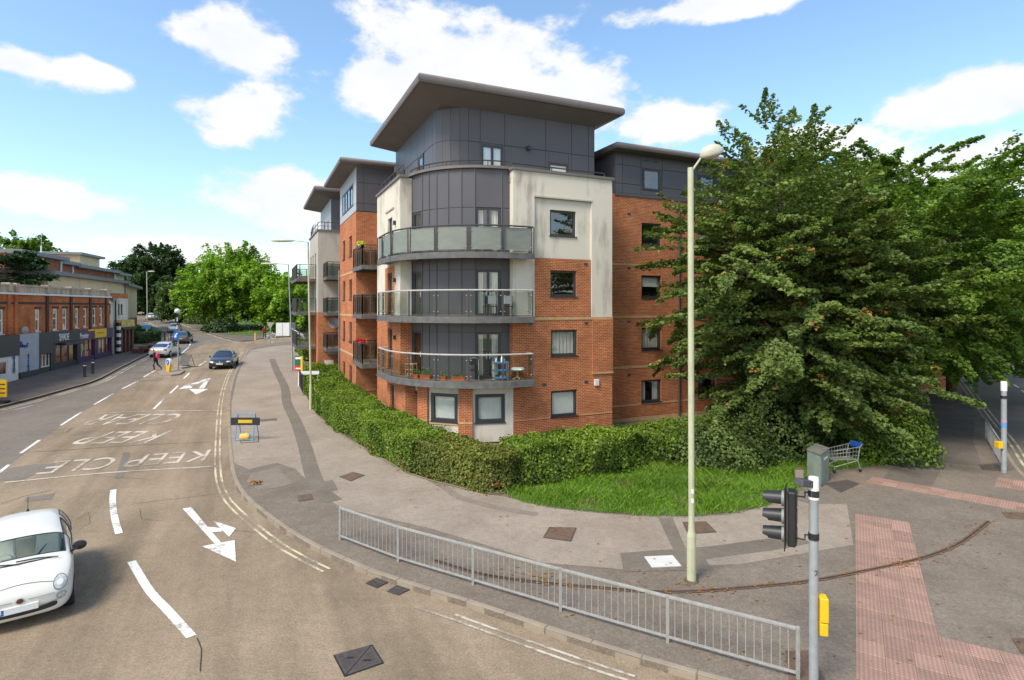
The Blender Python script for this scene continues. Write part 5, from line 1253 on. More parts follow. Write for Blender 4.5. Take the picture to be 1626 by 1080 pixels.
# ================================================================== vegetation
def leaf_mesh(name, C, N, S, tint, material, parent=None, fold=.25, aspect=1.0, kind6=True):
    """many single leaves: centres, facing directions, sizes"""
    n = len(C); o0 = np.array(ORG[parent.name]) if parent is not None else np.zeros(3)
    N = N / np.maximum(np.linalg.norm(N, axis=1, keepdims=True), 1e-6)
    r = RNG.normal(size=(n, 3)); T = np.cross(N, r); T /= np.maximum(np.linalg.norm(T, axis=1, keepdims=True), 1e-6); Bv = np.cross(N, T)
    if kind6:
        tp = np.array([(0, -.5, 0), (.42, -.12, fold), (.30, .22, fold * .7), (0, .55, 0), (-.30, .22, fold * .7), (-.42, -.12, fold)]); faces = np.array([(0, 1, 2, 3), (0, 3, 4, 5)])
    else:
        tp = np.array([(0, -.5, 0), (.36, .0, fold), (0, .5, 0), (-.36, .0, fold)]); faces = np.array([(0, 1, 2, 3)])
    tp = tp * np.array((aspect, 1, 1)); k = len(tp)
    V = C[:, None, :] + S[:, None, None] * (tp[None, :, 0:1] * T[:, None, :] + tp[None, :, 1:2] * Bv[:, None, :] + tp[None, :, 2:3] * N[:, None, :])
    V = (V - o0).reshape(-1, 3)
    Fi = (faces[None] + (np.arange(n) * k)[:, None, None]).reshape(-1)
    nf = n * len(faces); me = bpy.data.meshes.new(name)
    me.vertices.add(len(V)); me.vertices.foreach_set('co', V.astype(np.float32).ravel())
    me.loops.add(len(Fi)); me.loops.foreach_set('vertex_index', Fi.astype(np.int32))
    me.polygons.add(nf); me.polygons.foreach_set('loop_start', (np.arange(nf) * 4).astype(np.int32))
    me.update(calc_edges=True)
    at = me.attributes.new('tint', 'FLOAT', 'FACE'); at.data.foreach_set('value', np.repeat(np.clip(tint, 0, 1), len(faces)).astype(np.float32))
    me.materials.append(material)
    return link(name, me, None, parent)
leaf_mat('leaf_sycamore', (0.055, 0.088, 0.024), (0.185, 0.240, 0.062), (0.36, 0.20, 0.06), 0.965, trans=.28)
leaf_mat('leaf_lime', (0.060, 0.115, 0.020), (0.190, 0.285, 0.045), trans=.3)
leaf_mat('leaf_bright', (0.12, 0.22, 0.02), (0.30, 0.44, 0.05), trans=.3)
leaf_mat('leaf_dark', (0.022, 0.05, 0.018), (0.065, 0.11, 0.035), trans=.2)
leaf_mat('leaf_pale', (0.06, 0.10, 0.03), (0.15, 0.21, 0.07), trans=.25)
leaf_mat('leaf_conifer', (0.015, 0.04, 0.018), (0.05, 0.095, 0.035), trans=.1)
leaf_mat('leaf_hedge', (0.06, 0.115, 0.014), (0.24, 0.33, 0.04), (0.22, 0.15, 0.06), .955, trans=.25, gloss=.4)
leaf_mat('leaf_hedge_gold', (0.075, 0.105, 0.02), (0.24, 0.25, 0.05), (0.26, 0.10, 0.03), .95, trans=.25)
leaf_mat('leaf_grass', (0.08, 0.165, 0.014), (0.22, 0.37, 0.035), (0.30, 0.26, 0.10), .96, trans=.3)
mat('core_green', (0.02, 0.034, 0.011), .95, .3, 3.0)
def prof_r(prof, z):
    return np.interp(z, [p[0] for p in prof], [p[1] for p in prof])
def tree(name, label, base, prof, sprays, per, lsize, lm, ssize=1.0, trunk=.22, group=None, ell=(1, 1), cat='tree', droop=.25, lean=(0, 0), lo=.45, flat=.22, limbs=26, seed=1, top=1e9, fold=.25, rise=(-.45, -.12, .30, 1.1)):
    rng = np.random.default_rng(seed); x0, y0 = base; z0 = G(x0, y0) + .1
    root = empty(name, (x0, y0, z0), label, cat, group)
    zmin, zmax = prof[0][0], prof[-1][0]
    # heights weighted by girth
    zz = np.linspace(zmin, zmax, 400); w = prof_r(prof, zz) ** 1.35 + .25; w /= w.sum()
    z = rng.choice(zz, sprays, p=w) + rng.normal(0, .1, sprays); ph = rng.uniform(0, 2 * math.pi, sprays)
    lump = 1 + .17 * np.sin(3 * ph + z * .9 + seed) + .13 * np.sin(5 * ph - 1.7 * z + 2 * seed) + rng.normal(0, .11, sprays)
    rr = prof_r(prof, z) * (lo + (1 - lo) * rng.uniform(0, 1, sprays) ** .55) * lump
    cx = rr * np.cos(ph) * ell[0] + lean[0] * z; cy = rr * np.sin(ph) * ell[1] + lean[1] * z
    Cs = np.stack([cx, cy, z], 1); out = np.stack([np.cos(ph), np.sin(ph), np.zeros(sprays)], 1)
    C, N, T = [], [], []
    stint = rng.uniform(0, 1, sprays)
    for i in range(sprays):
        n = int(per * rng.uniform(.6, 1.35) * (.42 if z[i] > top else 1)); s = ssize * rng.uniform(.65, 1.35) * (.55 + .45 * min(1, prof_r(prof, z[i]) / max(p[1] for p in prof) * 1.4))
        o = out[i]; side = np.array((-o[1], o[0], 0)); up = np.array((0, 0, 1.0))
        hfr = (z[i] - zmin) / (zmax - zmin); el_ = np.interp(hfr, (0, .35, .7, 1), rise) + rng.normal(0, .22); tw = rng.normal(0, .45)
        od = o * math.cos(tw) + side * math.sin(tw); sd_ = np.array((-od[1], od[0], 0)); ax = od * math.cos(el_) + up * math.sin(el_); nrm = up * math.cos(el_) - od * math.sin(el_)
        t = rng.uniform(0, 1, n) ** .85; wdt = .62 * s * (1.08 - t) * (.35 + .65 * np.minimum(1, t * 5)); b = rng.uniform(-1, 1, n) * wdt; c = rng.normal(0, 1, n) * s * flat
        pts = Cs[i] + ((t - .45) * 2.0 * s)[:, None] * ax + b[:, None] * sd_ + (c - .18 * np.abs(b) - droop * .5 * s * t * t)[:, None] * nrm; up_n = nrm
        nn = up * .45 + up_n * .5 + od * .25 + rng.normal(0, .38, (n, 3)); C.append(pts); N.append(nn); T.append(np.clip(.58 * stint[i] + rng.uniform(0, .42, n) + rng.normal(0, .06, n), 0, .955))
    C = np.concatenate(C); N = np.concatenate(N); T = np.concatenate(T)
    ex = rng.integers(0, len(T) - 14, int(len(T) * .0007)); T[(ex[:, None] + np.arange(12)[None]).ravel()] = .985; C[(ex[:, None] + np.arange(12)[None]).ravel()] = np.repeat(C[ex], 12, 0) + rng.normal(0, .09, (len(ex) * 12, 3))
    C[:, 2] = np.maximum(C[:, 2], .05); C += np.array((x0, y0, z0)); S = lsize * rng.uniform(.45, 1.45, len(C))
    leaf_mesh('crown', C, N, S, T, M[lm], root, fold=fold)
    mb = MB(); ht = zmax * .95
    path = [(x0 + lean[0] * h + .05 * math.sin(h * 1.3 + seed), y0 + lean[1] * h, z0 - .3 + h) for h in np.linspace(0, ht, 9)]
    mb.tube(path, [trunk * (1.25 if i == 0 else 1) * (1 - .88 * i / 8) for i in range(9)], 9)
    mb.build('trunk', M['bark'], root, smooth=True)
    lb = MB(); idx = rng.permutation(sprays)[:limbs]
    for i in idx:
        h = max(.8, min(z[i] - .35 * rr[i] - .3, ht * .92)); st = np.array((x0 + lean[0] * h, y0 + lean[1] * h, z0 + h)); en = Cs[i] + np.array((x0, y0, z0)); mid = st * .45 + en * .55 + np.array((0, 0, .12 * rr[i]))
        r0 = trunk * .34 * (1 - .6 * h / zmax); lb.tube([tuple(st), tuple(mid), tuple(en)], [r0, r0 * .55, .012], 5)
    lb.build('limbs', M['bark'], root, smooth=True)
    return root
# the large sycamore before the right wing
tree('sycamore_tree', 'large dark green sycamore with orange seed clusters in front of the right wing', (12.6, 24.6),
     [(1.0, 2.0), (1.8, 3.2), (3.2, 4.6), (5.5, 5.0), (7.5, 4.6), (9.3, 4.0), (10.8, 3.4), (12.3, 2.6), (13.4, 1.6), (14.5, .5)], 820, 240, .145, 'leaf_sycamore', 1.05, .3, 'trees along the right pavement', droop=.30, limbs=90, seed=3, lo=.3, flat=.05, top=9.8, lean=(-.1, 0))
tree('lime_tree', 'bright green leafy tree right behind the sycamore, nearest over the shaded path', (19.6, 28.2),
     [(3.1, 4.0), (4.6, 5.8), (6.8, 6.3), (9, 6.0), (11, 5.0), (12.4, 3.8), (13.5, 2.0)], 720, 230, .15, 'leaf_lime', 1.15, .3, 'trees along the right pavement', droop=.34, limbs=40, seed=5, lo=.35, flat=.06, rise=(-.5, -.15, .22, .5))
tree('lime_tree', 'bright green tree farther along the path, filling the right picture edge', (28.5, 37.0),
     [(2.6, 4.5), (5, 6.6), (8, 6.8), (11, 5.6), (13.5, 3.4), (15.2, .9)], 560, 170, .19, 'leaf_lime', 1.35, .32, 'trees along the right pavement', droop=.34, limbs=30, seed=8, lo=.4, flat=.07, rise=(-.5, -.15, .2, .45))
tree('lime_tree', 'green tree behind the sycamore crown, against the right wing wall', (15.8, 33.5),
     [(3, 4), (6, 5.3), (9, 5), (12, 3.6), (14.6, 1.0)], 420, 140, .22, 'leaf_lime', 1.4, .3, 'trees along the right pavement', droop=.3, limbs=20, seed=9, lo=.5)
tree('lime_tree', 'farthest of the tall trees lining the right road', (36, 48),
     [(2.6, 5), (5, 7), (9, 7), (12, 5.6), (15, 1.0)], 260, 110, .32, 'leaf_lime', 1.8, .3, 'trees along the right pavement', droop=.3, limbs=20, seed=10, lo=.5)
# shrub by the trolley
def bush(name, label, base, r, h, n, lsize, lm, cat='shrub', group=None, ell=(1, 1), seed=1):
    rng = np.random.default_rng(seed); x0, y0 = base; z0 = G(x0, y0) + .1; root = empty(name, (x0, y0, z0), label, cat, group)
    ph = rng.uniform(0, 2 * math.pi, n); ct = rng.uniform(0, 1, n) ** .8; st_ = np.sqrt(np.maximum(1 - ct * ct, 0)); rad = (rng.uniform(.7, 1.0, n)) * (1 + .12 * np.sin(4 * ph + 3 * ct) + .09 * np.sin(9 * ph + 7 * ct + seed))
    d = np.stack([st_ * np.cos(ph), st_ * np.sin(ph), ct], 1); C = np.stack([x0 + r * ell[0] * rad * d[:, 0], y0 + r * ell[1] * rad * d[:, 1], z0 + .05 + h * rad * d[:, 2]], 1)
    leaf_mesh('foliage', C, d + rng.normal(0, .45, (n, 3)) + np.array((0, 0, .3)), lsize * rng.uniform(.6, 1.3, n), np.clip(.25 + .3 * np.sin(5 * ph + 6 * ct) + rng.normal(0, .22, n), 0, .94), M[lm], root, kind6=False)
    mb = MB()
    for k in range(7):
        a = k * .9; mb.tube([(x0, y0, z0 - .1), (x0 + r * .3 * math.cos(a), y0 + r * .3 * math.sin(a), z0 + h * .4), (x0 + r * .6 * ell[0] * math.cos(a), y0 + r * .6 * ell[1] * math.sin(a), z0 + h * .72)], [.04, .025, .008], 5)
    mb.build('stems', M['bark'], root)
    return root
bush('shrub', 'rounded green shrub on the pavement edge behind the shopping trolley', (14.7, 22.4), 1.65, 2.4, 9000, .12, 'leaf_hedge', seed=4, ell=(1.15, 1.1))
bush('shrub', 'dark shrub under the sycamore behind the grey cabinet', (10.2, 22.9), 2.4, 2.4, 9000, .13, 'leaf_sycamore', seed=5, ell=(1.2, .8))
bush('shrub', 'dark low shrub under the sycamore between hedge and cabinet', (7.8, 21.6), 1.9, 1.7, 7000, .12, 'leaf_sycamore', seed=6, ell=(1.2, .9))
# ---- clipped hedges
def hedge(name, label, path, width, height, lm, per_m2=700, lsize=.075, group='clipped hedges around the block', seed=1, wob=.085, taper=1.0):
    rng = np.random.default_rng(seed); p = resample(path, .25); pts = np.array([(q.x, q.y) for q in p]); d = np.gradient(pts, axis=0); d /= np.linalg.norm(d, axis=1, keepdims=True); nl = np.stack([-d[:, 1], d[:, 0]], 1)
    base = pts[len(pts) // 2]; root = empty(name, (base[0], base[1], G(*base) + .1), label, 'hedge', group)
    m = len(pts); L = .25 * m
    wf = width if callable(width) else (lambda s: width); hf_ = height if callable(height) else (lambda s: height)
    s_ = np.linspace(0, 1, m)
    W_ = np.array([wf(s) for s in s_]); H_ = np.array([hf_(s) for s in s_])
    g_ = np.array([G(*q) for q in pts]) + .12
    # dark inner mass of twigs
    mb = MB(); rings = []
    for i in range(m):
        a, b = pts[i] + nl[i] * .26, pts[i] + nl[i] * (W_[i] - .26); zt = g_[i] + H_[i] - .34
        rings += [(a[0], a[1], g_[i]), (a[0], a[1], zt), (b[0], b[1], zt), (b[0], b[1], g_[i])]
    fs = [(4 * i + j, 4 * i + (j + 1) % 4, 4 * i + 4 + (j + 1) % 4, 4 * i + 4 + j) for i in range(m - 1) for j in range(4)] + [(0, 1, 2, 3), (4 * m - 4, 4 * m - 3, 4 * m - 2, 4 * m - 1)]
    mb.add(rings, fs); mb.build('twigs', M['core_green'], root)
    def side(n, fn): 
        i = rng.integers(0, m, n); j = rng.uniform(-.5, .5, n); q = pts[i] + d[i] * j[:, None] * .25; return i, q
    Cs, Ns = [], []
    Wm, Hm = W_.mean(), H_.mean()
    def bump(q, z): return wob * (np.sin(q[:, 0] * 2.3 + z * 3 + seed) + np.sin(q[:, 1] * 3.1 - z * 2) + .7 * np.sin(q[:, 0] * 6.7 + q[:, 1] * 5.3))
    for face, area in (('front', L * Hm), ('top', L * Wm), ('back', L * Hm), ('e0', Wm * Hm), ('e1', Wm * Hm)):
        n = int(area * per_m2); i, q = side(n, 0); h = rng.uniform(0, 1, n) ** .9; w = rng.uniform(0, 1, n); dep = np.abs(rng.normal(0, .09, n))
        nl3 = np.concatenate([nl[i], np.zeros((n, 1))], 1)
        rnd = .16
        if face == 'front': z = h * H_[i]; off = dep - bump(q, z) + rnd * np.maximum(0, (h - .8) / .2) ** 2; C = np.concatenate([q + nl[i] * off[:, None], (g_[i] + z)[:, None]], 1); Nn = -nl3 + np.array((0, 0, .35))
        elif face == 'back': z = h * H_[i]; off = W_[i] - dep + bump(q, z); C = np.concatenate([q + nl[i] * off[:, None], (g_[i] + z)[:, None]], 1); Nn = nl3 + np.array((0, 0, .35))
        elif face == 'top':
            qq = q + nl[i] * (w * W_[i])[:, None]; z = H_[i] - dep + bump(qq, w) * .9 - rnd * np.maximum(0, np.abs(w - .5) * 2 - .75) ** 2 * 4; C = np.concatenate([qq, (g_[i] + z)[:, None]], 1); Nn = np.tile((0, 0, 1.0), (n, 1)) - nl3 * .1
        else:
            k = 0 if face == 'e0' else m - 1; sg = -1 if face == 'e0' else 1; i = np.full(n, k); qq = pts[i] + nl[i] * (w * W_[i])[:, None] + d[i] * (sg * (.05 - dep))[:, None]; z = h * H_[i]; C = np.concatenate([qq, (g_[i] + z)[:, None]], 1); Nn = np.concatenate([d[i] * sg, np.full((n, 1), .3)], 1)
        Cs.append(C); Ns.append(Nn + rng.normal(0, .5, (n, 3)))
    C = np.concatenate(Cs); N = np.concatenate(Ns); n = len(C)
    t = .35 + .22 * np.sin(C[:, 0] * 1.9 + C[:, 1] * 1.3) * np.sin(C[:, 1] * 2.3 + seed) + rng.normal(0, .2, n); t = np.clip(t, 0, .94); dead = (np.sin(C[:, 0] * 3.3 + seed) + np.sin(C[:, 1] * 2.7 + 1.3 * seed) + np.sin(C[:, 2] * 4.0)) > 2.35; t[(rng.uniform(0, 1, n) < .012) | (dead & (rng.uniform(0, 1, n) < .35))] = .98; sh_ = rng.uniform(0, 1, n) < .035; C[sh_] += (N[sh_] / np.linalg.norm(N[sh_], axis=1, keepdims=True)) * rng.uniform(.05, .2, (int(sh_.sum()), 1))
    top_i = np.concatenate([np.full(len(c), k == 1) for k, c in enumerate(Cs)]); t = np.where(top_i & (t < .95), np.clip(t + .2, 0, .94), t)  # top leaves tinted lighter: new growth, plus the lit hedge top put into colour
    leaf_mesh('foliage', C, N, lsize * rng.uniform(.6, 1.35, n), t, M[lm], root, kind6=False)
    return root
def cutpath(a, b): return [P(u, v, .13) for u, v in HEDGE_FRONT if a <= u <= b]
hp = [(q[0], q[1]) for q in hf]
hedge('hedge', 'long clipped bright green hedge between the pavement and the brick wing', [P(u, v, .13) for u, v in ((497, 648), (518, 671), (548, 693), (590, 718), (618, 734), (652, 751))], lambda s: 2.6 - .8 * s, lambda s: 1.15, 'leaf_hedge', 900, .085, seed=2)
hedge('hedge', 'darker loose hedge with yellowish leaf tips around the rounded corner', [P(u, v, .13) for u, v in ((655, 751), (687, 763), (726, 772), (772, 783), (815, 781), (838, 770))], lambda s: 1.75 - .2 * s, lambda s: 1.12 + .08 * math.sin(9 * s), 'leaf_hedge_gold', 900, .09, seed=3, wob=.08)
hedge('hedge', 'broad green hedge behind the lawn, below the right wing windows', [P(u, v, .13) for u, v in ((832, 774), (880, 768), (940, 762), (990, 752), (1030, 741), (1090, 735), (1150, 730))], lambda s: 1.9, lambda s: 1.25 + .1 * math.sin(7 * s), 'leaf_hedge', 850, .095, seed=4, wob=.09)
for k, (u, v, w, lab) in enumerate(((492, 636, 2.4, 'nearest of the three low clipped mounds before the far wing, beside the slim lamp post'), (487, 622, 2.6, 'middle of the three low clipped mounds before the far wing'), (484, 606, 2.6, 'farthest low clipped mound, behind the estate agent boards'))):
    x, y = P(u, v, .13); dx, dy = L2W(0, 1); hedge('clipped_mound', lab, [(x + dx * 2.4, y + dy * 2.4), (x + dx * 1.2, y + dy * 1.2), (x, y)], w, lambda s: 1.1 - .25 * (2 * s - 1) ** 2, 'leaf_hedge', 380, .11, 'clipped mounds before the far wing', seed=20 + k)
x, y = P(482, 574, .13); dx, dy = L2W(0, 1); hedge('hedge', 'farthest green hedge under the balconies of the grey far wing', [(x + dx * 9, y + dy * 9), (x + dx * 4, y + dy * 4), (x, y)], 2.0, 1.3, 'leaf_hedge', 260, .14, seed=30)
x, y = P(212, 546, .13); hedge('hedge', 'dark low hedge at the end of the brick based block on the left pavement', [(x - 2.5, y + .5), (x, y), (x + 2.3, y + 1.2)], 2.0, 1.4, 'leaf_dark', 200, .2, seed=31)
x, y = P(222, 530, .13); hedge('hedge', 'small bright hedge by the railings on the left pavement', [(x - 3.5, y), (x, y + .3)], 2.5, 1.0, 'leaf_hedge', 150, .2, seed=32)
# ---- lawn blades
def inside(poly, x, y):
    r = np.zeros(len(x), bool); n = len(poly); j = n - 1
    for i in range(n):
        xi, yi = poly[i]; xj, yj = poly[j]; c = ((yi > y) != (yj > y)) & (x < (xj - xi) * (y - yi) / (yj - yi + 1e-12) + xi); r ^= c; j = i
    return r
def grass(name, label, poly, n, hgt, wid, z):
    xs = [p[0] for p in poly]; ys = [p[1] for p in poly]; X = RNG.uniform(min(xs), max(xs), n * 4); Y = RNG.uniform(min(ys), max(ys), n * 4)
    keep = inside(poly, X, Y); X, Y = X[keep][:n], Y[keep][:n]; m = len(X); X = X + RNG.normal(0, .09, m); Y = Y + RNG.normal(0, .09, m)
    # tufty
    H = hgt * RNG.uniform(.35, 1.3, m) * (1 + .45 * np.sin(X * 1.7 + Y) * np.sin(Y * 2.3 - X)); a = RNG.uniform(0, 2 * math.pi, m); tx = RNG.normal(0, .55, m) * H; ty = RNG.normal(0, .55, m) * H
    Z = np.array([G(x, y) for x, y in zip(X, Y)]) + z
    wx, wy = np.cos(a) * wid, np.sin(a) * wid
    V = np.stack([np.stack([X - wx, Y - wy, Z], 1), np.stack([X + wx, Y + wy, Z], 1), np.stack([X + tx * .5 + wx * .5, Y + ty * .5 + wy * .5, Z + H * .6], 1), np.stack([X + tx, Y + ty, Z + H], 1)], 1).reshape(-1, 3)
    me = bpy.data.meshes.new(name); me.vertices.add(4 * m); me.vertices.foreach_set('co', V.astype(np.float32).ravel())
    me.loops.add(4 * m); me.loops.foreach_set('vertex_index', np.arange(4 * m, dtype=np.int32)); me.polygons.add(m); me.polygons.foreach_set('loop_start', (np.arange(m) * 4).astype(np.int32)); me.update(calc_edges=True)
    t = np.clip(.45 + .2 * np.sin(X * .9) * np.sin(Y * 1.1) + RNG.normal(0, .2, m), 0, .95); t[(RNG.uniform(0, 1, m) < .03) | ((np.sin(X * 2.1) * np.sin(Y * 1.7 + 1) > .75) & (RNG.uniform(0, 1, m) < .3))] = .98
    at = me.attributes.new('tint', 'FLOAT', 'FACE'); at.data.foreach_set('value', t.astype(np.float32)); me.materials.append(M['leaf_grass'])
    o = link(name, me, None); tag(o, label, 'grass', kind='stuff'); return o
grass('grass', 'lush unmown green grass on the corner lawn', LAWNP, 52000, .17, .011, .12)
bpoly = px([(262, 498), (300, 508), (330, 520), (362, 530), (395, 532), (480, 527)], .12) + [(-10, 105), (-60, 125)]
grass('grass', 'sunlit grass bank under the big round tree', bpoly, 9000, .25, .05, .13)
# ---- distant trees, left
def far_tree(name, label, u, v, H_, Rr, lm, sprays, per, lsize, ss, seed, group='trees up the street', sk=(1, 1), low=.12):
    tree(name, label, P(u, v, .1), [(H_ * low, Rr * .75), (H_ * .3, Rr), (H_ * .55, Rr * .98), (H_ * .78, Rr * .72), (H_ * .92, Rr * .4), (H_, Rr * .1)], sprays, per, lsize, lm, ss, H_ * .022, group, seed=seed, limbs=16, lo=.45, flat=.2, ell=sk)
far_tree('round_tree', 'big bright green round tree on the grass bank beyond the junction', 372, 522, 13.2, 6.6, 'leaf_bright', 300, 150, .36, 1.8, 41, low=.16)
far_tree('dark_tree', 'tallest dark tree at the bend of the street behind the cream block', 248, 500, 18.5, 7.5, 'leaf_dark', 260, 110, .55, 2.2, 42)
far_tree('dark_tree', 'dark tree left of the bend, partly behind the modern block', 216, 499, 14.5, 6.5, 'leaf_dark', 200, 100, .55, 2.2, 43)
far_tree('dark_tree', 'dark tree at the bend, right of the tallest one', 285, 500, 13, 6.0, 'leaf_dark', 200, 100, .55, 2.2, 44)
far_tree('pale_tree', 'pale green bushy tree left of the big round tree', 302, 511, 8.5, 4.6, 'leaf_pale', 170, 100, .42, 1.6, 45, low=.08)
far_tree('round_tree', 'green tree seen between the round tree and the apartment balconies', 455, 526, 9.0, 4.0, 'leaf_bright', 140, 100, .42, 1.6, 46)
far_tree('dark_tree', 'distant green tree over the roof of the modern block', 40, 512, 15.5, 6.0, 'leaf_lime', 160, 90, .55, 2.0, 47)
for k, (u, v, rr, hh, lab) in enumerate(((318, 514, 2.6, 2.2, 'low rounded shrub on the bank by the pavement, right one of three'), (305, 509, 3.2, 3.0, 'bushy shrub on the bank, middle one of three'), (291, 504, 3.4, 2.6, 'bushy shrub on the bank, left one of three'), (352, 527, 2.6, 1.8, 'dark shrub at the foot of the big round tree'))):
    bush('shrub', lab, P(u, v, .1), rr, hh, 2600, .34, 'leaf_pale' if k < 3 else 'leaf_dark', group='shrubs on the bank', seed=50 + k)
# wood on the skyline that reads as one mass
rng = np.random.default_rng(77); n = 26000; U = rng.uniform(-150, 720, n); bx = (U - CU) / FOC * 190
C = np.stack([bx, 190 + rng.uniform(-6, 14, n), 3 + rng.uniform(0, 1, n) ** .8 * (8.5 + 2.5 * np.sin(bx * .11) + 1.5 * np.sin(bx * .37))], 1)
wd = leaf_mesh('woodland', C, rng.normal(0, .6, (n, 3)) + np.array((0, -.6, .6)), rng.uniform(.8, 1.7, n), rng.uniform(0, .9, n), M['leaf_dark'], None, kind6=False); tag(wd, 'far belt of dark trees on the skyline up the street', 'woodland', kind='stuff')
rng = np.random.default_rng(78); n = 16000; t = rng.uniform(0, 1, n)
C = np.stack([40 + 60 * t, 62 + 70 * t + rng.uniform(-5, 5, n), rng.uniform(.2, 1, n) * (12 + 2 * np.sin(t * 30))], 1); wd = leaf_mesh('woodland', C, rng.normal(0, .6, (n, 3)) + np.array((0, -.6, .6)), rng.uniform(.7, 1.4, n), rng.uniform(0, .9, n), M['leaf_lime'], None, kind6=False); tag(wd, 'far belt of green trees along the right road', 'woodland', kind='stuff')
# ---- cedar with flat layered boughs behind the terrace
cx, cy = -47.0, 53.0; z0 = G(cx, cy); e = empty('cedar_tree', (cx, cy, z0), 'dark cedar with flat layered boughs rising behind the old terrace', 'tree')
C, N = [], []; lb = MB(); lb.tube([(cx, cy, z0), (cx, cy, z0 + 10)], [.4, .06], 8)
for k in range(44):
    a = RNG.uniform(0, 6.28); h = RNG.uniform(5.5, 10.0); L_ = 4.6 * (1 - ((h - 5.5) / 5.2)) ** .7 + .8
    dx, dy = math.cos(a), math.sin(a); lb.tube([(cx, cy, z0 + h), (cx + dx * L_, cy + dy * L_, z0 + h + .15)], [.09, .02], 5); n = int(230 * L_ / 4)
    t = RNG.uniform(.15, 1.05, n) ** .7; s = RNG.normal(0, .42, n) * (1.1 - .5 * t)
    C.append(np.stack([cx + dx * L_ * t - dy * s, cy + dy * L_ * t + dx * s, z0 + h + .1 + RNG.normal(0, .12, n)], 1)); N.append(RNG.normal(0, .4, (n, 3)) + np.array((0, 0, 1)))
C = np.concatenate(C); N = np.concatenate(N); leaf_mesh('crown', C, N, .32 * RNG.uniform(.6, 1.3, len(C)), np.clip(RNG.normal(.45, .22, len(C)), 0, .95), M['leaf_conifer'], e, kind6=False); lb.build('trunk', M['bark'], e)
# ================================================================== covers and gullies
def cover(name, lab, quad, material, h=.122, cat='cover', frame=True, inner=None, group=None):
    q = px(quad, h); z = G(*q[0]) + h; c = (sum(p[0] for p in q) / len(q), sum(p[1] for p in q) / len(q))
    e = empty(name, (c[0], c[1], z), lab, cat, group)
    sc = lambda k: [(c[0] + (x - c[0]) * k, c[1] + (y - c[1]) * k) for x, y in q]
    if frame: MB().prism(q, z - .02, z + .004).build('frame', M[inner or 'iron'], e); MB().prism(sc(.9), z - .02, z + .009).build('plate', M[material], e)
    else: MB().prism(q, z - .02, z + .007).build('plate', M[material], e)
    hm = MB()
    for s in (-.55, .55):
        a = [c[0] + (q[0][0] - c[0]) * s * .8, c[1] + (q[0][1] - c[1]) * s * .8]; hm.box(a[0] - .03, a[0] + .03, a[1] - .012, a[1] + .012, z + .006, z + .011)
    hm.build('lifting_slots', M['black_paint'], e)
    return e
mat('white_cover', (0.62, 0.60, 0.56), .7, .08, 3.0)
cover('manhole_cover', 'brown square cover set in the pavement below the clipped hedge', [(538, 757), (561, 749.5), (580, 754.5), (557, 764.5)], 'rust', .125)
cover('manhole_cover', 'small reddish cover beside the dark trench in the pavement', [(472, 787), (494, 784), (497, 793), (474, 796)], 'rust', .125)
cover('manhole_cover', 'brown cover in the middle of the pavement in front of the lawn', [(872, 837), (916, 838), (907, 860), (862, 854)], 'rust', .125)
cover('manhole_cover', 'brown cover close behind the tall lamp post', [(1084, 829), (1121, 828), (1138, 845), (1092, 848)], 'rust', .128)
cover('access_cover', 'bright white square cover on the pavement left of the lamp post', [(1023, 884), (1068, 882), (1082, 899), (1035, 901)], 'white_cover', .128, frame=False)
cover('manhole_cover', 'brown cover at the foot of the traffic light pole', [(1247, 1034), (1287, 1033), (1312, 1084), (1254, 1084)], 'rust', .125, frame=False)
cover('manhole_cover', 'dark cover on the pavement right of the grey cabinet', [(1310, 768), (1345, 762), (1365, 768), (1335, 782)], 'iron', .124, frame=False)
cover('manhole_cover', 'reddish brown cover at the right picture edge beside the pink slabs', [(1607, 1014), (1634, 1013), (1640, 1036), (1622, 1038)], 'rust', .125, frame=False)
cover('manhole_cover', 'brown cover below the upper pink band at the right edge', [(1590, 813), (1636, 815), (1640, 826), (1600, 823)], 'rust', .122, frame=False)
cover('manhole_cover', 'dark flat cover by the right guard rail', [(1555, 738), (1585, 736), (1592, 748), (1560, 746)], 'iron', .124, frame=False)
cover('manhole_cover', 'concrete cover under the blue framed road sign', [(381, 694), (411, 692), (411, 702), (382, 704)], 'pave_light', .124)
q = px([(529, 1041), (591, 1024), (610, 1053.5), (547, 1075.6)], .0); c = Vector((sum(p[0] for p in q) / 4, sum(p[1] for p in q) / 4))
e = empty('road_manhole', (c.x, c.y, 0), 'large square iron manhole of two triangles in the road, bottom centre', 'cover')
MB().prism(q, -.02, .008).build('frame', M['black_paint'], e)
sh = lambda tri: [(p[0] + (sum(t[0] for t in tri) / 3 - p[0]) * .07, p[1] + (sum(t[1] for t in tri) / 3 - p[1]) * .07) for p in tri]
cq = [(c.x + (x - c.x) * .97, c.y + (y - c.y) * .97) for x, y in q]
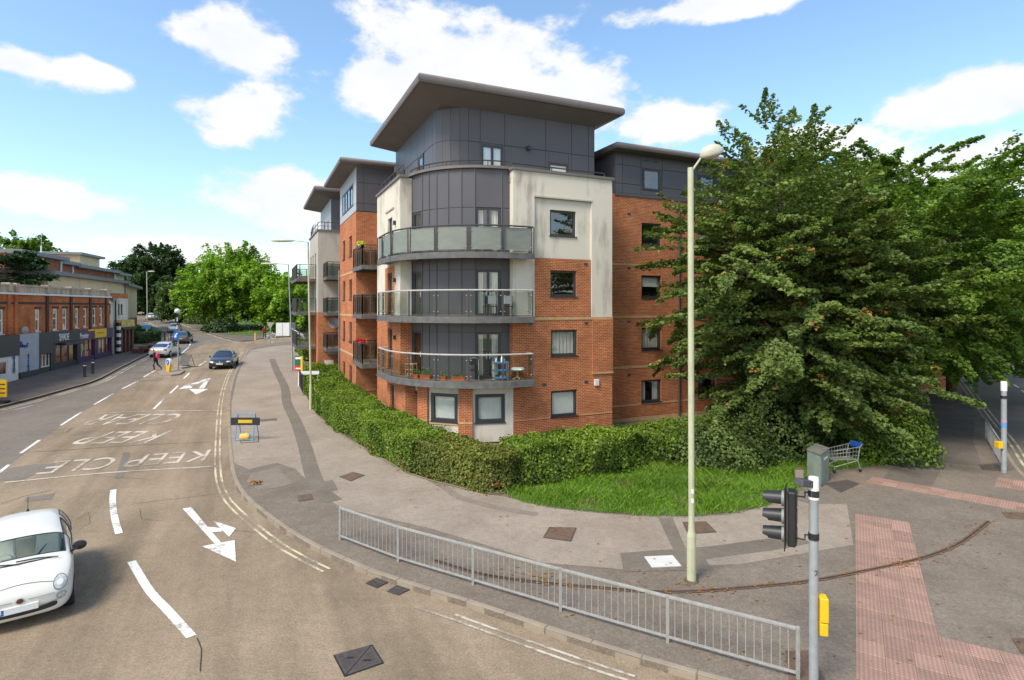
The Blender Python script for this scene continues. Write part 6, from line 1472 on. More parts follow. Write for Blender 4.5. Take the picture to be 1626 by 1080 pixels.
for tri in ([cq[0], cq[1], cq[3]], [cq[1], cq[2], cq[3]]):
    pl = MB().prism(sh(tri), -.01, .014).build('plate', M['iron'], e)
    st = MB(); t_ = sh(sh(sh(tri)))
    for k in range(1, 14):
        a = Vector(t_[0]).lerp(Vector(t_[1]), k / 14); b = Vector(t_[0]).lerp(Vector(t_[2]), k / 14); d = (b - a)
        if d.length < .05: continue
        n = Vector((-d.y, d.x)).normalized() * .007; st.hexa([(a.x - n.x, a.y - n.y, .01), (b.x - n.x, b.y - n.y, .01), (b.x + n.x, b.y + n.y, .01), (a.x + n.x, a.y + n.y, .01), (a.x - n.x, a.y - n.y, .019), (b.x - n.x, b.y - n.y, .019), (b.x + n.x, b.y + n.y, .019), (a.x + n.x, a.y + n.y, .019)])
    st.build('chequer_ribs', M['iron'], pl)
    ct = Vector((sum(t[0] for t in tri) / 3, sum(t[1] for t in tri) / 3)); MB().box(ct.x - .06, ct.x + .06, ct.y - .02, ct.y + .02, .01, .022).build('lifting_slot', M['black_paint'], pl)
for quad, lab in (([(580, 926.7), (603.6, 915.7), (622, 923), (598.7, 934.7)], 'left one of two barred road gullies at the kerb'), ([(614.7, 939.7), (634, 928), (656, 934.7), (633, 946)], 'right one of two barred road gullies at the kerb')):
    q = [Vector(p) for p in px(quad)]; c = sum(q, Vector((0, 0))) / 4; e = empty('road_gully', (c.x, c.y, 0), lab, 'drain', 'road gullies at the kerb')
    MB().prism([tuple(p) for p in q], -.02, .008).build('pit', M['room_dark'], e)
    for k in range(9):
        t = (k + .5) / 9; a = q[0].lerp(q[3], t); b = q[1].lerp(q[2], t); n = (q[3] - q[0]).normalized() * .014
        MB().hexa([(a.x - n.x, a.y - n.y, .0), (b.x - n.x, b.y - n.y, .0), (b.x + n.x, b.y + n.y, .0), (a.x + n.x, a.y + n.y, .0), (a.x - n.x, a.y - n.y, .024), (b.x - n.x, b.y - n.y, .024), (b.x + n.x, b.y + n.y, .024), (a.x + n.x, a.y + n.y, .024)]).build('bar', M['iron'], e)
    a, b = q[0].lerp(q[1], .5), q[3].lerp(q[2], .5); n = (q[1] - q[0]).normalized() * .012
    MB().hexa([(a.x - n.x, a.y - n.y, .0), (b.x - n.x, b.y - n.y, .0), (b.x + n.x, b.y + n.y, .0), (a.x + n.x, a.y + n.y, .0), (a.x - n.x, a.y - n.y, .027), (b.x - n.x, b.y - n.y, .027), (b.x + n.x, b.y + n.y, .027), (a.x + n.x, a.y + n.y, .027)]).build('cross_bar', M['iron'], e)
# ================================================================== pedestrian guard rails
def guard_rail(lab, feet, hgt, bars=15, r=.026):
    pts = [P(u, v, .12) for u, v in feet]; e = empty('guard_railing', (*pts[0], .115), lab, 'railing'); z = .115
    bm_ = MB().tube([(0, 0, .12), (0, 0, hgt - .06)], .0085, 6).build('b', M['galv'], None, smooth=True); bme = bm_.data; bpy.data.objects.remove(bm_)
    for x, y in pts: MB().box(x - r, x + r, y - r, y + r, z - .05, z + hgt).build('post', M['galv'], e, bevel=.006)
    for a, b in zip(pts[:-1], pts[1:]):
        d = Vector((b[0] - a[0], b[1] - a[1])); l = d.length; d /= l; F = Fr(a[0], a[1], d.x, d.y)
        MB().fbox(F, r, l - r, -.022, .022, z + hgt - .055, z + hgt - .006).build('top_rail', M['galv'], e, bevel=.006); MB().fbox(F, r, l - r, -.014, .014, z + .09, z + .125).build('bottom_rail', M['galv'], e)
        n = int(l / .128)
        for k in range(1, n):
            x, y, _ = F.p(l * k / n, 0, 0); o = inst('bar', bme, (x, y, z), 0, e)
            if random.random() < .08: o.rotation_euler = (random.uniform(-.03, .03), random.uniform(-.02, .02), 0)
    return e
guard_rail('long galvanised pedestrian guard rail along the kerb in the foreground', [(540, 857), (632, 892), (751, 928), (890, 970), (1060, 1020), (1267, 1079)], .84)
guard_rail('short guard rail at the kerb of the right road beside a signal post', [(1564.5, 696), (1578, 720), (1591.5, 744)], .92)
# ================================================================== lamp columns
def lamp_near():
    x, y = P(1098, 922, .12); z = .115; e = empty('street_lamp', (x, y, z), 'tall cream green lamp column with dome lantern in the foreground', 'street lamp', 'street lamps')
    MB().lathe([(.098, -.1), (.098, .95), (.094, 1.0), (.075, 1.06), (.068, 1.12), (.066, 1.2)], (x, y, z), 18).build('base_sleeve', M['lamp_paint'], e, smooth=True)
    MB().tube([(x, y, z + 1.15), (x - .01, y, z + 5), (x - .02, y, 9.0)], [.064, .064, .062], 16).build('column', M['lamp_paint'], e, smooth=True)
    MB().fbox(Fr(x, y, 1, 0), -.03, .03, .09, .1, z + .25, z + .75).build('door', M['lamp_paint'], e)
    for v in (779, 794): zz = CAMH + (HV - v) / FOC * y; MB().fbox(Fr(x, y, 1, 0), -.03, .03, .064, .068, zz - .05, zz + .05).build('sticker', M['frame_white'], e)
    MB().tube([(x + .0, y, 8.92), (x + .19, y - .05, 9.2)], .024, 8).build('bracket', M['lamp_paint'], e, smooth=True)
    ln = MB(); prof = [(.02, .20), (.12, .185), (.19, .15), (.235, .09), (.25, .03), (.25, .0), (.24, -.02)]; ln.lathe(prof, (0, 0, 0), 20); o = ln.build('lantern_hood', mat('hood', (0.52, 0.50, 0.40), .5, .1), e, smooth=True)
    o.location = Vector((x + .40, y - .1, 9.27)) - ORG[e.name]; o.rotation_euler = (R(14), R(-16), 0); o.scale = (1.0, .75, 1)
    o.data.transform(Matrix.Translation(ORG[e.name]))
    b = MB().lathe([(.23, -.02), (.2, -.05), (.12, -.085), (.02, -.095)], (0, 0, 0), 18).build('lantern_bowl', mat('bowl', (0.36, 0.33, 0.28), .25, .1), e, smooth=True); b.data.transform(Matrix.Translation(ORG[e.name])); b.location = o.location; b.rotation_euler = o.rotation_euler; b.scale = o.scale
    s = MB()
    s.lathe([(.16, 0), (.15, .02), (.1, .03)], (x, y, z), 14); s.build('collar', M['soil'], e)
lamp_near()
def lamp(u, v, top_v, arm_px, lab, m='lamp_paint', du=0.0):
    x, y = P(u, v, .12); z = G(x, y) + .115; e = empty('street_lamp', (x, y, z), lab, 'street lamp', 'street lamps'); zt = CAMH + (HV - top_v) / FOC * y; ax = arm_px * y / FOC; lx = du * y / FOC
    MB().lathe([(.085, -.1), (.085, 1.3), (.06, 1.45)], (x, y, z), 12).build('base_sleeve', M[m], e, smooth=True); MB().tube([(x, y, z + 1.4), (x + lx, y, zt)], [.058, .05], 10).build('column', M[m], e, smooth=True)
    MB().tube([(x + lx, y, zt - .02), (x + lx + ax * .6, y - .05, zt + .07), (x + lx + ax * .72, y - .05, zt + .06)], .03, 8).build('bracket', M[m], e, smooth=True)
    h = MB(); c = x + lx + ax; L_ = abs(ax) * .32 + .2; h.lathe([(.02, -1), (.1, -.9), (.17, -.4), (.18, .2), (.13, .8), (.05, 1)], (0, 0, 0), 12, axis='x'); o = h.build('lantern', M['hood'], e, smooth=True); o.data.transform(Matrix.Translation(ORG[e.name])); o.data.transform(Matrix.Diagonal((L_, 1, .5, 1))); o.location = Vector((c, y - .05, zt + .06)) - ORG[e.name]
    return e
lamp(493.5, 650, 384, -40, 'slim lamp column with a long arm over the road, beside the clipped hedge', du=-4.5)
lamp(464, 589, 420, -30, 'pale leaning lamp column farther up the pavement, left of the estate boards', 'galv_dull', du=-6)
lamp(234, 541, 432, 8, 'lamp column on the left pavement beyond the modern block', du=-1)
# ================================================================== traffic signals
def signal_pole(u, v, top, lab, rad=.068):
    x, y = P(u, v, .12); z = .115; e = empty('traffic_signal', (x, y, z), lab, 'traffic light', 'signal posts'); MB().tube([(x, y, z - .05), (x, y, top - .32)], rad, 18).build('post', M['galv_dull'], e, smooth=True)
    MB().lathe([(rad * 1.12, -.34), (rad * 1.12, -.03), (rad * 1.0, 0)], (x, y, top), 18).build('post_cap', M['white_paint'], e, smooth=True); return e, x, y
e, x, y = signal_pole(1292, 1093, 3.38, 'near traffic light seen from the side, three black hooded lamps and yellow push button')
K = y / FOC
zz0, zz1 = 2.27, 3.13
MB().box(x - .36, x - .27 + .03, y - .12, y + .13, zz0, zz1).build('signal_housing', M['black_plastic'], e, bevel=.025)
MB().box(x - .40, x - .385, y - .20, y + .20, zz0 - .05, zz1 + .05).build('backing_board', M['black_plastic'], e)
for k in range(3):
    zc = zz1 - .15 - k * .28
    ring = MB(); ring.lathe([(.115, 0), (.125, -.04), (.11, -.05)], (x - .40, y, zc), 18, axis='x'); rg = ring.build('lamp_bezel', M['galv_dull'], e, smooth=True)
    hd = MB(); n = 14; vs = []
    for i in range(n + 1):
        a = R(-35 + 250 * i / n)
        for xx, rr in ((-.43, .118), (-.72, .098)):
            drop = 0.0
            vs.append((x + xx + (.08 if (i < 2 or i > n - 2) and xx < -.5 else 0), y + rr * math.cos(a), zc + rr * math.sin(a) - (.02 if xx < -.5 else 0)))
    m_ = len(vs); vs2 = [(a, y + (b - y) * .94, zc + (c_ - zc) * .94) for a, b, c_ in vs]
    hd.add(vs + vs2, [(2 * i, 2 * i + 2, 2 * i + 3, 2 * i + 1) for i in range(n)] + [(m_ + 2 * i, m_ + 2 * i + 1, m_ + 2 * i + 3, m_ + 2 * i + 2) for i in range(n)] + [(2 * i + 1, 2 * i + 3, m_ + 2 * i + 3, m_ + 2 * i + 1) for i in range(n)])
    hd.build('hood', M['black_plastic'], e, smooth=True)
    MB().lathe([(.105, 0), (.07, -.02), (.01, -.03)], (x - .435, y, zc), 16, axis='x').build('lens', mat('lens_%d' % k, ((.12, .01, .01), (.14, .07, .01), (.01, .08, .04))[k], .15, .05), e, smooth=True)
    MB().box(x - .242, x - .228, y - .1, y + .11, zc - .12, zc + .12).build('rear_door', M['black_plastic'], e, bevel=.01)
for zc in (zz1 - .08, zz0 + .12): MB().tube([(x - .25, y, zc), (x - .12, y, zc), (x - .12, y, zc + .08), (x - .06, y, zc + .08)], .014, 6).build('bracket', M['black_plastic'], e); MB().lathe([(.078, -.05), (.078, .05)], (x, y, zc + .08), 14).build('pole_clamp', M['black_plastic'], e)
dt = MB().box(-.16, .14, -.075, .075, -.055, .055).build('detector', mat('detector_grey', (.07, .07, .08), .4, .1), e, bevel=.012); dt.data.transform(Matrix.Translation(ORG[e.name])); dt.location = Vector((x - .14, y - .03, 3.30)) - ORG[e.name]; dt.rotation_euler = (0, R(12), R(25))
def push_button(e, x, y, z0, z1, d):
    mb = MB(); F = Fr(x, y, d[0], d[1]); o_ = .075
    MB().hexa([(F.p(a, b, zz)) for zz in (z0 + (z1 - z0) * .36, z1) for a, b in ((.07, .10), (.19, .10), (.19, -.09), (.07, -.09))]).build('push_button_unit', M['yellow_plastic'], e, bevel=.015)
    MB().hexa([(F.p(a, b, zz)) for zz in (z0, z0 + (z1 - z0) * .34) for a, b in ((.07, .09), (.185, .09), (.185, -.08), (.07, -.08))]).build('push_button_box', M['yellow_plastic'], e, bevel=.015)
    MB().tube([F.p(.19, .0, z0 + (z1 - z0) * .37), F.p(.197, .03, z0 + (z1 - z0) * .48)], .012, 6).build('cable', M['black_plastic'], e)
for o in list(COL.objects):
    if o.parent == e and o.name.split('.')[0] in ('signal_housing', 'backing_board', 'lamp_bezel', 'hood', 'lens', 'rear_door', 'bracket'): o.rotation_euler = (0, 0, R(-30))
push_button(e, x, y, .98, 1.56, (1.0, -.25))
me, co = text_mesh('21', .13, .001); o = link('pole_number', me, M['black_paint'], e); cc = co.copy(); ang = (cc[:, 0] - .03) / .07
for vt, c, a in zip(me.vertices, cc, ang): vt.co = Vector((x + .0705 * math.sin(a), y - .0705 * math.cos(a), CAMH + (HV - 912) / FOC * y + c[1])) - ORG[e.name]
e, x, y = signal_pole(1594, 750, 3.36, 'grey signal post by the right road with blue stickers and yellow button', .085)
MB().lathe([(.088, 0), (.088, .16)], (x, y, 1.72), 14).build('sticker', M['light_blue'], e); MB().lathe([(.0885, 0), (.0885, .1)], (x, y, 1.89), 14).build('sticker', mat('pink_sticker', (.5, .25, .4), .6), e)
MB().box(x - .26, x - .09, y - .1, y + .1, .98, 1.22).build('push_button_box', M['yellow_plastic'], e, bevel=.015); MB().lathe([(.1, 0), (.1, .1)], (x, y, 2.75), 12).build('pole_clamp', M['black_plastic'], e)
# ================================================================== cabinet, bollard post, trolley
c0, c1, c2 = (Vector(P(*q, .12)) for q in ((1303, 774), (1281.5, 764), (1316.5, 762)))
e = empty('utility_cabinet', (c0.x, c0.y, .12), 'grey green street utility cabinet at the lawn corner', 'cabinet'); c3 = c1 + c2 - c0
pol = [tuple(c0), tuple(c2), tuple(c3), tuple(c1)]; mat('cabinet_green', (0.20, 0.235, 0.19), .6, .18, 3.0, fine=.1, fscale=30)
MB().prism(pol, .1, 1.16).build('body', M['cabinet_green'], e, bevel=.012); cm = (c0 + c3) / 2
MB().prism([tuple(cm + (Vector(p) - cm) * 1.06) for p in pol], 1.16, 1.21).build('lid', mat('cabinet_lid', (.16, .15, .13), .7, .2), e, bevel=.01)
F = Fr(c0.x, c0.y, *(c2 - c0)); l = (c2 - c0).length; MB().fbox(F, .04, l - .04, 0, .012, .2, 1.1).build('door', M['cabinet_green'], e); MB().fbox(F, l * .35, l * .75, .012, .016, .93, 1.0).build('label_plate', M['frame_white'], e)
F = Fr(c1.x, c1.y, *(c0 - c1)); l = (c0 - c1).length; MB().fbox(F, .04, l - .04, 0, .012, .2, 1.1).build('side_panel', M['cabinet_green'], e)
x, y = P(1269, 768, .13); e = empty('concrete_post', (x, y, .12), 'short grey concrete marker post beside the cabinet', 'post'); MB().box(x - .12, x + .12, y - .07, y + .07, .05, .62).build('shaft', M['kerb_stone'], e, bevel=.02); MB().box(x - .125, x + .125, y - .075, y + .075, .62, .64).build('top', M['rust'], e)
x, y = P(1337, 748, .12); e = empty('shopping_trolley', (0, 0, 0), 'abandoned wire shopping trolley with blue handle beside the cabinet', 'trolley')
bk = MB()
def bsec(t): return (-.5 + 1.0 * t, .19 + .07 * t, .46 - .02 * t, .78 + .12 * t)    # x, half width, floor, rim
for t in np.linspace(0, 1, 9):
    X, w, f, r_ = bsec(t); bk.tube([(X, -w, r_), (X, -w * .85, f), (X, w * .85, f), (X, w, r_)], .005, 4)
for fr in (0, .33, .66, 1):
    for s in (-1, 1): bk.tube([(bsec(t)[0], s * bsec(t)[1] * (.85 + .15 * fr), bsec(t)[2] + (bsec(t)[3] - bsec(t)[2]) * fr) for t in (0, 1)], .006 if fr < 1 else .012, 5)
for q in (-.6, -.3, 0, .3, .6): bk.tube([(bsec(0)[0], q * bsec(0)[1], bsec(0)[2]), (bsec(1)[0], q * bsec(1)[1], bsec(1)[2])], .005, 4); bk.tube([(bsec(0)[0], q * bsec(0)[1], bsec(0)[2]), (bsec(0)[0], q * bsec(0)[1], bsec(0)[3])], .005, 4)
bk.build('basket', M['galv'], e)
ch = MB()
for s in (-1, 1): ch.tube([(.62, s * .25, 1.0), (.5, s * .26, .86), (.42, s * .26, .45), (.5, s * .26, .2), (.52, s * .26, .12)], .013, 6); ch.tube([(.42, s * .26, .42), (-.45, s * .18, .22), (-.48, s * .18, .12)], .013, 6)
ch.tube([(-.45, -.18, .22), (-.45, .18, .22)], .012, 6); ch.build('chassis', M['galv'], e, smooth=True)
MB().tube([(.62, -.27, 1.0), (.62, .27, 1.0)], .022, 8).build('handle', M['blue_paint'], e); MB().box(.52, .6, -.2, .2, .86, .99).build('child_seat_flap', mat('trolley_blue', (.02, .08, .5), .5, .1), e)
for cx_, s in ((.52, 1), (.52, -1), (-.48, 1), (-.48, -1)):
    MB().lathe([(.06, -.015), (.06, .015)], (cx_, s * (.26 if cx_ > 0 else .18), .06), 12, axis='y').build('wheel', M['rubber'], e)
e.location = (x, y, .12); e.rotation_euler = (0, 0, R(12))
# ================================================================== temporary road sign on a blue frame, sandbag
x, y = P(391, 699, .12); e = empty('road_sign_frame', (x, y, .115), 'black sign board with yellow panel on a pale blue A-frame on the pavement', 'road sign')
for s in (-.39, .39):
    MB().tube([(x + s, y - .22, .12), (x + s, y + .02, 1.32)], .022, 6).build('leg', M['light_blue'], e); MB().tube([(x + s, y + .4, .12), (x + s, y + .02, 1.3)], .02, 6).build('leg', M['light_blue'], e)
for zz, yy in ((1.3, .02), (.42, -.16), (.18, -.2)): MB().tube([(x - .39, y + yy, zz), (x + .39, y + yy, zz)], .016, 6).build('cross_bar', M['light_blue'], e)
MB().box(x - .64, x + .64, y - .10, y - .07, .80, 1.14).build('board', M['black_plastic'], e, bevel=.012); MB().box(x - .31, x + .31, y - .106, y - .10, .90, 1.04).build('panel', mat('panel_gold', (.62, .42, .02), .5, .15), e)
s = empty('sandbag', (x, y - .12, .18), 'yellow sandbag slung on the foot of the blue sign frame', 'sandbag'); bm = bmesh.new(); bmesh.ops.create_icosphere(bm, subdivisions=3, radius=1); 
for v in bm.verts: v.co = Vector((math.copysign(abs(v.co.x) ** .6, v.co.x) * .24, v.co.y * .13, math.copysign(abs(v.co.z) ** .7, v.co.z) * .14 + .13 + .02 * math.sin(v.co.x * 9)))
me = bpy.data.meshes.new('bag'); bm.to_mesh(me); bm.free(); smooth_mesh(me, 80); b_ = link('bag', me, mat('bag_yellow', (.68, .46, .10), .8, .2, 6.0), s)
s2 = MB().tube([(x - .2, y - .12, .44), (x - .05, y - .2, .4), (x + .15, y - .18, .42)], .012, 5).build('tie', M['black_plastic'], s)
# rubbish heap of leaves near the kerb
x, y = P(406, 768, .12); lm_ = MB()
for _ in range(90):
    a, b = x + random.gauss(0, .09), y + random.gauss(0, .13); zz = .13 + random.uniform(0, .09); t = random.uniform(0, 6.3); s = .04; lm_.add([(a + s * math.cos(t), b + s * math.sin(t), zz), (a - s * math.sin(t), b + s * math.cos(t), zz + .02), (a - s * math.cos(t), b - s * math.sin(t), zz + .01), (a + s * math.sin(t), b - s * math.cos(t), zz)], [(0, 1, 2, 3)])
o = lm_.build('leaf_heap', mat('dry_leaf', (.34, .20, .08), .9, .3, 30.0)); tag(o, 'small heap of dry brown leaves on the pavement near the kerb', 'leaf heap', kind='stuff')
# ================================================================== far street furniture
def disc(mb, F, t, z, r, d0, d1, n=20):
    a = [F.p(t + r * math.cos(2 * math.pi * i / n), d1, z + r * math.sin(2 * math.pi * i / n)) for i in range(n)]; b = [F.p(t + r * math.cos(2 * math.pi * i / n), d0, z + r * math.sin(2 * math.pi * i / n)) for i in range(n)]
    return mb.add(a + b, [tuple(range(n)), tuple(range(n, 2 * n))[::-1]] + [(i, n + i, n + (i + 1) % n, (i + 1) % n) for i in range(n)])
def arrow_face(mb, F, t, z, r, d):
    c, s = math.cos(R(-135)), math.sin(R(-135)); f = lambda a, b: F.p(t + r * (a * c - b * s), d, z + r * (a * s + b * c))
    mb.add([f(-.7, -.13), f(.1, -.13), f(.1, .13), f(-.7, .13)], [(0, 1, 2, 3)]); mb.add([f(.0, -.45), f(.75, 0), f(.0, .45)], [(0, 1, 2)])
isA = px([(249, 593), (256, 597), (272, 597.5), (286, 595.5), (293, 591), (290, 587.5), (278, 586), (262, 588)], .0); isB = px([(275, 584), (288, 586), (301, 584), (301, 580), (288, 578.5), (277, 580)], .0)
for q, lab in ((isA, 'front'), (isB, 'rear')):
    z = G(*q[0]); MB().prism(q, lambda a, b: G(a, b) - .1, lambda a, b: G(a, b) + .12).build('traffic_island', M['kerb_stone'], None, bevel=.02)['kind'] = 'structure'
x, y = P(283, 588, .1); z = G(x, y) + .1; e = empty('keep_left_sign', (x, y, z), 'round blue keep left sign on a grey post on the traffic island', 'road sign'); F = Fr(x, y, 1, -.55)
zt = CAMH + (HV - 525) / FOC * y; MB().tube([(x, y, z), (x, y, zt)], .06, 8).build('post', M['galv_dull'], e); F = Fr(x - .09, y - .05, 1, -.55)
zc = CAMH + (HV - 532.5) / FOC * y; disc(MB(), F, 0, zc, .42, .05, .075).build('sign_face', mat('sign_blue', (.01, .12, .45), .4, .05), e); m_ = MB(); arrow_face(m_, F, 0, zc, .40, .08); m_.build('arrow', M['white_paint'], e)
x, y = P(268, 590.5, .1); z = G(x, y) + .1; e = empty('island_bollard', (x, y, z), 'yellow and white keep left bollard at the front of the traffic island', 'bollard'); F = Fr(x, y, 1, -.55)
mb = MB(); prof = [(-.17, 0), (.17, 0), (.2, .25), (.3, .55), (-.3, .55), (-.2, .25)]; a = [F.p(t, .08, z + h) for t, h in prof]; b = [F.p(t, -.08, z + h) for t, h in prof]; mb.add(a + b, [tuple(range(6)), tuple(range(6, 12))[::-1]] + [(i, 6 + i, 6 + (i + 1) % 6, (i + 1) % 6) for i in range(6)]); mb.build('shaft', M['yellow_plastic'], e)
disc(MB(), F, 0, z + .78, .30, -.08, .08).build('head', M['white_paint'], e); disc(MB(), F, 0, z + .78, .21, .08, .10).build('sign_face', M['sign_blue'], e); m_ = MB(); arrow_face(m_, F, 0, z + .78, .2, .105); m_.build('arrow', M['white_paint'], e)
x, y = P(296, 581, .1); z = G(x, y) + .1; e = empty('a_frame_sign', (x, y, z), 'dark A-frame sign seen from behind on the rear of the island', 'road sign'); F = Fr(x, y, 1, -.25)
MB().hexa([F.p(-.5, .35, z + .1), F.p(.5, .35, z + .1), F.p(.5, .32, z + .1), F.p(-.5, .32, z + .1), F.p(-.48, .03, z + .95), F.p(.48, .03, z + .95), F.p(.48, 0, z + .95), F.p(-.48, 0, z + .95)]).build('board', mat('board_back', (.09, .09, .09), .6, .15), e)
for s in (-.47, .47): MB().tube([F.p(s, .36, z), F.p(s, 0, z + 1.0), F.p(s, -.4, z)], .025, 6).build('leg', M['black_paint'], e)
x, y = P(281.5, 541, .1); z = G(x, y) + .1; e = empty('belisha_beacon', (x, y, z), 'black and white banded crossing beacon with a white globe', 'beacon'); zt = CAMH + (HV - 498) / FOC * y; n = 7
for k in range(n): MB().tube([(x, y, z + (zt - z) * k / n), (x, y, z + (zt - z) * (k + 1) / n)], .07, 8).build('band', M['white_paint' if k % 2 else 'black_paint'], e)
mb = MB(); mb.lathe([(.34 * math.sin(R(a)), -.34 * math.cos(R(a))) for a in (12, 35, 60, 90, 120, 145, 168)], (x, y, zt + .3), 14); mb.build('globe', M['frame_white'], e, smooth=True)
for k, (u, v, lab) in enumerate(((134.5, 598.5, 'nearer one of two black bollards before the purple shop'), (147.5, 593, 'farther one of two black bollards before the purple shop'))):
    x, y = P(u, v, .12); z = G(x, y) + .12; e = empty('bollard', (x, y, z), lab, 'bollard', 'black bollards before the shops'); MB().lathe([(.12, -.05), (.12, .05), (.095, .08), (.09, .95), (.10, .98), (.10, 1.05), (.06, 1.1)], (x, y, z), 12).build('shaft', M['black_paint'], e, smooth=True); MB().lathe([(.097, .82), (.097, .9)], (x, y, z), 12).build('band', M['white_paint'], e)
x, y = P(429.5, 549.5, .12); z = G(x, y) + .12; e = empty('give_way_sign', (x, y, z), 'back of a triangular give way sign at the side road mouth', 'road sign'); zt = CAMH + (HV - 512) / FOC * y; MB().tube([(x, y, z), (x, y, zt)], .05, 8).build('post', M['galv_dull'], e)
MB().hexa([(x - .42, y - .06, zt), (x + .42, y - .06, zt), (x + .42, y - .04, zt), (x - .42, y - .04, zt), (x - .03, y - .06, zt - .75), (x + .03, y - .06, zt - .75), (x + .03, y - .04, zt - .75), (x - .03, y - .04, zt - .75)]).build('plate', M['galv'], e)
x, y = P(449, 534, .12); z = G(x, y) + .12; e = empty('site_hoarding', (x, y, z), 'pale grey panelled container beyond the side road', 'container'); w = 22 * y / FOC
for k in range(2): MB().box(x - w / 2 + k * w / 2 + .03, x - w / 2 + (k + 1) * w / 2 - .03, y - .04, y + .04, z + .05, z + 1.9).build('panel', M['frame_white'], e, bevel=.01)
MB().box(x - w / 2, x + w / 2, y + .04, y + 2.2, z, z + 1.85).build('body', M['galv_dull'], e)
for u in (405.5, 334, 339, 317): 
    x, y = P(u, {405.5: 541, 334: 520, 339: 523, 317: 514}[u], .12); z = G(x, y) + .12; e = empty('marker_post', (x, y, z), {405.5: 'small wooden post at the foot of the grass bank by the side road', 334: 'pale post on the grass bank, left of a pair', 339: 'pale post on the grass bank, right of a pair', 317: 'thin tall post at the edge of the grass bank'}[u], 'post'); MB().box(x - .1, x + .1, y - .1, y + .1, z, z + (2.0 if u == 317 else 1.0)).build('shaft', M['pine' if u > 400 else 'kerb_stone'], e); MB().box(x - .12, x + .12, y - .12, y + .12, z + (2.0 if u == 317 else 1.0), z + (2.06 if u == 317 else 1.06)).build('cap', M['kerb_stone'], e)
# bicycle
x, y = P(428, 537.5, .12); z = G(x, y) + .12; e = empty('bicycle', (x, y, z), 'white bicycle leaning near the give way sign beyond the side road', 'bicycle')
for s in (-.52, .52):
    mb = MB(); mb.tube([(x + s + .33 * math.cos(a), y, z + .34 + .33 * math.sin(a)) for a in np.linspace(0, 2 * math.pi, 17)], .03, 5, caps=False); mb.build('wheel', M['frame_white'], e)
mb = MB(); mb.tube([(x - .52, y, z + .34), (x - .1, y, z + .34), (x + .35, y, z + .82), (x - .2, y, z + .8), (x - .1, y, z + .34)], .025, 5); mb.tube([(x + .52, y, z + .34), (x + .33, y, z + .95)], .025, 5); mb.tube([(x - .2, y, z + .8), (x - .22, y, z + .95)], .02, 5); mb.build('frame', M['frame_white'], e); MB().box(x - .34, x - .1, y - .06, y + .06, z + .94, z + 1.0).build('saddle', M['black_paint'], e); MB().tube([(x + .33, y - .28, z + .97), (x + .33, y + .28, z + .97)], .02, 5).build('handlebar', M['black_paint'], e)
# estate agent boards and black railings by the far hedge
x, y = P(474, 613, .13); z = G(x, y) + .12; e = empty('estate_board', (x, y, z), 'green and red estate agent board at the hedge end', 'sign'); K = y / FOC
MB().box(x - .04, x + .04, y - .02, y + .06, z, z + 2.0).build('post', M['white_paint'], e); MB().box(x - .25, x + .25, y - .06, y - .03, z + 1.45, z + 2.15).build('board', M['green_paint'], e); MB().box(x - .25, x + .25, y - .065, y - .035, z + 1.08, z + 1.44).build('slip', M['red_paint'], e); MB().box(x - .2, x + .2, y - .066, y - .062, z + 1.9, z + 2.05).build('lettering_strip', M['white_paint'], e); MB().box(x - .18, x + .18, y - .07, y - .066, z + 1.2, z + 1.3).build('lettering_strip', M['white_paint'], e)
x2, y2 = P(480, 619, .13); z2_ = G(x2, y2) + .12; e = empty('estate_board', (x2, y2, z2_), 'narrow yellow and red estate agent board right of the green one', 'sign'); MB().box(x2 - .03, x2 + .03, y2, y2 + .06, z2_, z2_ + 2.2).build('post', M['white_paint'], e); MB().hexa([(x2 - .1, y2 - .03, z2_ + 1.2), (x2 + .12, y2 - .3, z2_ + 1.2), (x2 + .12, y2 - .27, z2_ + 1.2), (x2 - .1, y2, z2_ + 1.2), (x2 - .1, y2 - .03, z2_ + 2.3), (x2 + .12, y2 - .3, z2_ + 2.3), (x2 + .12, y2 - .27, z2_ + 2.3), (x2 - .1, y2, z2_ + 2.3)]).build('board', M['yellow_plastic'], e)
x3, y3 = P(481, 622, .13); z3 = G(x3, y3) + .12; e = empty('name_board', (x3, y3, z3), 'long white name board on posts above the clipped mounds', 'sign'); F = Fr(x3, y3, 1, .12); MB().fbox(F, -.1, 1.05, .0, .04, z3 + 1.15, z3 + 1.38).build('board', M['white_paint'], e)
for t in (0, .95): MB().fbox(F, t - .03, t + .03, -.04, 0, z3, z3 + 1.3).build('post', M['galv_dull'], e)
x4, y4 = P(473, 605, .13); x5, y5 = P(481, 628, .13); F = Fr(x4, y4, x5 - x4, y5 - y4); l = math.hypot(x5 - x4, y5 - y4); z = G(x4, y4) + .12; e = empty('black_railings', (x4, y4, z), 'short run of black metal railings between the mounds and the pavement', 'railing')
for k in range(int(l / .16)): MB().fbox(F, k * .16, k * .16 + .035, -.015, .015, z - .05, z + 1.1).build('bar', M['black_paint'], e)
for zz in (.15, 1.0): MB().fbox(F, -.02, l, -.022, .022, z + zz, z + zz + .04).build('rail', M['black_paint'], e)
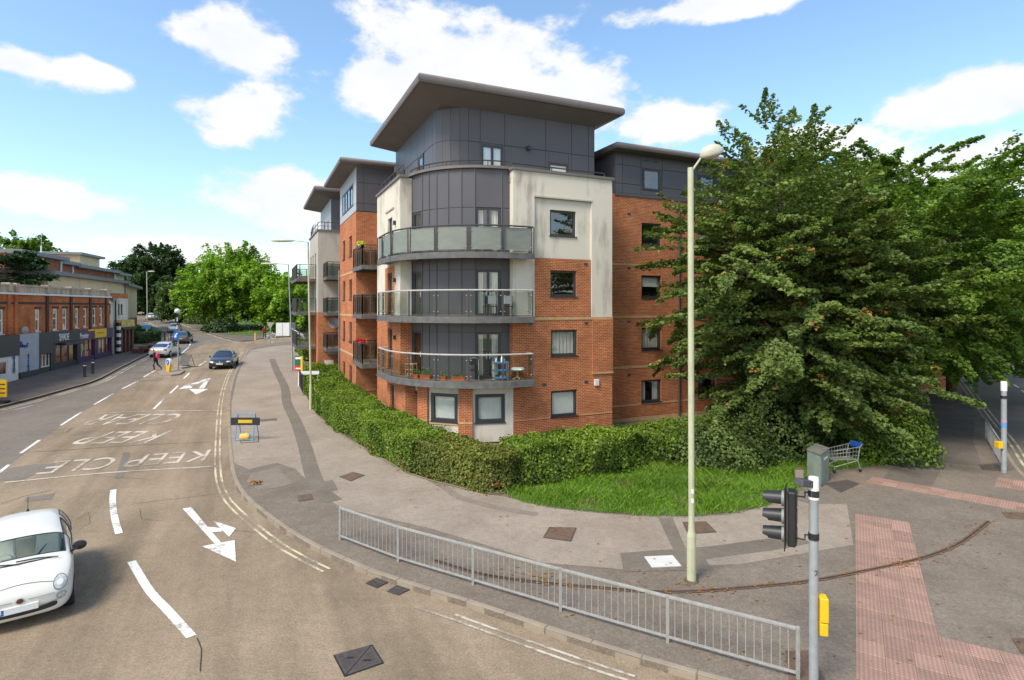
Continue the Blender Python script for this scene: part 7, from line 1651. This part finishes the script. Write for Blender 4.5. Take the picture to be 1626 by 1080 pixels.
# handrail by the left hedge, blue parking sign
x, y = P(230, 545, .12); z = G(x, y) + .12; e = empty('black_railings', (x, y, z), 'dark railings with a blue sign at the left pavement by the hedge', 'railing')
for k in range(5): MB().box(x + k * .12 - .05, x + k * .12 + .05, y + k * 1.1, y + k * 1.1 + .1, z, z + 1.1 + G(x, y + k * 1.1) - G(x, y)).build('post', M['black_paint'], e)
MB().hexa([(x - .04, y, z + 1.0), (x + .04, y, z + 1.0), (x + .52, y + 4.4, z + 1.2), (x + .44, y + 4.4, z + 1.2), (x - .04, y, z + 1.1), (x + .04, y, z + 1.1), (x + .52, y + 4.4, z + 1.3), (x + .44, y + 4.4, z + 1.3)]).build('rail', M['black_paint'], e)
MB().box(x - .35, x + .75, y - .05, y - .02, z + 1.75, z + 2.15).build('sign_board', M['blue_paint'], e); MB().box(x + .15, x + .22, y - .02, y + .05, z, z + 2.1).build('sign_post', M['galv_dull'], e)
# white sloping ramp rail by the side road
x, y = P(462, 541, .12); z = G(x, y) + .12; e = empty('ramp_rail', (x, y, z), 'white sloping ramp rail seen between the lamp posts', 'railing'); L_ = 20 * y / FOC
MB().hexa([(x, y, z + 1.3), (x + L_, y, z + .45), (x + L_, y + .1, z + .45), (x, y + .1, z + 1.3), (x, y, z + 1.65), (x + L_, y, z + .8), (x + L_, y + .1, z + .8), (x, y + .1, z + 1.65)]).build('board', M['white_paint'], e)
for k in range(4): t = k / 3 * L_; MB().box(x + t, x + t + .08, y + .02, y + .08, z, z + 1.35 - .85 * k / 3).build('post', M['white_paint'], e)
# ================================================================== vehicles
def evaluated(o):
    dg = bpy.context.evaluated_depsgraph_get(); dg.update(); return bpy.data.meshes.new_from_object(o.evaluated_get(dg))
def loft_car(st, glass_seg, arch, r_arch):
    """closed car shell from stations (x, bottom, belt, top, half width, belt half width, roof half width)"""
    vs, fs, ms = [], [], []
    for x, zb, zl, zt, w, wb, wr in st:
        dr = min(.07, (zt - zl) * .3 + .012)
        h = [(0, zb), (.78 * w, zb), (.965 * w, zb + .12 * (zl - zb)), (w, zb + .5 * (zl - zb)), (wb + .018, zl - .07), (wb, zl), None, (wr, zt - dr), (wr * .62, zt - .012), (0, zt)]
        p5, p7 = h[5], h[7]; h[6] = (p5[0] + (p7[0] - p5[0]) * .5 + .02 * min(1, (zt - zl) / .3), p5[1] + (p7[1] - p5[1]) * .55)
        ring = [(y, z) for y, z in h] + [(-y, z) for y, z in h[1:-1][::-1]]
        vs += [(x, y, z) for y, z in ring]
    n = 18
    for i in range(len(st) - 1):
        for j in range(n):
            fs.append((i * n + j, i * n + (j + 1) % n, (i + 1) * n + (j + 1) % n, (i + 1) * n + j))
            jj = j if j < 9 else 17 - j       # row index, mirrored
            ms.append(1 if jj in glass_seg.get(i, ()) else 0)
    fs += [tuple(range(n))[::-1], tuple(range((len(st) - 1) * n, len(st) * n))]; ms += [0, 0]
    me = bpy.data.meshes.new('shell'); me.from_pydata(vs, [], fs)
    for k in range(3): me.materials.append(M['white_paint'] if k < 2 else M['black_plastic'])
    me.polygons.foreach_set('material_index', ms)
    bm = bmesh.new(); bm.from_mesh(me); bmesh.ops.recalc_face_normals(bm, faces=bm.faces); bm.to_mesh(me); bm.free()
    o = bpy.data.objects.new('shell', me); COL.objects.link(o); o.modifiers.new('s', 'SUBSURF').levels = 2
    me2 = evaluated(o); bpy.data.objects.remove(o); bvh = BVHTree.FromPolygons([v.co.copy() for v in me2.vertices], [tuple(p.vertices) for p in me2.polygons])
    # wheel arches
    c = MB(); wmax = max(s[4] for s in st)
    for ax in arch:
        for s in (-1, 1):
            c.lathe([(r_arch, -.22), (r_arch, .22)], (ax, s * (wmax - .02), r_arch * .86), 28, axis='y')
    cm = bpy.data.meshes.new('cut'); cm.from_pydata(c.v, [], c.f)
    for k in range(3): cm.materials.append(M['black_plastic'])
    cm.polygons.foreach_set('material_index', [2] * len(cm.polygons))
    bm = bmesh.new(); bm.from_mesh(cm); bmesh.ops.recalc_face_normals(bm, faces=bm.faces); bm.to_mesh(cm); bm.free()
    co = bpy.data.objects.new('cut', cm); COL.objects.link(co); o = bpy.data.objects.new('shell2', me2); COL.objects.link(o); b = o.modifiers.new('b', 'BOOLEAN'); b.operation = 'DIFFERENCE'; b.object = co; b.solver = 'EXACT'
    me3 = evaluated(o); bpy.data.objects.remove(o); bpy.data.objects.remove(co)
    return me3, bvh
def split_faces(me, idx):
    """mesh of only the faces with that material index"""
    bm = bmesh.new(); bm.from_mesh(me); bmesh.ops.delete(bm, geom=[f for f in bm.faces if f.material_index != idx], context='FACES'); q = bpy.data.meshes.new('part'); bm.to_mesh(q); bm.free()
    q.polygons.foreach_set('material_index', [0] * len(q.polygons)); return q
def islands(me):
    bm = bmesh.new(); bm.from_mesh(me); seen = set(); out = []
    for f in bm.faces:
        if f.index in seen: continue
        st, comp = [f], []
        seen.add(f.index)
        while st:
            g = st.pop(); comp.append(g)
            for e_ in g.edges:
                for h in e_.link_faces:
                    if h.index not in seen: seen.add(h.index); st.append(h)
        vs = {}; fl = []
        for g in comp: fl.append([vs.setdefault(v.index, len(vs)) for v in g.verts])
        bm.verts.ensure_lookup_table(); out.append(([tuple(bm.verts[i].co) for i in vs], fl))
    bm.free(); return out
def decal(bvh, c, hw, hh, axis, sgn, material, name, root, off=.006, p=2.0, n=8, ring=None, thick=0.0, curve=None):
    """a piece that follows the shell: centre (two coords), half sizes, seen along +-x or +-y; p is the roundness"""
    mb = MB(); rows = []
    N = n
    def surf(a, b):
        o_ = Vector((sgn * 4, a, b)) if axis == 'x' else Vector((a, sgn * 4, b)); d = Vector((-sgn, 0, 0)) if axis == 'x' else Vector((0, -sgn, 0))
        h = bvh.ray_cast(o_, d); return h
    vs, ok = [], []
    for i in range(N + 1):
        for j in range(N + 1):
            u, v = -1 + 2 * i / N, -1 + 2 * j / N
            if p < 50:
                m = max(abs(u), abs(v)); l = (abs(u) ** p + abs(v) ** p) ** (1 / p) or 1
                k = m / l if l else 0; u2, v2 = u * k, v * k
            else: u2, v2 = u, v
            a, b = c[0] + hw * u2, c[1] + hh * v2 + (curve(c[0] + hw * u2) if curve else 0); h = surf(a, b)
            if h[0] is None: vs.append((0, 0, 0)); ok.append(False)
            else: q = h[0] + h[1] * (off if h[1].dot(Vector((sgn, 0, 0)) if axis == 'x' else Vector((0, sgn, 0))) > 0 else -off); vs.append(tuple(q)); ok.append(True)
    fs = []
    for i in range(N):
        for j in range(N):
            q = (i * (N + 1) + j, (i + 1) * (N + 1) + j, (i + 1) * (N + 1) + j + 1, i * (N + 1) + j + 1)
            if all(ok[k] for k in q): fs.append(q)
    if not fs: return None
    mb.add(vs, fs); o = mb.build(name, material, root, smooth=True); return o
def wheel(root, x, y, r, w, side, rim_m):
    wh = MB(); wh.lathe([(r * .62, -w / 2), (r * .94, -w / 2), (r, -w * .32), (r, w * .32), (r * .94, w / 2), (r * .62, w / 2)], (x, y, r), 24, axis='y'); t = wh.build('wheel', M['rubber'], root, smooth=True)
    rm = MB(); yo = y + side * w * .46
    rm.lathe([(r * .64, -.01), (r * .64, .012), (r * .58, .015), (r * .56, -.02)], (x, yo, r), 24, axis='y')
    for k in range(7):
        a = 2 * math.pi * k / 7; ca, sa = math.cos(a), math.sin(a)
        p0 = Vector((x + r * .1 * ca, yo, r + r * .1 * sa)); p1 = Vector((x + r * .6 * ca, yo, r + r * .6 * sa)); n_ = Vector((-sa, 0, ca)) * r * .075; d = Vector((0, .012, 0))
        rm.hexa([p0 - n_ - d, p1 - n_ - d, p1 + n_ - d, p0 + n_ - d, p0 - n_ + d, p1 - n_ + d, p1 + n_ + d, p0 + n_ + d])
    rm.lathe([(r * .15, -.015), (r * .15, .018), (.01, .02)], (x, yo, r), 12, axis='y'); rm.build('rim', rim_m, t, smooth=True)
    MB().lathe([(r * .6, -.005), (r * .6, .005)], (x, y + side * w * .2, r), 20, axis='y').build('hub_back', M['black_plastic'], t)
def make_car(name, label, st, glass_seg, arch, rw, paint, glass, rim_m, group=None, interior=False, cat='car', side_names=None):
    e = empty(name, (0, 0, 0), label, cat, group)
    me, bvh = loft_car(st, glass_seg, arch, rw * 1.14)
    body = split_faces(me, 0); smooth_mesh(body, 50); body.materials.clear(); body.materials.append(paint); link('body', body, None, e)
    ar = split_faces(me, 2); ar.materials.clear(); ar.materials.append(M['black_plastic']); link('wheel_arches', ar, None, e)
    for vs, fs in islands(split_faces(me, 1)):
        mb = MB(); mb.add(vs, fs); ys = [v[1] for v in vs]; xs = [v[0] for v in vs]; wide = min(ys) < -.2 and max(ys) > .2; nm = ('windscreen' if sum(xs) / len(xs) > 0 else 'rear_window') if wide else 'side_window'
        g_ = mb.build(nm, glass, e, smooth=True)
        cnt = {}
        for f in fs:
            for a, b in zip(f, f[1:] + f[:1]): cnt.setdefault((min(a, b), max(a, b)), []).append(1)
        nb = {}
        for (a, b), v in cnt.items():
            if len(v) == 1: nb.setdefault(a, []).append(b); nb.setdefault(b, []).append(a)
        if nb:
            st0 = next(iter(nb)); loop = [st0]; prev = None; cur = st0
            while True:
                nx = [q for q in nb[cur] if q != prev]
                if not nx or nx[0] == st0 or len(loop) > 600: break
                prev, cur = cur, nx[0]; loop.append(cur)
            MB().tube([vs[i] for i in loop] + [vs[st0]], .011, 5, caps=False).build('window_seal', M['black_plastic'], g_)
    wm = max(s[4] for s in st)
    for ax in arch:
        for s in (-1, 1): wheel(e, ax, s * (wm - .10), rw, .19, s, rim_m)
    return e, bvh
mat('car_white', (0.68, 0.66, 0.60), .35, .01, 1.0, coat=.5); mat('car_black', (0.012, 0.012, 0.014), .25, .05, coat=1.0); mat('car_silver', (0.48, 0.49, 0.50), .3, .03, metal=.6, coat=1.0); mat('car_grey', (0.10, 0.105, 0.12), .3, .05, metal=.4, coat=1.0); mat('car_pale', (0.62, 0.63, 0.64), .3, .03, metal=.2, coat=1.0)
mat('chrome', (0.45, 0.45, 0.44), .28, .02, metal=.9); mat('lens_clear', (0.50, 0.51, 0.49), .35, .35, 40.0, spec=.5); mat('lens_red', (0.36, 0.015, 0.012), .15, .1); mat('plate_white', (0.82, 0.82, 0.80), .5, .01); mat('plate_yellow', (0.72, 0.55, 0.10), .5, .02); mat('rim_silver', (0.42, 0.42, 0.43), .35, .05, metal=.7); mat('seat_cream', (0.78, 0.73, 0.62), .8, .1, 5.0); mat('seam', (0.10, 0.10, 0.10), .7)
glass_mat('car_dark_glass', (0.06, 0.07, 0.075), .22, .01)
# ---- small white hatchback, the nearest car
fst = [(1.765, .23, .50, .58, .50, .45, .36), (1.70, .19, .585, .675, .68, .615, .48), (1.53, .18, .71, .80, .775, .715, .57), (1.26, .17, .82, .895, .808, .757, .64), (1.0, .17, .885, .955, .813, .775, .70), (.92, .17, .90, .985, .813, .777, .715), (.32, .17, .93, 1.37, .813, .775, .645), (.22, .17, .935, 1.42, .813, .775, .62),
       (-.36, .17, .95, 1.485, .813, .775, .575), (-.44, .17, .952, 1.487, .813, .775, .575), (-.95, .17, .965, 1.46, .81, .77, .56), (-1.18, .18, .97, 1.40, .80, .76, .55), (-1.36, .2, .97, 1.30, .785, .745, .535), (-1.64, .24, .95, 1.02, .75, .69, .5), (-1.735, .28, .83, .91, .68, .62, .45), (-1.77, .36, .6, .74, .56, .5, .38)]
fgl = {5: (7, 8, 5), 6: (5, 6), 7: (5, 6), 9: (5, 6), 10: (5, 6), 12: (7, 8)}
e, bv = make_car('white_hatchback', 'small rounded white hatchback driving in the left foreground', fst, fgl, (1.10, -1.15), .292, M['car_white'], M['screen_glass'], M['rim_silver'], 'cars on the road')
for s in (-1, 1):
    nm = 'headlight'; decal(bv, (s * .585, .675), .108, .108, 'x', 1, M['seam'], 'headlight_bezel', e, .006, 2.0, 10); hl = decal(bv, (s * .585, .675), .096, .096, 'x', 1, M['lens_clear'], 'headlight', e, .014, 2.0, 10); hl2 = decal(bv, (s * .58, .675), .05, .042, 'x', 1, M['frame_white'], 'lamp_core', e, .02, 2.0, 6)
    decal(bv, (s * .60, .475), .078, .058, 'x', 1, M['chrome'], 'fog_lamp_bezel', e, .006, 2.0, 8); decal(bv, (s * .60, .475), .058, .04, 'x', 1, M['lens_clear'], 'fog_lamp', e, .013, 2.0, 8)
    decal(bv, (s * .31, .545), .19, .007, 'x', 1, M['chrome'], 'chrome_bar', e, .012, 60, 10); decal(bv, (s * .40, .372), .26, .010, 'x', 1, M['chrome'], 'bumper_trim', e, .012, 60, 10, curve=lambda a: abs(a) * .13 - .03)
    o = MB(); o.lathe([(.01, -.07), (.07, -.05), (.095, 0), (.09, .03), (.02, .05)], (0, 0, 0), 14, axis='x'); q = o.build('mirror', M['black_plastic'], e, smooth=True); q.data.transform(Matrix.Diagonal((1.1, 1.3, 1.0, 1))); q.location = (.64, s * .90, 1.0)
    MB().tube([(.68, s * .78, .93), (.67, s * .88, .97)], .025, 6).build('mirror_arm', M['black_plastic'], e)
    # door outline and handle
    for (cx_, cz_, hw_, hh_) in ((.66, .60, .006, .27), (-.42, .62, .006, .30), (.12, .345, .54, .006)): decal(bv, (cx_, cz_), hw_, hh_, 'y', s, M['seam'], 'door_gap', e, .004, 60, 8)
    decal(bv, (-.28, .78), .09, .018, 'y', s, M['chrome'], 'door_handle', e, .025, 4, 6); decal(bv, (0, .42), 1.0, .012, 'y', s, M['chrome'], 'side_trim', e, .008, 60, 10)
decal(bv, (0, .325), .54, .05, 'x', 1, M['black_plastic'], 'lower_grille', e, .008, 6, 12, curve=lambda a: abs(a) ** 2 * .1)
decal(bv, (0, .545), .062, .05, 'x', 1, M['chrome'], 'badge_rim', e, .014, 2, 8); bd = decal(bv, (0, .545), .048, .038, 'x', 1, mat('badge_red', (.12, .02, .02), .3), 'badge', e, .019, 2, 8)
F = Fr(1.775, -.26, 0, 1)
MB().box(1.745, 1.790, -.265, .265, .352, .468).build('number_plate', M['plate_white'], e); MB().box(1.7905, 1.7915, -.262, -.225, .357, .463).build('plate_band', M['blue_paint'], e)
for a in (0,): decal(bv, (0, .77), .50, .004, 'x', 1, M['seam'], 'bonnet_gap', e, .004, 60, 12, curve=lambda a: -abs(a) ** 2 * .25)
wpn = MB()
for y0, y1 in ((.55, -.1), (-.05, -.62)): wpn.tube([(1.0, y0, .975), (.93, (y0 + y1) / 2, 1.005), (.915, y1, 1.005)], .011, 5)
wpn.build('wipers', M['black_plastic'], e); 
sc_ = MB(); sc_.tube([(.97 - .05 * (y / .6) ** 2, y, .968 - .03 * (y / .6) ** 2) for y in np.linspace(-.64, .64, 9)], .018, 5); sc_.build('scuttle_trim', M['black_plastic'], e)
MB().lathe([(.035, -.02), (.02, .03), (.008, .05)], (-1.0, 0, 1.45), 8).build('aerial_base', M['black_plastic'], e)
MB().tube([(-1.0, .0, 1.46), (-1.15, .0, 1.72)], .007, 5).build('aerial', M['black_plastic'], e)
for s in (-1, 1):
    mb = MB(); mb.box(-.28, .22, s * .36 - .22, s * .36 + .22, .42, .58); mb.hexa([(-.30, s * .36 - .22, .5), (-.16, s * .36 - .22, .5), (-.16, s * .36 + .22, .5), (-.30, s * .36 + .22, .5), (-.44, s * .36 - .18, 1.12), (-.34, s * .36 - .18, 1.12), (-.34, s * .36 + .18, 1.12), (-.44, s * .36 + .18, 1.12)]); mb.box(-.47, -.37, s * .36 - .11, s * .36 + .11, 1.14, 1.30); mb.build('seat', M['seat_cream'], e, bevel=.04)
MB().box(.40, .86, -.66, .66, .70, .88).build('dashboard', mat('dash_teal', (.42, .50, .46), .7, .1), e, bevel=.05); MB().box(-1.3, -.9, -.6, .6, .4, 1.0).build('rear_seat', M['seat_cream'], e, bevel=.05)
mb = MB(); mb.tube([(.30 + .1 * math.sin(a), -.36 + .18 * math.cos(a), .88 + .16 * math.sin(a)) for a in np.linspace(0, 2 * math.pi, 19)], .016, 6, caps=False); mb.tube([(.3, -.36, .88), (.5, -.36, .78)], .03, 6); mb.tube([(.3, -.53, .88), (.3, -.19, .88)], .016, 5); mb.build('steering_wheel', M['frame_white'], e, smooth=True)
MB().box(.28, .31, -.12, .12, 1.24, 1.30).build('rear_view_mirror', M['frame_white'], e, bevel=.01); MB().box(-1.6, 1.3, -.7, .7, .3, .40).build('cabin_floor', mat('cabin_floor', (.35, .33, .29), .9), e)
mb = MB(); mb.tube([(-.2, .12, .6), (-.28, .34, .85), (-.40, .56, 1.12)], .025, 4); mb.build('seat_belt', M['frame_dark'], e)
hd = Vector((math.sin(R(38)), -math.cos(R(38)))); ctr = Vector((-9.13, 10.6)) - hd * 1.74
e.location = (ctr.x, ctr.y, .006); e.rotation_euler = (0, 0, math.atan2(hd.y, hd.x))
# ---- other cars
def std_st(L, W, H, hood=.28, trunk=.10, nose=.62, tail=.75):
    h = L / 2; w = W / 2; cx0 = h - L * hood; rx0 = cx0 - L * .15; rx1 = -h + L * (trunk + .20); tx = -h + L * trunk; zb = .2; bl = H * .62
    return [(h - .01, .36, nose - .10, nose, w * .62, w * .56, w * .45), (h - .10, .26, nose - .02, nose + .07, w * .86, w * .8, w * .62), (h - .38, zb, bl - .16, bl - .07, w * .98, w * .92, w * .72), (cx0 + .16, zb, bl - .04, bl + .035, w, w * .95, w * .8), (cx0, zb, bl - .02, bl + .07, w, w * .95, w * .8), (rx0, zb, bl, H - .06, w, w * .945, w * .68), (rx0 - .15, zb, bl + .005, H - .015, w, w * .94, w * .66),
            ((rx0 + rx1) / 2 + .05, zb, bl + .01, H, w, w * .94, w * .66), ((rx0 + rx1) / 2 - .05, zb, bl + .012, H, w, w * .94, w * .66), (rx1 + .3, zb, bl + .03, H - .03, w, w * .935, w * .65), (rx1, zb, bl + .04, H - .10, w * .99, w * .925, w * .64), (tx, zb, bl + .02, bl + .10, w * .97, w * .9, w * .66), (-h + .12, .25, bl - .03, bl + .05, w * .92, w * .85, w * .62), (-h + .02, .32, tail - .12, tail, w * .80, w * .74, w * .55)]
sgl = {4: (7, 8, 5), 5: (5, 6), 6: (5, 6), 8: (5, 6), 9: (5, 6), 10: (7, 8, 5)}
def std_car(label, paint, u, v, head, L=4.25, W=1.8, H=1.46, front_detail=True, **k):
    e, bv = make_car('parked_car' if k.pop('parked', False) else 'car', label, std_st(L, W, H, **k), sgl, (L * .31, -L * .30), .315, paint, M['car_dark_glass'], M['rim_silver'], 'cars on the road')
    h = L / 2
    for s in (-1, 1):
        decal(bv, (s * W * .355, .66), .16, .055, 'x', 1, M['lens_clear'], 'headlight', e, .008, 3, 8); decal(bv, (s * W * .36, .80), .14, .07, 'x', -1, M['lens_red'], 'tail_light', e, .008, 4, 8)
        o = MB().lathe([(.01, -.06), (.06, -.04), (.085, 0), (.07, .04), (.01, .05)], (0, 0, 0), 10, axis='x').build('mirror', paint, e, smooth=True); o.location = (L * .5 - L * .34, s * (W / 2 + .08), .98)
        decal(bv, (0, .70), .006, .30, 'y', s, M['seam'], 'door_gap', e, .004, 60, 6); decal(bv, (-.12, .80), .08, .015, 'y', s, M['chrome'], 'door_handle', e, .02, 4, 5)
        decal(bv, (s * W * .33, .36), .12, .05, 'x', 1, M['black_plastic'], 'air_intake', e, .008, 4, 6)
    decal(bv, (0, .63), .36, .05, 'x', 1, M['black_plastic'], 'grille', e, .008, 6, 8); decal(bv, (0, .36), .42, .05, 'x', 1, M['black_plastic'], 'lower_grille', e, .008, 6, 8); decal(bv, (0, .64), .05, .045, 'x', 1, M['chrome'], 'badge', e, .016, 2, 6)
    xf = bv.ray_cast(Vector((4, 0, .5)), Vector((-1, 0, 0)))[0].x; xr = bv.ray_cast(Vector((-4, 0, .62)), Vector((1, 0, 0)))[0].x
    MB().box(xf - .03, xf + .02, -.26, .26, .44, .55).build('number_plate', M['plate_white'], e); MB().box(xr - .02, xr + .05, -.26, .26, .60, .71).build('number_plate', M['plate_yellow'], e)
    decal(bv, (0, .36), .62, .08, 'x', -1, M['black_plastic'], 'rear_bumper_insert', e, .008, 6, 8)
    x, y = P(u, v); d = Vector(head).normalized(); x, y = (x - d.x * h * .92, y - d.y * h * .92) if front_detail else (x + d.x * h * .92, y + d.y * h * .92)
    sl_ = (G(x + d.x, y + d.y) - G(x - d.x, y - d.y)) / 2
    e.location = (x, y, G(x, y) + .006); e.rotation_euler = (0, -math.atan(sl_), math.atan2(d.y, d.x)); return e
std_car('black saloon coming towards the camera by the double yellow lines', M['car_black'], 349, 587, (.28, -.95), W=1.84)
std_car('white car driving away just beyond the traffic island', M['car_pale'], 251, 569, (-.22, .97), front_detail=False)
std_car('dark grey hatchback waiting behind the blue keep left sign', M['car_grey'], 286, 546.5, (-.36, .93), H=1.5, front_detail=False, trunk=.03)
std_car('silver car ahead of the dark grey one, beside the crossing beacon', M['car_silver'], 276, 529.5, (-.45, .89), front_detail=False)
std_car('pale silver car farthest up the street, behind the left lamp column', M['car_pale'], 239, 508.8, (-.42, .9), front_detail=False)
std_car('dark car coming down the hill at the bend', M['car_grey'], 260.5, 507.2, (.45, -.89))
# ================================================================== people
def figure(name, label, J, rad, edges, mats, height_split, loc, rotz, cat='person'):
    me = bpy.data.meshes.new('body'); me.from_pydata(J, edges, []); o = bpy.data.objects.new('body_src', me); COL.objects.link(o); md = o.modifiers.new('k', 'SKIN'); md.use_smooth_shade = True
    for i, r in enumerate(rad): me.skin_vertices[0].data[i].radius = (r, r)
    me.skin_vertices[0].data[0].use_root = True; o.modifiers.new('s', 'SUBSURF').levels = 2
    m2 = evaluated(o); bpy.data.objects.remove(o); m2.materials.clear()
    for q in mats: m2.materials.append(q)
    m2.polygons.foreach_set('material_index', [height_split(p.center) for p in m2.polygons]); e = empty(name, (0, 0, 0), label, cat); link('body', m2, None, e)
    return e
mat('skin', (.45, .27, .2), .6, .05); mat('cloth_dark', (.025, .025, .03), .9, .2, 8.0); mat('cloth_red', (.30, .03, .035), .9, .2, 8.0); mat('hair_dark', (.03, .02, .015), .7, .2)
J = [(0, 0, .92), (.02, 0, 1.08), (.06, 0, 1.28), (.09, 0, 1.42), (.13, 0, 1.50), (.16, 0, 1.58), (.18, 0, 1.68),      # pelvis, waist, chest, neck base, neck, head low, head top
     (.02, .10, .88), (.12, .11, .50), (.02, .11, .10), (.16, .11, .04),                                               # leading leg
     (-.02, -.10, .88), (-.10, -.11, .50), (-.42, -.11, .20), (-.36, -.11, .06),                                       # trailing leg
     (.07, .19, 1.38), (-.06, .24, 1.12), (.08, .24, .92), (.13, .23, .85), (.07, -.19, 1.38), (.20, -.24, 1.14), (.36, -.2, 1.02), (.43, -.19, 1.0)]
Rr = [.13, .12, .145, .075, .05, .085, .075, .10, .068, .045, .04, .10, .068, .045, .04, .065, .045, .035, .035, .065, .045, .035, .035]
E = [(0, 1), (1, 2), (2, 3), (3, 4), (4, 5), (5, 6), (0, 7), (7, 8), (8, 9), (9, 10), (0, 11), (11, 12), (12, 13), (13, 14), (3, 15), (15, 16), (16, 17), (17, 18), (3, 19), (19, 20), (20, 21), (21, 22)]
def hs(c): return 0 if c.z > 1.50 or (c.z < 1.06 and c.x > .06 and abs(c.y) > .17) or c.x > .36 else (1 if c.z > .95 else 2)
def dress(e, face=1):
    mb = MB(); mb.lathe([(.085 * math.sin(R(a)), -.095 * math.cos(R(a))) for a in (95, 115, 140, 165, 178)], (.155, 0, 1.665), 12); mb.build('hair', M['hair_dark'], e, smooth=True)
    MB().lathe([(.018, 0), (.012, .02), (.004, .035)], (.252, 0, 1.62), 6, axis='x').build('nose', M['skin'], e)
e = figure('person', 'person in dark clothes with a pink backpack striding across the road by the island', J, Rr, E, [M['skin'], M['cloth_dark'], M['cloth_dark']], hs, None, 0); dress(e)
x, y = P(247, 588.5); e.location = (x, y, G(x, y) + .01); e.rotation_euler = (0, 0, R(185))
b = empty('backpack', (0, 0, 0), 'bright pink backpack on the back of the striding person', 'backpack'); bm = bmesh.new(); bmesh.ops.create_icosphere(bm, subdivisions=3, radius=1)
for v in bm.verts: v.co = Vector((v.co.x * .12 - .16, math.copysign(abs(v.co.y) ** .7, v.co.y) * .18, math.copysign(abs(v.co.z) ** .7, v.co.z) * .24 + 1.22))
me = bpy.data.meshes.new('bag'); bm.to_mesh(me); bm.free(); smooth_mesh(me, 80); link('bag', me, mat('pink_cloth', (.75, .05, .17), .8, .15, 8.0), b); mb = MB(); mb.box(-.29, -.25, -.11, .11, 1.05, 1.22); mb.build('pocket', M['pink_cloth'], b, bevel=.015)
for s in (-1, 1): MB().tube([(-.06, s * .1, 1.42), (.1, s * .12, 1.45), (.17, s * .13, 1.3), (-.02, s * .14, 1.05)], .018, 5).build('strap', M['black_plastic'], b)
b.location = e.location; b.rotation_euler = e.rotation_euler
e = figure('person', 'person in a red top standing by the bicycle beyond the side road', [(a * .4, b_, c) for a, b_, c in J], Rr, E, [M['skin'], M['cloth_red'], M['cloth_dark']], lambda c: 0 if c.z > 1.5 else (1 if c.z > .95 else 2), None, 0); x, y = P(420, 538, .12); e.location = (x, y, G(x, y) + .12); e.rotation_euler = (0, 0, R(-60))
mb = MB(); mb.lathe([(.09 * math.sin(R(a)), -.1 * math.cos(R(a))) for a in (90, 120, 150, 178)], (.065, 0, 1.66), 10); mb.build('hair', M['hair_dark'], e, smooth=True)
